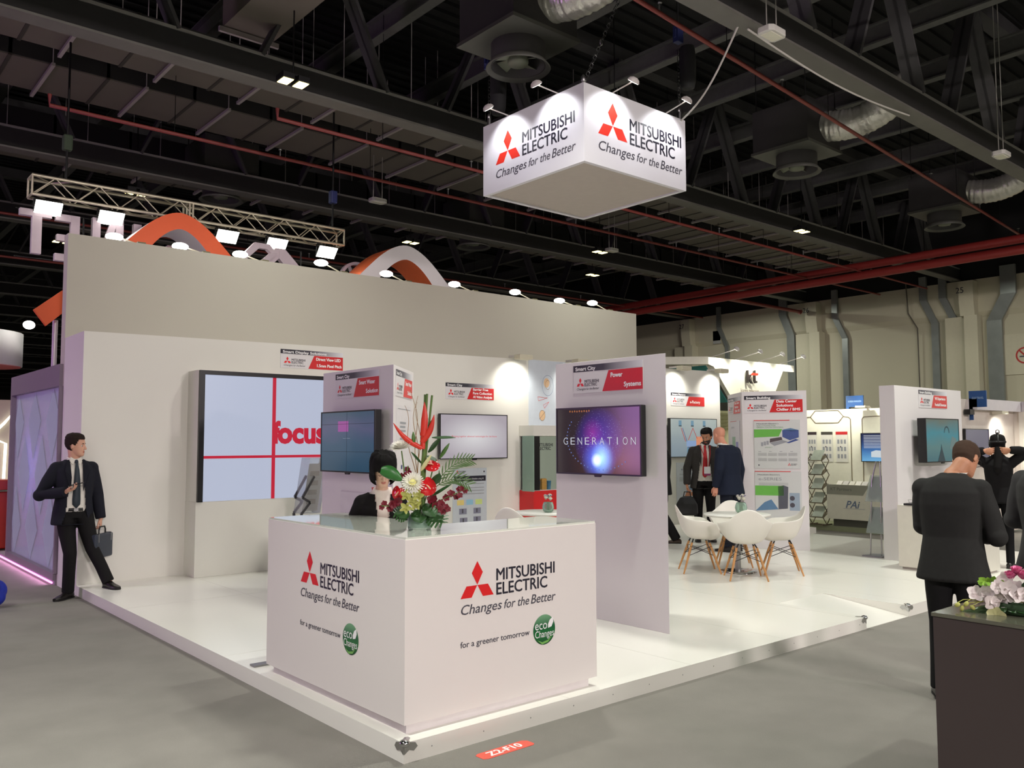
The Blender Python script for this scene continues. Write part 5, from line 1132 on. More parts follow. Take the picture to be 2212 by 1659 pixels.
def hand(mb, w, d, n, side, curl=0.35, k=1.0, spread=0.10, thumb=0.5, grip=None):
    """palm and five fingers: w wrist, d towards the knuckles, n out of the palm, side +1/-1 puts the thumb along +-(d x n)"""
    w = V(w); d = V(d).normalized(); n = V(n); n = (n-d*n.dot(d)).normalized(); s = d.cross(n)*side
    def ring(t, hw, hh, q=14): return [w+d*t*k+s*hw*k*math.copysign(abs(math.cos(a))**0.7, math.cos(a))+n*hh*k*math.sin(a) for a in [2*math.pi*i/q for i in range(q)]]
    mb.rings([ring(-0.03, 0.024, 0.018), ring(0.0, 0.026, 0.018), ring(0.03, 0.035, 0.016), ring(0.065, 0.041, 0.014), ring(0.09, 0.040, 0.011), ring(0.097, 0.034, 0.007)])
    for i, (off, ln, st) in enumerate(((0.031, 0.072, 0.088), (0.0105, 0.080, 0.092), (-0.0105, 0.074, 0.090), (-0.031, 0.058, 0.083))):
        p = w+d*st*k*0.96+s*off*k; ang = 0.12; pts = [p-d*0.012*k, p]; dirn = (d+s*spread*off/0.031).normalized()
        cc = curl if not isinstance(curl, (list, tuple)) else curl[i]
        for j, fr in enumerate((0.44, 0.31, 0.25)):
            ang += cc*(1.0 if j else 0.8); pts.append(pts[-1]+(dirn*math.cos(ang)+n*math.sin(ang))*ln*fr*k)
        blob(mb, pts, [0.0085*k, 0.0088*k, 0.0083*k, 0.0077*k, 0.0066*k], 10)
    p = w+d*0.022*k+s*0.026*k+n*0.004*k; d1 = (d*0.75+s*0.62+n*0.35*thumb*2).normalized(); d2 = (d*0.95+s*0.12*(1-thumb)+n*0.5*thumb).normalized()
    blob(mb, [p, p+d1*0.036*k, p+d1*0.036*k+d2*0.030*k, p+d1*0.036*k+d2*0.052*k], [0.0135*k, 0.011*k, 0.0095*k, 0.0075*k], 10)
SKIN = {'fair': (206, 156, 132), 'tan': (192, 136, 104), 'ruddy': (200, 138, 112), 'pale': (222, 180, 156)}
def skin(kind): return mat('skin_'+kind, SKIN[kind], 0.55, var=0.05, scale=40)
def cloth(name, col, **k): return mat(name, col, 0.85, var=0.12, scale=30, bump=0.25, bscale=9, spec=0.2, **k)
class Person:
    def __init__(s, label, base, rotz, a=0.0, H=1.76, k=None, female=False, face=(0, 0, 0), lean=(0, 0), twist=0.0):
        """a: body heading in degrees, 0 towards the viewer, 90 to the viewer's right; face = yaw, pitch, tilt of the head against a"""
        s.t = thing('person', label, 'person', base, rotz); s.a = math.radians(a); s.k = k or H/1.76; s.female = female
        s.l = V((math.cos(s.a), math.sin(s.a), 0)); s.f = V((math.sin(s.a), -math.cos(s.a), 0)); k = s.k
        s.lean = lean
        hw = 0.152 if female else 0.172
        s.J = dict(hip=s.P(0, 0, 0.93), waist=s.P(0, 0.01, 1.07), chest=s.P(0, 0.0, 1.28), sho=s.P(0, -0.01, 1.44), neck=s.P(0, 0.0, 1.495), head=s.P(0, 0.03, 1.64))
        for sd, sg in (('L', 1), ('R', -1)):
            s.J['s'+sd] = s.P(sg*hw, -0.01, 1.392); s.J['e'+sd] = s.P(sg*(hw+0.055), -0.02, 1.14); s.J['w'+sd] = s.P(sg*(hw+0.065), 0.05, 0.89)
            s.J['h'+sd] = s.P(sg*0.09, 0, 0.92, lean=False); s.J['k'+sd] = s.P(sg*0.095, 0.02, 0.50, lean=False); s.J['a'+sd] = s.P(sg*0.10, -0.02, 0.09, lean=False); s.J['t'+sd] = 0.12*sg
        yaw, pit, tilt = [math.radians(q) for q in face]
        fa = s.a+yaw; s.Mrot = Matrix.Rotation(fa+math.pi, 3, 'Z') @ Matrix.Rotation(pit, 3, 'X') @ Matrix.Rotation(tilt, 3, 'Y')
    def P(s, x, y, z, lean=True):
        """body axes (own left, forward, up) at standard height to figure space"""
        k = s.k; h = max(0, z-0.93) if lean else 0
        return (s.l*(x+s.lean[0]*h)+s.f*(y+s.lean[1]*h))*k+Z*z*k
    def set(s, **kw):
        for q, v in kw.items(): s.J[q] = v if not isinstance(v, tuple) else s.P(*v, lean=False)
        return s
    def headM(s):
        return Matrix.Translation(s.J['head']) @ s.Mrot.to_4x4() @ Matrix.Scale(s.k*0.98, 4)
    def secs(s, d=0.0, hem=None, flare=0.0):
        """trunk cross sections d outside the body"""
        J, k, l, f = s.J, s.k, s.l, s.f; W = 0.88 if s.female else 1.0; o = []
        up = (J['sho']-J['hip']).normalized(); ff = (f-up*f.dot(up)).normalized()
        if hem is not None: o.append((J['hip']+V((0, 0, hem*k-J['hip'].z)), (0.178*W+flare)*k+d, (0.118+flare)*k+d, l, f))
        o += [(J['hip'], 0.170*k*(1.0 if s.female else 1)+d, 0.112*k+d, l, f), (J['waist'], (0.150*W)*k+d, 0.105*k+d, l, ff), (J['chest'], 0.172*W*k+d, 0.118*k+d, l, ff),
              (J['chest']*0.45+J['sho']*0.55, 0.172*W*k+d, 0.110*k+d, l, ff), (J['sho']-up*0.02*k, 0.140*W*k+d, 0.085*k+d, l, ff), (J['sho']+up*0.02*k, 0.092*W*k+d, 0.066*k+d, l, ff), (J['neck']+up*0.01*k, 0.058*k+d*0.6, 0.056*k+d*0.6, l, ff)]
        return o
    def body(s, hands, tone='fair', nose=1.0, lips=True, eyes=True, arms=('L', 'R'), ears=True, voxel=0.0048, beard=None, bareleg=False):
        J, k = s.J, s.k; b = MB(); M = s.headM()
        head_grid(b, M, [-0.120+0.240*i/30 for i in range(31)], 0.0, 44)
        Mp = lambda x, y, z: M @ V((x, y, z))
        blob(b, [Mp(0, 0.086, 0.012), Mp(0, 0.101, -0.022), Mp(0, 0.106, -0.032)], [0.009*k, 0.0115*k, 0.0125*k*nose]); b.ball(Mp(0.011, 0.095, -0.035), 0.009*k, 10, 6); b.ball(Mp(-0.011, 0.095, -0.035), 0.009*k, 10, 6)
        blob(b, [Mp(-0.02, 0.082, -0.063), Mp(0, 0.090, -0.060), Mp(0.02, 0.082, -0.063)], [0.005*k, 0.0075*k, 0.005*k]); blob(b, [Mp(-0.017, 0.081, -0.073), Mp(0, 0.089, -0.073), Mp(0.017, 0.081, -0.073)], [0.005*k, 0.008*k, 0.005*k])
        if ears:
            for sg in (-1, 1): b.ball(Mp(0.075*sg, -0.012, -0.008), (0.009*k, 0.018*k, 0.032*k), 12, 8, s.Mrot @ Matrix.Rotation(-0.25*sg, 3, 'Z') @ Matrix.Rotation(-0.2, 3, 'X'))
        nr = 0.046 if s.female else 0.056
        blob(b, [Mp(0, -0.022, -0.05), (Mp(0, -0.02, -0.08)+J['neck'])/2, J['neck'], J['sho']*0.75+J['chest']*0.25], [nr*k, nr*k, (nr+0.006)*k, 0.07*k], 18)
        blob(b, [J['sho'], J['chest'], J['waist'], J['hip']], [0.06*k, 0.09*k, 0.085*k, 0.085*k], 14)
        for sd in 'LR':
            blob(b, [J['hip'], J['h'+sd], J['k'+sd], J['a'+sd], J['a'+sd]-Z*0.02*k], [0.07*k, 0.06*k, 0.045*k, 0.036*k, 0.036*k])
            if sd in arms: blob(b, [J['sho'], J['s'+sd], J['e'+sd], J['w'+sd]], [0.05*k, 0.05*k, 0.040*k, 0.027*k], 14)
        for sd, (d, n, cu, th) in hands.items():
            hand(b, J['w'+sd], d, n, (1 if sd == 'R' else -1), cu, k*0.98, thumb=th)
        Mi = M.inverted()
        def paint(c):
            q = Mi @ c
            if lips and q.y > 0.07 and abs(q.z+0.067) < 0.009 and abs(q.x) < 0.018: return 1
            if beard and q.y > 0.0 and q.z < -0.035 and q.z > -0.13 and q.y > 0.02+(q.z+0.13)*0.2 and not (abs(q.x) < 0.02 and abs(q.z+0.067) < 0.008): return 2
            return 0
        o = fuse(b, 'body', [skin(tone), mat('lip_tone_'+tone, tuple(int(c*q) for c, q in zip(SKIN[tone], (0.82, 0.58, 0.6))), 0.5), mat('beard_stubble', (52, 42, 38), 0.8)], s.t, voxel, 2, paint=paint)
        if eyes:
            for sg in (-1, 1):
                e = MB(); e.ball(Mp(0.031*sg, 0.069, 0.0), 0.0125*k, 14, 10); e.mi = 1
                e.ball(Mp(0.031*sg, 0.0755, -0.001), 0.0074*k, 10, 8); e.build('eye', [mat('eye_white', (196, 188, 182), 0.3), mat('dark_iris', (40, 28, 22), 0.2)], s.t, world=False)
                e = MB(); e.tube([Mp(0.014*sg, 0.088, 0.020), Mp(0.030*sg, 0.089, 0.026), Mp(0.046*sg, 0.079, 0.021)], [0.003*k, 0.004*k, 0.002*k], 6); e.build('eyebrow', mat('dark_brow', (36, 28, 24), 0.8), s.t, world=False)
        return o
    def hair(s, style, col):
        M = s.headM(); mb = MB(); zs = [-0.13+0.252*i/42 for i in range(43)]
        def line(th):
            sn = math.sin(th); cs = abs(math.cos(th))
            if style == 'short': return 0.070 if sn > 0.62 else (0.070-(0.62-sn)*0.16 if sn > 0.18 else (0.0 if sn > -0.2 else -0.058))
            if style == 'crop': return 0.078 if sn > 0.55 else (0.03 if sn > 0.25 else (0.012 if sn > -0.25 else -0.045))
            if style == 'bob': return 0.028 if sn > 0.75 else (-0.070 if sn > 0.35 else -0.100)
            if style == 'long': return 0.06 if sn > 0.5 else -0.128
        sm = lambda x: max(0.0, min(1.0, x))**0.6
        T = {'short': 0.016, 'crop': 0.008, 'bob': 0.034, 'long': 0.022}[style]
        def off(z, th):
            nz = noise.noise(V((math.cos(th)*6, math.sin(th)*6, z*14)))*0.004
            w = T*sm((z-line(th)+0.004)/0.035)*(1.25 if (style == 'short' and z > 0.07) else 1)
            if style in ('bob', 'long') and z < -0.02: w += 0.012*sm((-0.02-z)/0.05)
            return max(0.002, w+nz*(T/0.016))
        head_grid(mb, M, zs, off, 48, mask=lambda z, th: z > line(th))
        return mb.build('hair', cloth('hair_'+'%d_%d_%d' % col, col), s.t, world=False, smooth=True)
    def sleeves(s, b, r=(0.078, 0.060, 0.047), arms='LR', cuff=0.0):
        J, k = s.J, s.k
        for sd in arms:
            a, e, w = J['s'+sd], J['e'+sd], J['w'+sd]; w2 = w-(w-e).normalized()*cuff
            inn = J['sho']*0.6+a*0.4
            blob(b, [inn, a, a*0.5+e*0.5, e, e*0.5+w2*0.5], [0.060*k, r[0]*k, (r[0]+r[1])/2*k, r[1]*k, (r[1]+r[2])/2*k], 16)
            b.tube([e*0.5+w2*0.5, w2], [(r[1]+r[2])/2*k, r[2]*k], 16)
    def jacket(s, m, hem=0.80, open_w=None, arms='LR', name='jacket', flare=0.006, voxel=0.009, d=0.024, r=(0.070, 0.060, 0.048), low=0.0, ncut=0.012):
        b = MB(); loft(b, s.secs(d*s.k, hem, flare)); s.sleeves(b, r, arms)
        J, k, l, f = s.J, s.k, s.l, s.f; ax0, ax1 = J['hip'], J['sho']
        cut = None
        if open_w:
            def cut(c, n):
                q = (c.z-ax0.z)/(ax1.z-ax0.z); ax = ax0+(ax1-ax0)*q; r_ = c-ax; x = r_.dot(l); y = r_.dot(f)
                if c.z > J['neck'].z-ncut*k and abs(x) < 0.10*k: return True
                return y > 0.03*k and n.dot(f) > 0.05 and c.z > (low*k if low else -9) and abs(x-open_w[3] if len(open_w) > 3 else x) < (open_w[0]+(open_w[1]-open_w[0])*max(0, min(1, q))+(open_w[2]*(-q) if q < 0 else 0))*k
        else:
            def cut(c, n): return c.z > J['neck'].z+0.012*k and (c-J['neck']).dot(l)**2+(c-J['neck']).dot(f)**2 < (0.12*k)**2
        o = fuse(b, name, m, s.t, voxel, 5, cut=cut, solid=0.007)
        return o
    def shirt(s, m, tie=None, collar=True, name='shirt', tielen=1.0):
        b = MB(); loft(b, s.secs(0.008*s.k)); o = fuse(b, name, m, s.t, 0.009, 4)
        J, k, l, f = s.J, s.k, s.l, s.f
        if collar:
            up = (s.headM() @ V((0, -0.02, -0.1))-J['neck']).normalized(); c = MB(); rg = []
            for h, r in ((-0.035, 0.078), (0.0, 0.071), (0.03, 0.0685), (0.03, 0.064), (-0.02, 0.064)):
                rg.append([J['neck']+up*h*k+(l*math.cos(a)+f*math.sin(a)*1.02)*(r if not s.female else r-0.01)*k-up*(0.030*k*max(0, math.sin(a))) for a in [2*math.pi*i/28 for i in range(28)]])
            c.rings(rg, caps=False); c.build('collar', m, o, world=False, smooth=True)
            for sg in (-1, 1):
                c = MB(); p = J['neck']+f*0.074*k-Z*0.012*k
                c.add([p+l*sg*0.006*k+Z*0.004*k, p+l*sg*0.052*k-f*0.028*k+Z*0.035*k, p+l*sg*0.058*k-f*0.012*k-Z*0.020*k, p+l*sg*0.032*k+f*0.010*k-Z*0.050*k], [(0, 1, 2, 3)]); c.build('collar_leaf', m, o, world=False, solid=0.004)
        if tie:
            b = MB(); pts = []
            for z, w, yo in ((1.475, 0.017, 0.088), (1.445, 0.013, 0.105), (1.38, 0.022, 0.126), (1.28, 0.030, 0.140), (1.16, 0.036, 0.134), (1.06, 0.040, 0.128), (1.06-0.05*tielen, 0.038, 0.130), (1.06-0.09*tielen, 0.004, 0.130)):
                q = (z-0.93)/(1.44-0.93); ax = J['hip']+(J['sho']-J['hip'])*q; c = ax+f*yo*k; pts.append((c-l*w*k, c+l*w*k))
            vs = [p for pr in pts for p in pr]; b.add(vs, [(2*i, 2*i+1, 2*i+3, 2*i+2) for i in range(len(pts)-1)], True)
            kn = pts[0]; b.ball((kn[0]+kn[1])/2-Z*0.008*k, (0.016*k, 0.014*k, 0.018*k), 10, 6)
            b.build('tie', tie, s.t, world=False, solid=0.008)
        return o
    def belt(s, m):
        J, k = s.J, s.k; z = 0.955*k; q = (z-J['hip'].z)/(J['waist'].z-J['hip'].z); c = J['hip']+(J['waist']-J['hip'])*q
        b = MB(); b.rings([[c+Z*h*k+(s.l*0.168*math.cos(a)+s.f*0.116*math.sin(a))*k*g for a in [2*math.pi*i/32 for i in range(32)]] for h, g in ((-0.017, 1.03), (-0.017, 1.055), (0.017, 1.055), (0.017, 1.03))], caps=False); o = b.build('belt', m, s.t, world=False)
        b = MB(); p = c+s.f*0.1235*k; b.prism([(-0.022, -0.018), (0.022, -0.018), (0.022, 0.018), (-0.022, 0.018)], 0.004, p, s.l, Z); b.build('buckle', STEEL, o, world=False)
    def trousers(s, m, r=(0.092, 0.068, 0.056), name='trousers', top=1.0):
        b = MB(); J, k = s.J, s.k
        loft(b, [(J['hip']-Z*0.07*k, 0.150*k, 0.105*k, s.l, s.f), (J['hip'], 0.172*k, 0.118*k, s.l, s.f), (J['hip']+(J['waist']-J['hip'])*0.28, 0.166*k, 0.116*k, s.l, s.f)])
        for sd in 'LR':
            h, n, a = J['h'+sd], J['k'+sd], J['a'+sd]; low = a-(a-n).normalized()*0.0-Z*0.022*k
            b.tube([h+Z*0.03*k, h*0.5+n*0.5, n, n*0.45+a*0.55, low], [0.098*k, r[0]*k*0.93, r[1]*k, (r[1]*0.55+r[2]*0.45)*k, r[2]*k*1.12], 18); b.ball(n, r[1]*k, 16, 10); b.ball(h, 0.097*k, 16, 10)
        return fuse(b, name, m, s.t, 0.009, 4)
    def shoes(s, m, dirs, heel=0.0, up=None):
        J, k = s.J, s.k
        for sd in 'LR':
            a = J['a'+sd]; an = math.radians(dirs[sd]); d = s.f*math.cos(an)+s.l*math.sin(an); x = V((d.y, -d.x, 0)); z0 = a.z-0.085*k
            b = MB(); rg = []
            for t, w, h, lo in ((-0.075, 0.022, 0.045, 0.004), (-0.06, 0.034, 0.07, 0), (-0.02, 0.038, 0.085, 0), (0.03, 0.038, 0.078, 0.0), (0.08, 0.043, 0.055, 0), (0.13, 0.047, 0.042, 0.0), (0.17, 0.040, 0.032, 0.002), (0.20, 0.020, 0.022, 0.006)):
                c = V((a.x, a.y, z0))+d*t*k; rg.append([c+x*w*k*math.copysign(abs(math.cos(q))**0.75, math.cos(q))+Z*(lo*k+(h*k)*(0.5+0.5*math.copysign(abs(math.sin(q))**0.8, math.sin(q)))) for q in [2*math.pi*i/18 for i in range(18)]])
            b.rings(rg); o = b.build('shoe', m, s.t, world=False, smooth=True)
            q = MB(); q.prism([(-0.072, -0.03), (-0.03, -0.037), (0.05, -0.037), (0.12, -0.047), (0.18, -0.036), (0.204, -0.012), (0.204, 0.012), (0.18, 0.036), (0.12, 0.047), (0.05, 0.037), (-0.03, 0.037), (-0.072, 0.03)][::1], 0.012*k, V((a.x, a.y, z0-0.001)), d*k, V((-d.y, d.x, 0))*k); q.build('sole', mat('dark_shoe_sole', (14, 13, 12), 0.6), o, world=False)

BLKSHOE = mat('black_shoe_leather', (24, 20, 19), 0.3); BRNSHOE = mat('brown_shoe_leather', (62, 46, 36), 0.4)
WSHIRT = cloth('white_shirt_cloth', (226, 222, 212))
def lapel(p, m, w=0.06, zt=1.47, zb=1.15, off=0.0, ow=0.06, sides=(1, -1)):
    """folded lapels along the jacket opening"""
    J, k, l, f = p.J, p.k, p.l, p.f
    def pt(x, z, y):
        q = (z-0.93)/(1.44-0.93); ax = J['hip']+(J['sho']-J['hip'])*q; return ax+l*x*k+f*y*k
    for sg in sides:
        b = MB(); b.add([pt(sg*(ow-0.005)+off, zb, 0.150), pt(sg*(ow+w*0.75)+off, zb+0.16, 0.146), pt(sg*(ow+w)+off, zb+0.22, 0.140), pt(sg*(ow+w*0.8), zt-0.055, 0.125), pt(sg*(ow+0.02), zt+0.01, 0.070), pt(sg*(ow-0.005), zt-0.03, 0.10), pt(sg*(ow-0.01)+off, zb+0.15, 0.149)], [(0, 1, 2, 6), (6, 2, 3, 5), (5, 3, 4)])
        b.build('lapel', m, p.t, world=False, solid=0.006)

# --- the man with the phone and the briefcase, one foot on the platform
NAVY = cloth('dark_navy_suit', (28, 29, 38)); DTRO = cloth('black_trouser_cloth', (24, 23, 24))
p = Person('man in a dark navy suit looking aside, holding a phone and a briefcase', (-0.099, 6.477, 0), -0.2453, a=14, H=1.80, face=(58, -3, 0))
p.set(eR=(-0.325, -0.02, 1.115), wR=(-0.13, 0.22, 1.155), eL=(0.245, -0.03, 1.10), wL=(0.275, 0.02, 0.845))
p.set(kR=(-0.03, 0.06, 0.49), aR=(-0.02, -0.02, 0.09), kL=(0.17, 0.13, 0.53), aL=(0.315, 0.24, 0.195), hR=(-0.085, 0, 0.92), hL=(0.095, 0.01, 0.92))
p.body({'R': (V((0.85, -0.35, 0.30)), V((0.0, -0.1, 1.0)), 0.45, 0.6), 'L': (V((0.05, -0.08, -1)), V((-1, 0.1, 0)), 0.75, 0.5)}, 'fair')
p.hair('short', (38, 28, 24))
sh = p.shirt(WSHIRT, tie=mat('dark_teal_tie', (36, 46, 56), 0.6, bump=0.3))
p.jacket(NAVY, 0.80, open_w=(0.098, 0.062, 0.14)); p.trousers(DTRO); p.belt(mat('black_belt_leather', (20, 18, 18), 0.35)); p.shoes(BLKSHOE, {'R': -52, 'L': 16}); lapel(p, NAVY, 0.055, ow=0.066)
def loc2w(p, v): return p.t.matrix_basis @ V(v)
w = p.J['wR']; ph = thing('phone', 'dark phone lying in the hand of the man with the briefcase', 'phone', loc2w(p, w+V((0.10, -0.045, 0.075))))
m = MB(); c = V((0, 0, 0)); m.prism([(-0.075, -0.036), (0.075, -0.036), (0.075, 0.036), (-0.075, 0.036)], 0.009, c, V((0.88, -0.40, 0.22)).normalized(), V((0.40, 0.90, 0.05)).normalized()); m.build('case', BLACK, ph, world=False, bevel=0.003)
w = p.J['wL']; bc = thing('briefcase', 'slim dark blue briefcase hanging by the white wall', 'briefcase', loc2w(p, w+V((0.02, -0.02, -0.42))), rotz=-0.2453+math.radians(62))
BCM = mat('dark_blue_grey_leather', (44, 52, 66), 0.5, bump=0.2)
m = MB(); m.box((-0.19, -0.035, -0.02), (0.19, 0.035, 0.25)); m.build('case_body', BCM, bc, world=False, bevel=0.02)
m = MB(); m.tube([(-0.07, 0, 0.245), (-0.07, 0, 0.29), (-0.05, 0, 0.325), (0.05, 0, 0.325), (0.07, 0, 0.29), (0.07, 0, 0.245)], 0.009, 8); m.build('handle', BLACK, bc, world=False)
m = MB(); m.box((-0.14, -0.037, 0.16), (-0.13, 0.037, 0.255)); m.box((0.13, -0.037, 0.16), (0.14, 0.037, 0.255)); m.build('strap', CHROME, bc, world=False)

# --- the man in the dark suit seen from behind at the right
SUIT2 = cloth('charcoal_suit_cloth', (42, 42, 41))
p = Person('man in a charcoal suit seen from behind, head bowed, by the dark counter', (3.367, -1.447, 0), -1.1528, a=170, H=1.74, face=(-22, -38, -8), lean=(0.0, 0.10))
p.set(head=p.P(-0.075, 0.115, 1.595), neck=p.P(-0.005, 0.045, 1.485))
p.set(eL=(0.185, 0.05, 1.14), wL=(0.08, 0.27, 1.08), eR=(-0.265, 0.01, 1.09), wR=(-0.12, 0.26, 1.08))
p.body({'L': (V((0.6, 0.8, 0.1)), V((0.7, -0.3, 0.5)), 0.5, 0.5), 'R': (V((-0.5, 0.85, 0.1)), V((-0.8, -0.3, 0.5)), 0.5, 0.5)}, 'tan', eyes=True)
p.hair('crop', (70, 54, 44)); p.shirt(WSHIRT); p.jacket(SUIT2, 0.80, d=0.026, flare=0.02); p.trousers(cloth('black_suit_trousers', (30, 30, 31))); p.shoes(BLKSHOE, {'R': -15, 'L': 15})
M = p.headM(); gm = MB(); Mp = lambda x, y, z: M @ V((x, y, z))
for sg in (-1, 1): gm.tube([Mp(0.076*sg, -0.02, 0.006), Mp(0.078*sg, 0.06, 0.008), Mp(0.062*sg, 0.098, 0.004)], 0.002, 6)
gm.tube([Mp(-0.062, 0.098, 0.004), Mp(0, 0.112, 0.006), Mp(0.062, 0.098, 0.004)], 0.002, 6); gm.build('glasses', BLKM, p.t, world=False)
c = MB(); c.rings([[p.J['neck']+V((0, 0, h))+(p.l*math.cos(q)+p.f*math.sin(q))*r for q in [2*math.pi*i/24 for i in range(24)]] for h, r in ((-0.004, 0.083), (0.010, 0.080), (0.012, 0.076))], caps=False); c.build('lanyard', mat('red_white_lanyard', (200, 120, 116), 0.6), p.t, world=False)

# --- the man cut off by the right edge
SUIT3 = cloth('grey_suit_cloth', (64, 64, 64))
p = Person('man in a mid-grey suit behind the pink roses, half out of frame', (3.925, -1.865, 0), -1.31, a=150, H=1.80, face=(10, -8, 0))
p.set(eL=(0.245, -0.02, 1.13), wL=(0.05, 0.2, 1.06))
p.body({'L': (V((0.7, 0.4, 0.2)), V((0.3, 0.2, 1)), 0.5, 0.5), 'R': (V((0, -0.1, -1)), V((1, 0, 0)), 0.5, 0.5)}, 'fair', eyes=False, voxel=0.007)
p.hair('short', (50, 42, 36)); p.shirt(WSHIRT); p.jacket(SUIT3, 0.82, flare=0.02); p.trousers(cloth('grey_suit_trousers', (58, 58, 58))); p.shoes(BLKSHOE, {'R': -10, 'L': 10})

# --- the woman adjusting the headset
BJ = cloth('black_jacket_cloth', (20, 19, 20))
p = Person('woman in black seen from behind, both hands adjusting a black headset', (9.17, 0.36, PF), -1.2148, a=176, H=1.66, female=True, face=(8, 2, 0))
p.set(eR=(-0.36, -0.03, 1.56), wR=(-0.155, -0.115, 1.565), eL=(0.34, -0.03, 1.52), wL=(0.155, -0.115, 1.555))
p.body({'R': (V((-1, 0.02, 0.0)), V((0, 1, 0.0)), 0.15, 0.3), 'L': (V((1, 0.02, 0.03)), V((0, 1, 0)), 0.15, 0.3)}, 'tan', eyes=False)
p.hair('long', (16, 14, 14)); p.jacket(BJ, 0.86, r=(0.066, 0.054, 0.046), d=0.014)
p.trousers(cloth('black_slim_trousers', (18, 18, 20)), r=(0.085, 0.058, 0.046)); p.shoes(BLKSHOE, {'R': -20, 'L': 12})
b = MB(); blob(b, [p.headM() @ V((0, -0.105, -0.06)), p.headM() @ V((0, -0.13, -0.15)), p.P(0, -0.14, 1.33), p.P(0, -0.135, 1.24)], [0.05, 0.055, 0.045, 0.015]); fuse(b, 'ponytail', MATS['hair_16_14_14'], p.t, 0.008, 3)
M = p.headM(); hs = thing('headset', 'black virtual reality headset on the head of the woman', 'headset', loc2w(p, p.J['head'])); 
def hsb(pts, r, name, n=10): q = MB(); q.tube([loc2w(p, M @ V(v)) for v in pts], r, n); q.build(name, BLACK, hs)
q = MB(); q.rings([[loc2w(p, M @ V((x, y, z))) for x, z in ((-0.095, -0.04), (0.095, -0.04), (0.10, 0.0), (0.095, 0.05), (-0.095, 0.05), (-0.10, 0.0))] for y in (0.085, 0.17)], smooth=False); q.build('visor', BLACK, hs, bevel=0.012)
hsb([(0.092, 0.09, 0.02), (0.094, 0.0, 0.035), (0.085, -0.09, 0.04), (0.0, -0.132, 0.04), (-0.085, -0.09, 0.04), (-0.094, 0.0, 0.035), (-0.092, 0.09, 0.02)], 0.014, 'side_strap')
hsb([(0.0, 0.10, 0.07), (0.0, 0.05, 0.142), (0.0, -0.03, 0.155), (0.0, -0.10, 0.11), (0.0, -0.13, 0.05)], 0.014, 'top_strap')
hsb([(0.02, -0.04, 0.15), (0.02, -0.05, 0.19), (0.0, -0.055, 0.205), (-0.02, -0.05, 0.19), (-0.02, -0.04, 0.15)], 0.006, 'cable_loop')

# --- the bald man and the man with the badge
NAVY2 = cloth('navy_suit_cloth', (26, 32, 48))
p = Person('bald man in a navy suit leaning towards the man with the red tie', (7.99, 3.56, PF), -0.9483, a=-128, H=1.82, face=(-8, -10, 4), lean=(0.0, 0.10))
p.set(head=p.P(-0.01, 0.125, 1.63), neck=p.P(0, 0.065, 1.50), eL=(0.23, 0.02, 1.15), wL=(0.215, 0.09, 0.91))
p.body({'L': (V((-0.1, -0.1, -1)), V((0, 1, 0)), 0.4, 0.5), 'R': (V((0, 0, -1)), V((0, -1, 0)), 0.4, 0.5)}, 'ruddy')
p.shirt(WSHIRT, tie=mat('dark_tie', (40, 40, 60), 0.6)); p.jacket(NAVY2, 0.80, open_w=(0.02, 0.045, 0.06), flare=0.015); p.trousers(cloth('navy_suit_trousers', (24, 28, 40))); p.shoes(BLKSHOE, {'R': -10, 'L': 14})
GRY = cloth('dark_grey_suit_cloth', (58, 56, 54))
p = Person('bearded man in a grey suit, red tie and badge, beside the bald man', (8.74, 4.60, PF), -0.9378, a=8, H=1.82, face=(-28, -22, 0), lean=(0.02, 0.04))
p.set(head=p.P(0.03, 0.06, 1.62), eR=(-0.25, -0.02, 1.13), wR=(-0.265, 0.04, 0.88))
p.body({'R': (V((0.02, -0.06, -1)), V((1, 0, 0)), 0.8, 0.5), 'L': (V((0, -0.06, -1)), V((-1, 0, 0)), 0.5, 0.5)}, 'tan', beard=True)
p.hair('short', (26, 22, 20)); p.shirt(WSHIRT, tie=mat('red_tie_silk', (190, 30, 36), 0.5), tielen=0.8); p.jacket(GRY, 0.82, open_w=(0.11, 0.055, 0.10)); p.trousers(DTRO); p.shoes(BLKSHOE, {'R': -8, 'L': 8}); lapel(p, GRY, 0.05, ow=0.066)
bd = thing('name_badge', 'white name badge hanging on the bearded man\'s chest', 'badge', loc2w(p, p.P(0.03, 0.17, 1.0))); q = MB(); q.prism([(-0.05, 0), (0.05, 0), (0.05, 0.14), (-0.05, 0.14)], 0.004, loc2w(p, p.P(0.03, 0.165, 1.02)), (p.t.matrix_basis.to_3x3() @ p.l)*1.0, Z); q.build('card', WTXT, bd)
q = MB(); q.prism([(-0.05, 0), (0.05, 0), (0.05, 0.03), (-0.05, 0.03)], 0.005, loc2w(p, p.P(0.03, 0.165, 1.02)), p.t.matrix_basis.to_3x3() @ p.l, Z); q.build('colour_band', mat('magenta_band', (150, 60, 110), 0.5), bd)
for sg in (-1, 1):
    q = MB(); q.tube([loc2w(p, p.P(0.03+0.02*sg, 0.168, 1.16)), loc2w(p, p.P(0.02+0.05*sg, 0.155, 1.34)), loc2w(p, p.P(0.0+0.075*sg, 0.09, 1.48))], 0.006, 6); q.build('lanyard', mat('red_lanyard', (190, 40, 46), 0.6), bd)
bg = thing('briefcase', 'soft black bag in the hand of the bearded man', 'bag', loc2w(p, p.J['wR']+V((0, -0.02, -0.46))), rotz=-0.9378)
m = MB(); m.rings([[V((x*w, y*d, z)) for x, y in ((-1, -1), (1, -1), (1, 1), (-1, 1))] for z, w, d in ((-0.03, 0.16, 0.05), (0.0, 0.18, 0.065), (0.15, 0.17, 0.06), (0.25, 0.11, 0.035), (0.27, 0.06, 0.02))], smooth=False); m.build('bag_body', mat('black_bag_leather', (16, 16, 17), 0.5, bump=0.2), bg, world=False, bevel=0.02)
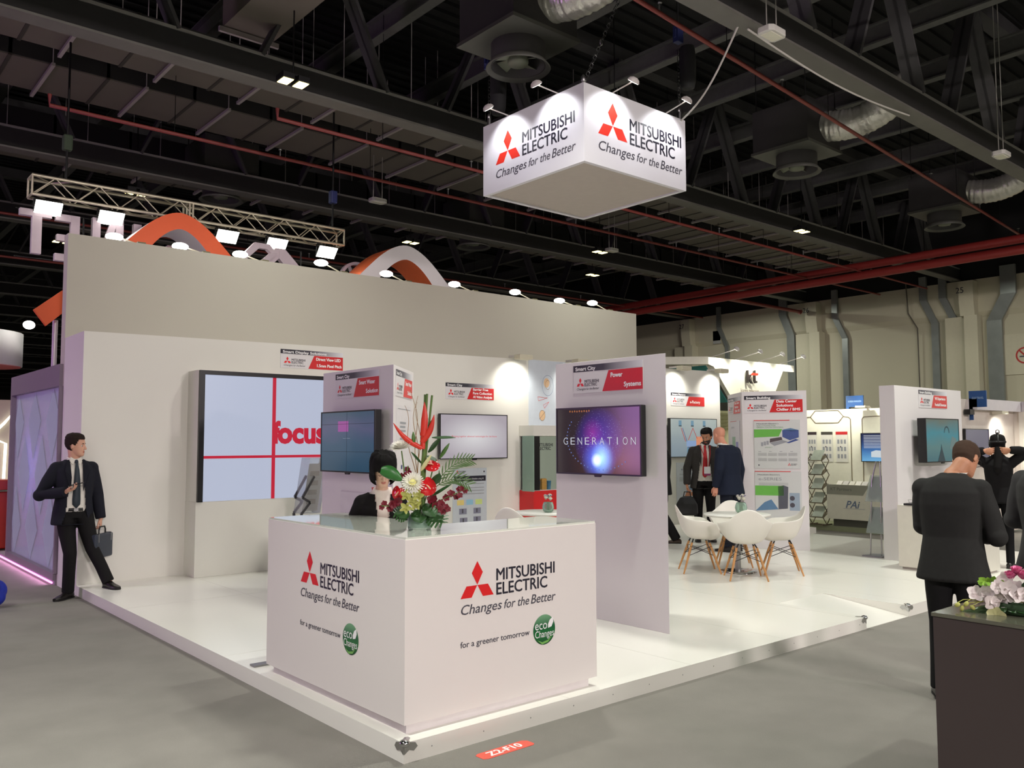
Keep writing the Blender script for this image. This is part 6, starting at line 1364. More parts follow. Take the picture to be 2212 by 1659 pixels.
m = MB(); m.tube([(-0.06, 0, 0.25), (-0.045, 0, 0.34), (0.045, 0, 0.34), (0.06, 0, 0.25)], 0.009, 8); m.build('handle', BLACK, bg, world=False)

# --- someone walking behind the Power Systems tower
p = Person('person in black trousers and brown shoes, mostly hidden behind the Power Systems tower', (7.72, 4.62, PF), -0.9019, a=-90, H=1.74)
p.set(kR=(-0.09, 0.02, 0.50), aR=(-0.10, -0.21, 0.12), kL=(0.09, 0.18, 0.5), aL=(0.10, 0.18, 0.09))
p.body({'L': (V((0, -0.1, -1)), V((0, 1, 0)), 0.5, 0.5), 'R': (V((0, 0, -1)), V((0, -1, 0)), 0.5, 0.5)}, 'tan', eyes=False, voxel=0.008)
p.hair('short', (30, 26, 24)); p.jacket(BJ, 0.80); p.trousers(DTRO, r=(0.11, 0.085, 0.066)); p.shoes(BRNSHOE, {'R': -4, 'L': 4})

# --- the receptionist
BLZ = cloth('black_blazer_cloth', (22, 20, 21))
p = Person('receptionist with black bobbed hair and red lanyard looking down behind the counter', (0.80, 1.57, PF), -0.5776, a=12, H=1.62, female=True, face=(-4, -26, 0), lean=(0.0, 0.12))
p.set(head=p.P(-0.01, 0.145, 1.515), neck=p.P(0, 0.075, 1.36), sho=p.P(0, 0.055, 1.305), chest=p.P(0, 0.04, 1.19), sL=p.P(0.145, 0.045, 1.25), sR=p.P(-0.145, 0.045, 1.25), eR=(-0.215, -0.02, 1.04), wR=(-0.12, 0.19, 1.0), eL=(0.215, -0.02, 1.04), wL=(0.12, 0.19, 1.0))
p.body({'R': (V((0.4, -0.9, -0.1)), V((0, 0, -1)), 0.3, 0.5), 'L': (V((-0.4, -0.9, -0.1)), V((0, 0, -1)), 0.3, 0.5)}, 'pale', voxel=0.0042, eyes=False)
p.hair('bob', (16, 13, 13)); p.shirt(mat('white_blouse', (228, 216, 206), 0.7, var=0.04), collar=False); p.jacket(BLZ, 0.86, open_w=(0.028, 0.062, 0.04), r=(0.066, 0.054, 0.046), d=0.016, ncut=0.035)
p.trousers(cloth('black_skirt_trousers', (20, 20, 22)), r=(0.085, 0.06, 0.05)); p.shoes(BLKSHOE, {'R': -6, 'L': 6})
M = p.headM()
for sg in (-1, 1):
    q = MB(); q.tube([M @ V((0.016*sg, 0.084, -0.004)), M @ V((0.031*sg, 0.086, -0.008)), M @ V((0.046*sg, 0.076, -0.003))], [0.0012, 0.0024, 0.001], 6); q.build('eyelash', mat('dark_brow', (36, 28, 24), 0.8), p.t, world=False)
    q = MB(); q.tube([M @ V((0.014*sg, 0.090, 0.020)), M @ V((0.031*sg, 0.091, 0.026)), M @ V((0.047*sg, 0.080, 0.021))], [0.002, 0.003, 0.0015], 6); q.build('eyebrow', mat('dark_brow', (36, 28, 24), 0.8), p.t, world=False)
for sg, n_ in ((-1, 'lanyard'), (1, 'scarf')):
    q = MB(); pts = [p.P(sg*0.064, 0.085, 1.375, lean=False), p.P(sg*0.066, 0.165, 1.30, lean=False), p.P(sg*0.052, 0.185, 1.20, lean=False), p.P(sg*0.034, 0.170, 1.08, lean=False), p.P(sg*0.02, 0.16, 0.98, lean=False)]
    q.add([v+p.l*d for v in pts for d in (-0.008 if sg < 0 else -0.020, 0.008 if sg < 0 else 0.020)], [(2*i, 2*i+1, 2*i+3, 2*i+2) for i in range(4)], True); q.build(n_, mat('red_lanyard', (190, 40, 46), 0.6) if sg < 0 else mat('white_red_scarf', (232, 210, 204), 0.6, var=0.2, scale=25), p.t, world=False, solid=0.005)
# ------------------------------------------------------------------ armchairs and round tables
SHELL = mat('white_chair_shell', (232, 229, 220), 0.35, var=0.01); WOOD = mat('beech_leg_wood', (184, 132, 78), 0.5, var=0.15, scale=18)
def make_chair(label):
    t = thing('armchair', label, 'chair', (0, 0, 0), group='white shell armchairs')
    rim = [(0, 0.235, 0.435), (0.10, 0.235, 0.438), (0.19, 0.225, 0.455), (0.245, 0.205, 0.53), (0.275, 0.175, 0.60), (0.300, 0.11, 0.636), (0.312, 0.03, 0.645), (0.310, -0.05, 0.648), (0.292, -0.12, 0.658), (0.252, -0.185, 0.672), (0.198, -0.232, 0.708), (0.142, -0.262, 0.765), (0.078, -0.28, 0.81), (0, -0.286, 0.824)]
    full = rim+[(-x, y, z) for x, y, z in rim[-2:0:-1]]; n = len(full); m = MB(); rg = []
    for k in range(13):
        q = k/12; hx = q**0.62; hz = q**2.3; rg.append([V((x*hx, (y+0.0)*hx, 0.405+(z-0.405)*hz-(0.012*math.sin(math.pi*q) if y > 0.2 else 0))) for x, y, z in full])
    rg[0] = [V((x*0.05, y*0.05, 0.405)) for x, y, z in full]
    m.rings(rg, caps=False); m.add(rg[0], [tuple(range(n))], True)
    s = m.build('seat_shell', SHELL, t, world=False, smooth=True, solid=0.012); sb = s.modifiers.new('soft', 'SUBSURF'); sb.levels = 1; sb.render_levels = 1
    for sx, sy in ((1, 1), (-1, 1), (1, -1), (-1, -1)):
        b = MB(); a, e = V((0.115*sx, 0.105*sy, 0.365)), V((0.215*sx, 0.225*sy, 0.0)); b.tube([a, (a*2+e)/3, e], [0.013, 0.0155, 0.0095], 12); lg = b.build('leg', WOOD, t, world=False)
        b = MB(); b.tube([V((0.09*sx, 0.085*sy, 0.408)), a, a+(e-a)*0.14], [0.007, 0.009, 0.015], 8); b.build('bracket', BLKM, lg, world=False)
    b = MB(); pt = lambda sx, sy, q: V((0.115*sx+0.10*sx*q, 0.105*sy+0.12*sy*q, 0.365*(1-q)))
    for (p, q) in (((1, 1), (1, -1)), ((-1, 1), (-1, -1)), ((1, 1), (-1, 1)), ((1, -1), (-1, -1))):
        b.tube([pt(*p, 0.12), pt(*q, 0.42)], 0.0042, 6); b.tube([pt(*q, 0.12), pt(*p, 0.42)], 0.0042, 6)
    b.build('wire_brace', BLKM, t, world=False)
    return t
chairs = [(6.07, 2.68, 6.41, 2.36, 'white shell armchair by the round table, its back to the GENERATION tower'), (6.03, 1.99, 6.41, 2.36, 'white shell armchair in front of the round table, its back to the viewer'),
          (6.71, 1.94, 6.38, 2.36, 'white shell armchair in front of the data center posters'), (6.84, 2.72, 6.42, 2.37, 'white shell armchair behind the round table, half hidden by the vase'),
          (4.30, 4.00, 4.75, 4.12, 'white shell armchair whose rim shows just above the counter top')]
c0 = None
for x, y, tx, ty, lb in chairs:
    if c0 is None: c0 = c = make_chair(lb)
    else: c = copy_tree(c0); c['label'] = lb
    c.matrix_basis = Matrix.Translation((x, y, PF)) @ Matrix.Rotation(math.atan2(ty-y, tx-x)-math.pi/2, 4, 'Z')
def round_table(label, x, y, zt, r=0.40):
    t = thing('round_table', label, 'table', (x, y, PF), group='small round tables')
    MB().lathe([(0.01, zt-0.028), (r-0.012, zt-0.028), (r, zt-0.02), (r, zt-0.005), (r-0.004, zt), (0.01, zt)], (x, y, 0), 56).build('tabletop', mat('white_table_top', (230, 230, 222), 0.3), t)
    MB().lathe([(0.035, PF+0.02), (0.035, zt-0.03)], (x, y, 0), 20).build('column', STEEL, t)
    MB().lathe([(0.225, PF), (0.225, PF+0.012), (0.19, PF+0.02), (0.035, PF+0.03)], (x, y, 0), 44).build('base', CHROME, t)
round_table('small round white table on a chrome foot amid four armchairs', 6.41, 2.36, 0.815)
round_table('round white table partly hidden behind the counter and the GENERATION tower', 4.86, 4.18, 0.815)
CLG = glass('vase_glass', (226, 240, 232), 0.02, 0.12); LEAF = mat('dark_green_leaf', (40, 78, 34), 0.45, var=0.3, scale=20); LEAF2 = mat('mid_green_leaf', (74, 112, 48), 0.45, var=0.25, scale=20); STEM = mat('green_stem', (86, 116, 52), 0.5, var=0.2)
WPET = mat('white_petal', (236, 234, 222), 0.5, var=0.05)
def petal(b, base, d, nrm, ln, w, cup=0.15, tip=0.0):
    """one curved petal or leaf blade"""
    base, d, nrm = V(base), V(d).normalized(), V(nrm); s = d.cross(nrm).normalized(); nn = s.cross(d); n = 7; vs = []
    for i in range(n):
        q = i/(n-1); wd = w*math.sin(math.pi*min(1, (q*0.92+0.05)))**0.75 if i < n-1 else w*tip
        c = base+d*ln*q+nn*(cup*ln*math.sin(q*1.57)*q); vs += [c-s*wd+nn*wd*0.3, c, c+s*wd+nn*wd*0.3]
    b.add(vs, [(3*i+j, 3*i+j+1, 3*i+j+4, 3*i+j+3) for i in range(n-1) for j in (0, 1)], True)
def bowl_vase(label, x, y, z, r=0.075):
    t = thing('flower_bowl', label, 'vase', (x, y, z), group='glass bowls with white flowers on the round tables')
    MB().lathe([(r*0.5, z+0.001), (r*0.85, z+0.02), (r, z+r*0.85), (r*0.9, z+r*1.35), (r*0.72, z+r*1.75), (r*0.69, z+r*1.75), (r*0.86, z+r*1.35), (r*0.95, z+r*0.85), (r*0.8, z+0.03), (0.005, z+0.012)], (x, y, 0), 32, caps=False).build('glass_bowl', CLG, t)
    b = MB()
    for k in range(9): a = k*0.7; b.tube([(x+0.03*math.cos(a), y+0.03*math.sin(a), z+0.02), (x+0.03*math.cos(a+2), y+0.03*math.sin(a+2), z+0.13)], 0.004, 5)
    b.build('stems', STEM, t)
    for k, (dx, dy, dz) in enumerate(((-0.04, 0, 0.17), (0.03, 0.03, 0.18), (0.0, -0.04, 0.16), (0.02, -0.01, 0.20), (-0.02, 0.03, 0.19))):
        b = MB(); c = V((x+dx, y+dy, z+dz))
        for i in range(14): a = i*2.4; e = 0.25+0.9*(i/14); d = V((math.cos(a)*math.sin(e*1.4), math.sin(a)*math.sin(e*1.4), math.cos(e*1.4))); petal(b, c-d*0.01, d, V((0, 0, 1)) if abs(d.z) < 0.9 else X, 0.045, 0.016, 0.3, 0.2)
        b.build('blossom', WPET, t)
    b = MB()
    for i in range(10): a = i*0.63; c = V((x+0.035*math.cos(a)+0.01, y+0.04*math.sin(a), z+0.205)); petal(b, c, V((math.cos(a), math.sin(a), 0.4)), Z, 0.03, 0.008, 0.2)
    b.build('purple_filler', mat('violet_petal', (64, 50, 130), 0.6), t)
bowl_vase('glass bowl of white flowers on the round table amid the armchairs', 6.50, 2.36, 0.816)
bowl_vase('glass bowl of white flowers in front of the red display case', 4.80, 4.04, 0.816)

# ------------------------------------------------------------------ tall flower arrangement on the counter
t = thing('flower_arrangement', 'tall arrangement of red, white and purple flowers in a glass vase on the counter', 'flower arrangement', (0.43, 0.36, CTOP), -0.6133)
def F(x, z, y=0.0): return V((x, y, z-CTOP))
cx = -0.075
m = MB(); m.lathe([(0.068, 0.001), (0.072, 0.01), (0.072, 0.085), (0.068, 0.085), (0.068, 0.014), (0.004, 0.012)], (cx, 0, 0), 40, caps=False); m.build('glass_vase', CLG, t, world=False)
m = MB(); m.lathe([(0.055, 0.016), (0.064, 0.03), (0.064, 0.08), (0.05, 0.10), (0.004, 0.11)], (cx, 0, 0), 24); m.build('leaf_lining', LEAF, t, world=False)
def stem(name, pts, r, m_=STEM): b = MB(); b.tube(pts, r, 8); return b.build(name, m_, t, world=False)
for x, z, y in ((-0.046, 1.992, 0.01), (-0.033, 1.995, -0.01), (-0.003, 1.987, 0.0)): stem('tall_stem', [F(cx+0.02, 1.26, y), F(-0.06+(x+0.05)*0.4, 1.6, y), F(x, z, y)], 0.0065)
stem('thick_stem', [F(-0.065, 1.25), F(-0.055, 1.55), F(-0.045, 1.74)], [0.014, 0.015, 0.010], mat('olive_green_stem', (104, 122, 62), 0.5))
RED = mat('red_heliconia', (206, 48, 32), 0.4, var=0.12)
for k, (b0, tp, w, cp) in enumerate(((F(-0.056, 1.74, -0.02), F(-0.049, 1.945, -0.02), 0.031, 0.05), (F(-0.062, 1.70, -0.02), F(0.010, 1.868, -0.03), 0.027, 0.16), (F(-0.062, 1.665, -0.02), F(-0.235, 1.818, -0.03), 0.023, -0.18), (F(-0.056, 1.66, -0.02), F(-0.058, 1.80, -0.015), 0.020, 0.0))):
    b = MB(); d = (tp-b0); ln = d.length; d.normalize(); side = d.cross(V((0, 1, 0))).normalized(); rg = []
    for i in range(9):
        q = i/8; ww = w*(1-q)**0.7*(0.55+0.9*q if q < 0.5 else 1.0)+0.0012; c = b0+d*ln*q-side*cp*ln*math.sin(math.pi*q)*0.5; rg.append([c+side*ww*math.cos(a)+V((0, 1, 0))*ww*0.45*math.sin(a) for a in [2*math.pi*j/12 for j in range(12)]])
    b.rings(rg); b.build('heliconia_bract', RED, t, world=False)
WIL = mat('tan_willow_twig', (150, 112, 62), 0.6)
for k, (tx, tz, ph) in enumerate(((-0.177, 1.925, 0), (-0.116, 2.02, 1.5), (-0.082, 1.947, 3), (-0.105, 1.985, 4.4))):
    pts = [];
    for i in range(22): q = i/21; pts.append(F(-0.085+(tx+0.085)*q+0.022*math.sin(q*9+ph)*q, 1.40+(tz-1.40)*q, 0.02*math.cos(q*8+ph)*q+0.01))
    stem('willow_twig', pts, [0.0028-0.0016*i/21 for i in range(22)], WIL)
def mum(c, r, up, name='chrysanthemum', flat=1.0):
    b = MB(); u = V(up).normalized(); x = u.cross(V((0.3, 1, 0.2))).normalized(); y = u.cross(x)
    for ring, (el, ln, cnt) in enumerate(((-10, 1.0, 26), (12, 0.95, 24), (32, 0.85, 20), (52, 0.65, 16), (72, 0.45, 10))):
        for i in range(cnt):
            a = 2*math.pi*(i+0.5*(ring % 2))/cnt; e = math.radians(el); d = (x*math.cos(a)+y*math.sin(a))*math.cos(e)+u*math.sin(e)*flat; petal(b, c+d*r*0.08, d, u if el < 60 else x, r*ln, r*0.085, 0.22, 0.3)
    return b.build(name, WPET if ring else WPET, t, world=False)
o = mum(F(-0.116, 1.455, -0.07), 0.068, (0.0, -0.75, 0.6)); b = MB(); b.ball(F(-0.116, 1.462, -0.085), (0.022, 0.018, 0.022), 12, 8); b.build('yellow_heart', mat('lemon_petal', (226, 222, 140), 0.5), o, world=False)
mum(F(-0.190, 1.668, -0.02), 0.066, (-0.15, -0.25, 1.0), flat=0.7)
stem('flower_stem', [F(-0.185, 1.65, -0.02), F(-0.165, 1.5, -0.01), F(-0.10, 1.28)], 0.004)
ANT = mat('red_anthurium', (214, 36, 42), 0.15, var=0.06, coat=0.6)
def anthurium(c, nrm, up, r):
    n = V(nrm).normalized(); u = V(up); u = (u-n*u.dot(n)).normalized(); s = u.cross(n); b = MB(); pts = []
    for i in range(28):
        a = 2*math.pi*i/28; rr = r*(0.80+0.30*abs(math.sin(a/2))-0.34*math.exp(-((a if a < math.pi else 2*math.pi-a)/0.35)**2)); pts.append(c+u*rr*math.cos(a)+s*rr*math.sin(a)*0.95+n*(0.12*r*math.cos(2*a)))
    b.add([c]+pts, [(0, 1+i, 1+(i+1) % 28) for i in range(28)], True); o = b.build('anthurium', ANT, t, world=False, solid=0.002)
    q = MB(); q.tube([c+n*0.004, c+n*0.02-u*r*0.3, c+n*0.03-u*r*0.6], [0.004, 0.005, 0.003], 8); q.build('spadix', mat('cream_pink_spadix', (226, 170, 140), 0.5), o, world=False)
anthurium(F(-0.035, 1.445, -0.07), (0.25, -0.85, 0.35), (-0.4, 0.0, 1), 0.062); anthurium(F(0.005, 1.565, -0.03), (-0.2, -0.75, 0.75), (0.8, 0.1, 0.4), 0.05); anthurium(F(-0.200, 1.405, -0.04), (-0.35, -0.85, 0.1), (0.3, 0, 1), 0.045)
stem('flower_stem', [F(0.005, 1.55, -0.02), F(-0.03, 1.4), F(-0.06, 1.28)], 0.004)
for a, bb, w, mt in ((F(-0.069, 1.53, -0.04), F(-0.006, 1.625, -0.05), 0.014, mat('cream_lily_bud', (204, 200, 146), 0.5, var=0.15)), (F(-0.112, 1.69, -0.02), F(-0.116, 1.765, -0.02), 0.012, LEAF2), (F(-0.012, 1.775, 0.0), F(-0.006, 1.835, 0.0), 0.012, STEM), (F(0.045, 1.605, 0.0), F(0.103, 1.695, -0.01), 0.013, LEAF2)):
    b = MB(); d = bb-a; b.tube([a+d*q for q in (0, 0.15, 0.4, 0.7, 0.9, 1.0)], [0.004, w*0.75, w, w*0.8, w*0.4, 0.002], 12); b.build('lily_bud', mt, t, world=False)
def leaf(name, a, bb, w, nrm, cup=0.2, mt=LEAF): b = MB(); a, bb = V(a), V(bb); petal(b, a, bb-a, nrm, (bb-a).length, w, cup); return b.build(name, mt, t, world=False, solid=0.0012)
leaf('blade_leaf', F(-0.003, 1.729), F(0.142, 1.712, -0.03), 0.018, (0.2, -0.5, 0.8), 0.12); leaf('blade_leaf', F(-0.025, 1.64), F(0.062, 1.71, -0.03), 0.022, (-0.5, -0.7, 0.5)); leaf('blade_leaf', F(-0.03, 1.62), F(0.02, 1.57, -0.05), 0.022, (0.5, -0.7, 0.5))
leaf('blade_leaf', F(-0.06, 1.57), F(-0.140, 1.635, -0.01), 0.010, (-0.2, -0.6, 0.8)); leaf('blade_leaf', F(0.0, 1.44), F(0.04, 1.53, -0.05), 0.03, (0.4, -0.8, 0.4)); leaf('blade_leaf', F(-0.02, 1.37), F(0.13, 1.425, -0.04), 0.016, (0, -0.6, 0.8))
# rolled leaf at the left
b = MB(); rg = []
for i in range(14):
    q = i/13; c = F(-0.305+0.125*q, 1.535-0.055*q+0.012*math.sin(q*3.14), -0.07); r = 0.005+0.034*math.sin(math.pi*min(1, q*0.85+0.12))**0.8
    rg.append([c+V((0.25*r*math.cos(a), r*0.55*math.sin(a), r*math.cos(a))) for a in [2*math.pi*j/14 for j in range(14)]])
b.rings(rg); b.build('rolled_leaf', mat('bright_green_leaf', (44, 108, 44), 0.35, var=0.3, scale=30), t, world=False)
# palm frond to the right
for tp, w0 in ((F(0.225, 1.59, 0.03), 0.1), (F(0.215, 1.445, 0.0), 0.08)):
    b = MB(); base = F(-0.013, 1.40, 0.02); sp = []
    for i in range(14): q = i/13; sp.append(base+(tp-base)*q+Z*(0.05*math.sin(math.pi*q)))
    b.tube(sp, 0.0025, 6); fr = b.build('palm_rib', LEAF2, t, world=False); b = MB()
    for i in range(3, 14):
        for sg in (-1, 1):
            d = (sp[min(i+1, 13)]-sp[i-1]).normalized(); sd = V((-d.z, 0, d.x))*sg; petal(b, sp[i], d*0.75+sd*0.6, V((0, -1, 0)), 0.085*(1-0.4*abs(i-8)/6), 0.0042, -0.12)
    b.build('palm_leaflet', LEAF2, fr, world=False)
ORC = mat('burgundy_orchid', (116, 22, 40), 0.5, var=0.3, scale=40)
def orchid(c, r, mt, nrm=(0, -1, 0.2), rot=0.0, name='orchid_bloom', pw=1.0):
    n = V(nrm).normalized(); x = n.cross(Z).normalized(); y = x.cross(n); b = MB()
    for k in range(5):
        a = rot+math.pi/2+2*math.pi*k/5; d = x*math.cos(a)+y*math.sin(a)+n*0.25; petal(b, c, d, n, r, r*pw*(0.42 if k not in (1, 4) else 0.55), 0.12, 0.3)
    petal(b, c+n*0.004, -y*0.6+n*0.8, y, r*0.5, r*0.22, 0.3, 0.4); return b.build(name, mt, t, world=False)
random.seed(11)
for p0, p1, cnt in ((F(-0.01, 1.33, -0.06), F(0.215, 1.425, -0.05), 13), (F(-0.19, 1.32, -0.05), F(-0.30, 1.325, -0.07), 8), (F(-0.165, 1.47, -0.03), F(-0.145, 1.56, -0.01), 7), (F(0.0, 1.30, -0.08), F(0.11, 1.31, -0.06), 7)):
    stem('orchid_stem', [V((cx, 0, 0.1)), p0, p1], 0.003)
    for i in range(cnt):
        q = (i+0.3)/cnt; c = p0+(p1-p0)*q+V((random.uniform(-.018, .018), random.uniform(-.02, .02), random.uniform(-.026, .026)))*(1.25-q*0.7); orchid(c, 0.028*(1.05-0.4*q), ORC, (random.uniform(-.6, .6), -1, random.uniform(-.3, .6)), random.uniform(-.5, .5), 'burgundy_orchid')
CYM = mat('lime_cymbidium', (168, 170, 88), 0.5, var=0.3, scale=30)
for x, z in ((-0.157, 1.385), (-0.156, 1.312), (-0.082, 1.382), (-0.094, 1.33), (-0.12, 1.35)): orchid(F(x, z, -0.10), 0.040, CYM, (random.uniform(-.4, .4), -1, 0.25), random.uniform(-.6, .6), 'lime_orchid', 0.62)
def monstera(c, d, nrm, r):
    d, n = V(d).normalized(), V(nrm).normalized(); s = d.cross(n).normalized(); b = MB()
    for sg in (-1, 1):
        for i in range(7):
            q = i/7; a0 = c+d*r*(1.5*q-0.15); w = r*0.95*math.sin(math.pi*(q*0.82+0.16)); o_ = (d*0.35*r+s*sg*w)
            b.add([a0, a0+d*r*0.20, a0+o_+d*r*0.10+n*-0.10*r, a0+o_*0.97-d*r*0.04-n*0.12*r], [(0, 1, 2, 3) if sg > 0 else (3, 2, 1, 0)], True)
        b.add([c-d*r*0.15, c+d*r*1.35, c+d*r*0.9+s*sg*r*0.55, c+d*r*0.2+s*sg*r*0.6], [(0, 1, 2, 3) if sg > 0 else (3, 2, 1, 0)], True)
    return b.build('monstera_leaf', LEAF, t, world=False)
monstera(F(-0.015, 1.295, -0.05), (0.6, -0.35, -0.55), (0.3, -0.85, 0.6), 0.085); monstera(F(-0.14, 1.275, -0.05), (-0.85, -0.3, 0.05), (-0.1, -0.8, 0.7), 0.065)
leaf('blade_leaf', F(-0.09, 1.30, -0.05), F(-0.06, 1.215, -0.10), 0.05, (0, -0.9, 0.4)); leaf('blade_leaf', F(-0.05, 1.33, -0.06), F(0.02, 1.25, -0.10), 0.045, (0.2, -0.9, 0.4))

# ------------------------------------------------------------------ dark counter with orchids, right foreground
t = thing('dark_counter', 'dark brown counter with a grey top carrying the white orchids', 'counter', (1.2, -3.2, 0))
MB().box((0.785, -4.2, 0.0), (2.4, -2.435, 1.035)).build('body', mat('dark_brown_laminate', (66, 56, 54), 0.5, var=0.05, scale=3), t, bevel=0.002)
MB().box((0.78, -4.2, 1.0355), (2.4, -2.43, 1.05)).build('top', mat('olive_grey_glossy_top', (92, 92, 78), 0.15, spec=0.7), t, bevel=0.002)
t = thing('orchid_arrangement', 'low arrangement of white orchids, pink roses and palm leaves on the dark counter', 'flower arrangement', (1.0, -2.62, 1.05), -1.2246)
G = lambda x, z, y=0.0: V((x, y, z-1.05))
m = MB(); m.lathe([(0.10, 0.002), (0.11, 0.01), (0.10, 0.04), (0.01, 0.045)], (0.05, 0.02, 0), 24); m.build('tray', mat('dark_green_foam_tray', (34, 60, 30), 0.8), t, world=False)
WOR = mat('white_orchid_petal', (238, 228, 226), 0.45, var=0.05, scale=30)
random.seed(5)
spots = [(-0.104, 1.112), (-0.08, 1.112), (-0.09, 1.095), (-0.055, 1.13), (-0.06, 1.11), (-0.03, 1.15), (-0.02, 1.12), (-0.035, 1.095), (0.0, 1.175), (0.005, 1.15), (0.015, 1.12), (-0.017, 1.088), (-0.038, 1.092), (0.04, 1.15), (0.035, 1.12), (0.06, 1.13), (0.055, 1.10), (-0.05, 1.085), (0.09, 1.15), (0.10, 1.12), (0.12, 1.14), (0.085, 1.10), (0.13, 1.11)]
for x, z in spots: orchid(G(x, z, random.uniform(-0.06, -0.015)), random.uniform(0.030, 0.038), WOR, (random.uniform(-.5, .5), -1, random.uniform(0, .7)), random.uniform(-.5, .5), 'white_orchid')
LIM = mat('lime_bud', (204, 206, 110), 0.5, var=0.1)
for x, z in ((-0.165, 1.072), (-0.15, 1.06), (-0.135, 1.078), (-0.114, 1.066), (0.075, 1.075), (0.08, 1.055), (-0.058, 1.052)):
    b = MB(); b.ball(G(x, z, -0.06), (0.008, 0.008, 0.011), 10, 8, Matrix.Rotation(random.uniform(-1, 1), 3, 'Y')); b.tube([G(x, z+0.008, -0.06), G(x+0.02, z+0.02, -0.05), G(-0.03, 1.10, -0.02)], 0.0016, 5); b.build('orchid_bud', LIM, t, world=False)
orchid(G(-0.036, 1.047, -0.085), 0.036, mat('cream_lime_petal', (220, 220, 160), 0.5), (0, -1, 0.1), 0.2, 'lime_orchid')
PNK = mat('pink_rose_petal', (236, 128, 176), 0.5, var=0.1, scale=30)
for x, z, r in ((0.017, 1.194, 0.021), (0.036, 1.214, 0.020), (0.056, 1.198, 0.021), (0.085, 1.205, 0.022)):
    b = MB(); c = G(x, z, -0.02)
    for i in range(16): a = i*2.4; e = 0.1+0.55*(i/16); d = V((math.cos(a)*math.sin(e), math.sin(a)*math.sin(e)-0.2, math.cos(e))); petal(b, c-Z*r+d*0.003, d, -V((math.cos(a), math.sin(a), -0.2)), r*1.6, r*0.62, -0.25, 0.6)
    b.build('pink_rose', PNK, t, world=False)
b = MB()
for i in range(16): a = i*2.4; c = G(-0.05+0.022*math.cos(a), 1.155+0.016*math.sin(a*1.3), -0.01+0.02*math.sin(a)); petal(b, c, V((math.cos(a), -0.4, math.sin(a)*0.6+0.4)), V((0, -1, 0.3)), 0.03, 0.010, 0.2)
b.build('green_filler', mat('bright_lime_leaf', (150, 196, 70), 0.5), t, world=False)
PLM = mat('grey_green_palm', (88, 112, 78), 0.4, var=0.2)
for i in range(12):
    q = i/11; tip = G(-0.175+0.10*q, 1.028-0.024*q, -0.07-0.055*q); b = MB(); petal(b, G(-0.045+0.02*q, 1.085-0.02*q, -0.045), tip-G(-0.045+0.02*q, 1.085-0.02*q, -0.045), V((0, -0.5, 1)), (tip-G(-0.045+0.02*q, 1.085-0.02*q, -0.045)).length, 0.0065, 0.08); b.build('palm_leaflet', PLM, t, world=False)
for x, z, x1, z1 in ((-0.02, 1.08, -0.005, 1.012), (0.0, 1.08, 0.03, 1.01), (0.02, 1.09, 0.055, 1.035), (0.04, 1.09, 0.09, 1.05), (0.06, 1.10, 0.13, 1.06), (0.05, 1.16, 0.10, 1.18)):
    b = MB(); a, e = G(x, z, -0.05), G(x1, max(z1, 1.06), -0.09); petal(b, a, e-a, V((0, -0.8, 0.5)), (e-a).length, 0.014, 0.1); b.build('green_leaf', LEAF, t, world=False)

# ------------------------------------------------------------------ leaflet stand before the big screen
t = thing('leaflet_stand', 'tilted acrylic leaflet stand on dark zigzag legs before the big screen', 'brochure rack', (2.3, 5.55, PF))
zz = [(2.20, 0.10+PF), (2.13, 0.86), (2.24, 0.99), (2.14, 1.05), (2.29, 1.30)]
for yy in (5.45, 5.65):
    m = MB()
    for a, b_ in zip(zz, zz[1:]): m.bar((a[0], yy, a[1]), (b_[0], yy, b_[1]), 0.028, 0.02, Y)
    m.build('zigzag_leg', mat('dark_grey_leg', (70, 68, 72), 0.4, 0.4), t)
MB().box((2.02, 5.38, PF), (2.40, 5.72, PF+0.015)).build('base_plate', STEEL, t)
m = MB(); m.prism([(0, 0), (0.24, 0.0), (0.34, 0.66), (0.10, 0.66)], 0.22, (2.13, 5.66, 0.86), X, Z); m.build('acrylic_box', glass('stand_acrylic', (236, 238, 240), 0.03, 0.2), t)
m = MB(); m.prism([(0, 0.02), (0.20, 0.02), (0.28, 0.58), (0.09, 0.58)], 0.004, (2.145, 5.47, 0.87), X, Z); lf = m.build('leaflet', mat('pale_printed_leaflet', (216, 206, 204), 0.5, var=0.1, scale=14), t)
q = MB()
for k in range(4): q.poly([(0.05+0.015*k, 0.10+0.11*k), (0.17+0.015*k, 0.10+0.11*k), (0.175+0.015*k, 0.16+0.11*k), (0.06+0.015*k, 0.16+0.11*k)], (2.145, 5.464, 0.87), X, Z)
q.build('leaflet_print', mat('brown_leaflet_print', (170, 150, 140), 0.5), lf)
m = MB(); m.prism([(-0.06, -0.04), (0.06, -0.04), (0.06, 0.04), (-0.06, 0.04)], 0.012, (0.10, 2.02, PF)); tag(m.build('socket_cover', STEEL), 'small steel floor socket cover by the platform edge beside the counter', 'socket')

# ------------------------------------------------------------------ display case with cups
t = thing('display_case', 'lit white and red display case with an open glass door', 'display case', (6.95, 6.45, PF))
m = MB(); m.box((6.58, 6.30, 1.80), (7.50, 6.64, 1.97)); m.build('header_panel', WALLW, t)
m = MB(); m.box((6.58, 6.30, PF), (7.50, 6.64, 0.92)); m.build('red_plinth', REDP, t)
m = MB(); m.box((6.60, 6.30, 0.93), (6.72, 6.62, 1.795)); m.build('black_frame', BLACK, t); m = MB(); m.box((7.40, 6.30, 0.93), (7.50, 6.62, 1.795)); m.build('black_frame', BLACK, t)
MB().box((6.72, 6.60, 0.93), (7.40, 6.645, 1.795)).build('lit_back_panel', glow('pale_green_lit_panel', (212, 222, 196), 0.35), t)
m = MB(); m.box((6.34, 6.02, 0.93), (6.348, 6.30, 1.80)); m.build('glass_door', glass('case_door_glass', (222, 236, 228), 0.02, 0.15), t)
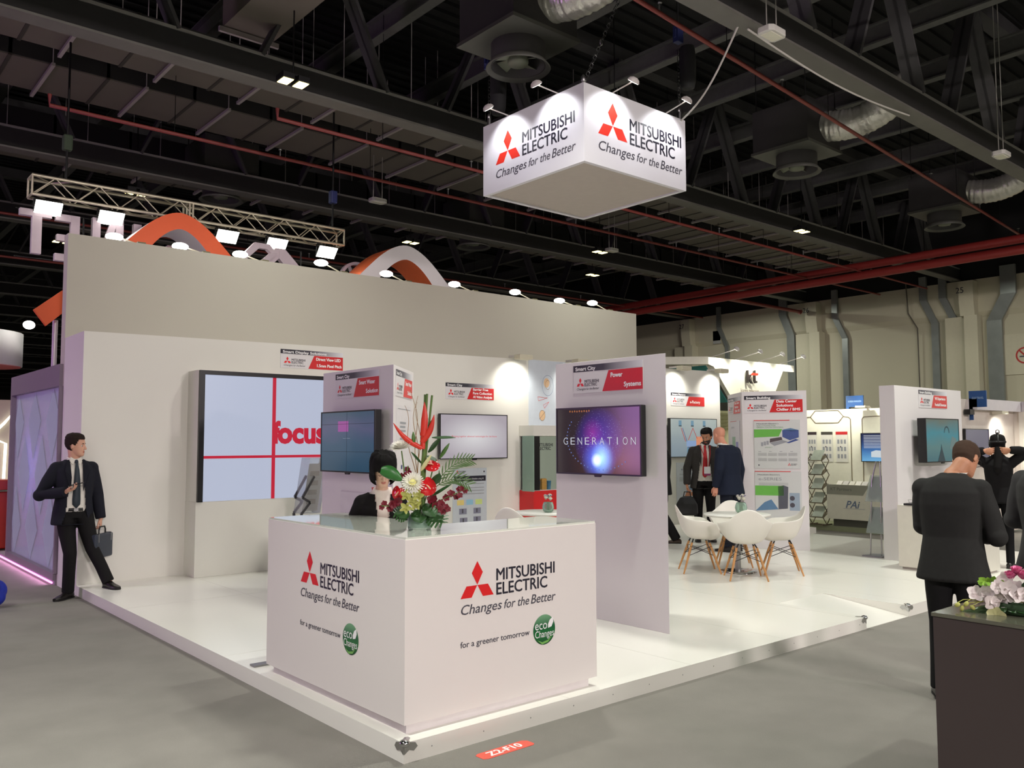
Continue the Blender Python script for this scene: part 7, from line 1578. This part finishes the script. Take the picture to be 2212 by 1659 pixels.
r, k, g = MB(), MB(), MB(); logo(r, k, g, V((6.735, 6.598, 1.50)), X, Z, 0.55, False); r.build('diamond_mark', REDL, t); k.build('name_lettering', INK, t)
MB().box((6.60, 6.31, 0.921), (7.50, 6.62, 0.929)).build('shelf', WALLW, t)
for nm, lb, x, col, h in (('paper_cup', 'blue patterned cup in the display case, next to the black frame', 6.78, (60, 110, 160), 0.13), ('coffee_packet', 'brown and gold packet in the display case', 6.90, (176, 134, 66), 0.18), ('paper_cup', 'blue cup in the display case, on the far side of the packet', 7.02, (70, 120, 150), 0.13)):
    m = MB()
    if nm == 'paper_cup': m.lathe([(0.032, 0.93), (0.042, 0.93+h), (0.045, 0.93+h), (0.04, 0.94+h)], (x, 6.42, 0), 20)
    else: m.prism([(-0.05, 0), (0.05, 0), (0.052, h*0.9), (0.04, h), (-0.04, h), (-0.052, h*0.9)], 0.05, (x, 6.44, 0.93), X, Z)
    tag(m.build(nm, mat('case_item_%d_%d_%d' % col, col, 0.5, var=0.35, scale=40)), lb, 'cup' if nm == 'paper_cup' else 'packet')
# VR demo cabinet and its tablet
t = thing('demo_cabinet', 'white demo cabinet in front of the box tower, partly behind the charcoal suit', 'cabinet', (8.5, 0.75, PF))
MB().box((8.15, 0.25, 0.135), (8.80, 1.19, 0.90)).build('body', mat('cream_white_cabinet', (224, 220, 208), 0.45), t, bevel=0.003)
MB().box((8.18, 0.28, PF), (8.78, 1.16, 0.134)).build('plinth', mat('grey_pink_plinth', (170, 160, 154), 0.5), t)
t = thing('tablet', 'black tablet lying on the edge of the white demo cabinet', 'tablet', (8.25, 0.95, 0.90)); MB().box((8.13, 0.80, 0.901), (8.42, 1.10, 0.925)).build('casing', BLACK, t, bevel=0.004)
m = MB(); m.tube([(8.30, 1.10, 0.925), (8.30, 1.12, 0.96), (8.30, 1.06, 0.965), (8.30, 1.04, 0.925)], 0.006, 6); m.build('cable', mat('white_cable', (220, 220, 214), 0.5), t)
m = MB()
for dx, dy, z, r in ((0, 0, 0.10, 0.13), (0.03, 0.05, 0.16, 0.12), (-0.03, -0.03, 0.2, 0.10), (0.0, 0.02, 0.28, 0.07), (0.02, 0.0, 0.34, 0.035)): m.ball((-0.85+dx, 6.45+dy, z), (r, r*0.8, min(r, z)), 14, 10)
hb = thing('blue_bag', 'bright blue cloth bag on the grey carpet near the light strip', 'bag', (0, 0, 0)); fuse(m, 'bag_cloth', mat('bright_blue_cloth', (30, 50, 170), 0.7, bump=0.6, bscale=14), hb, 0.012, 6)
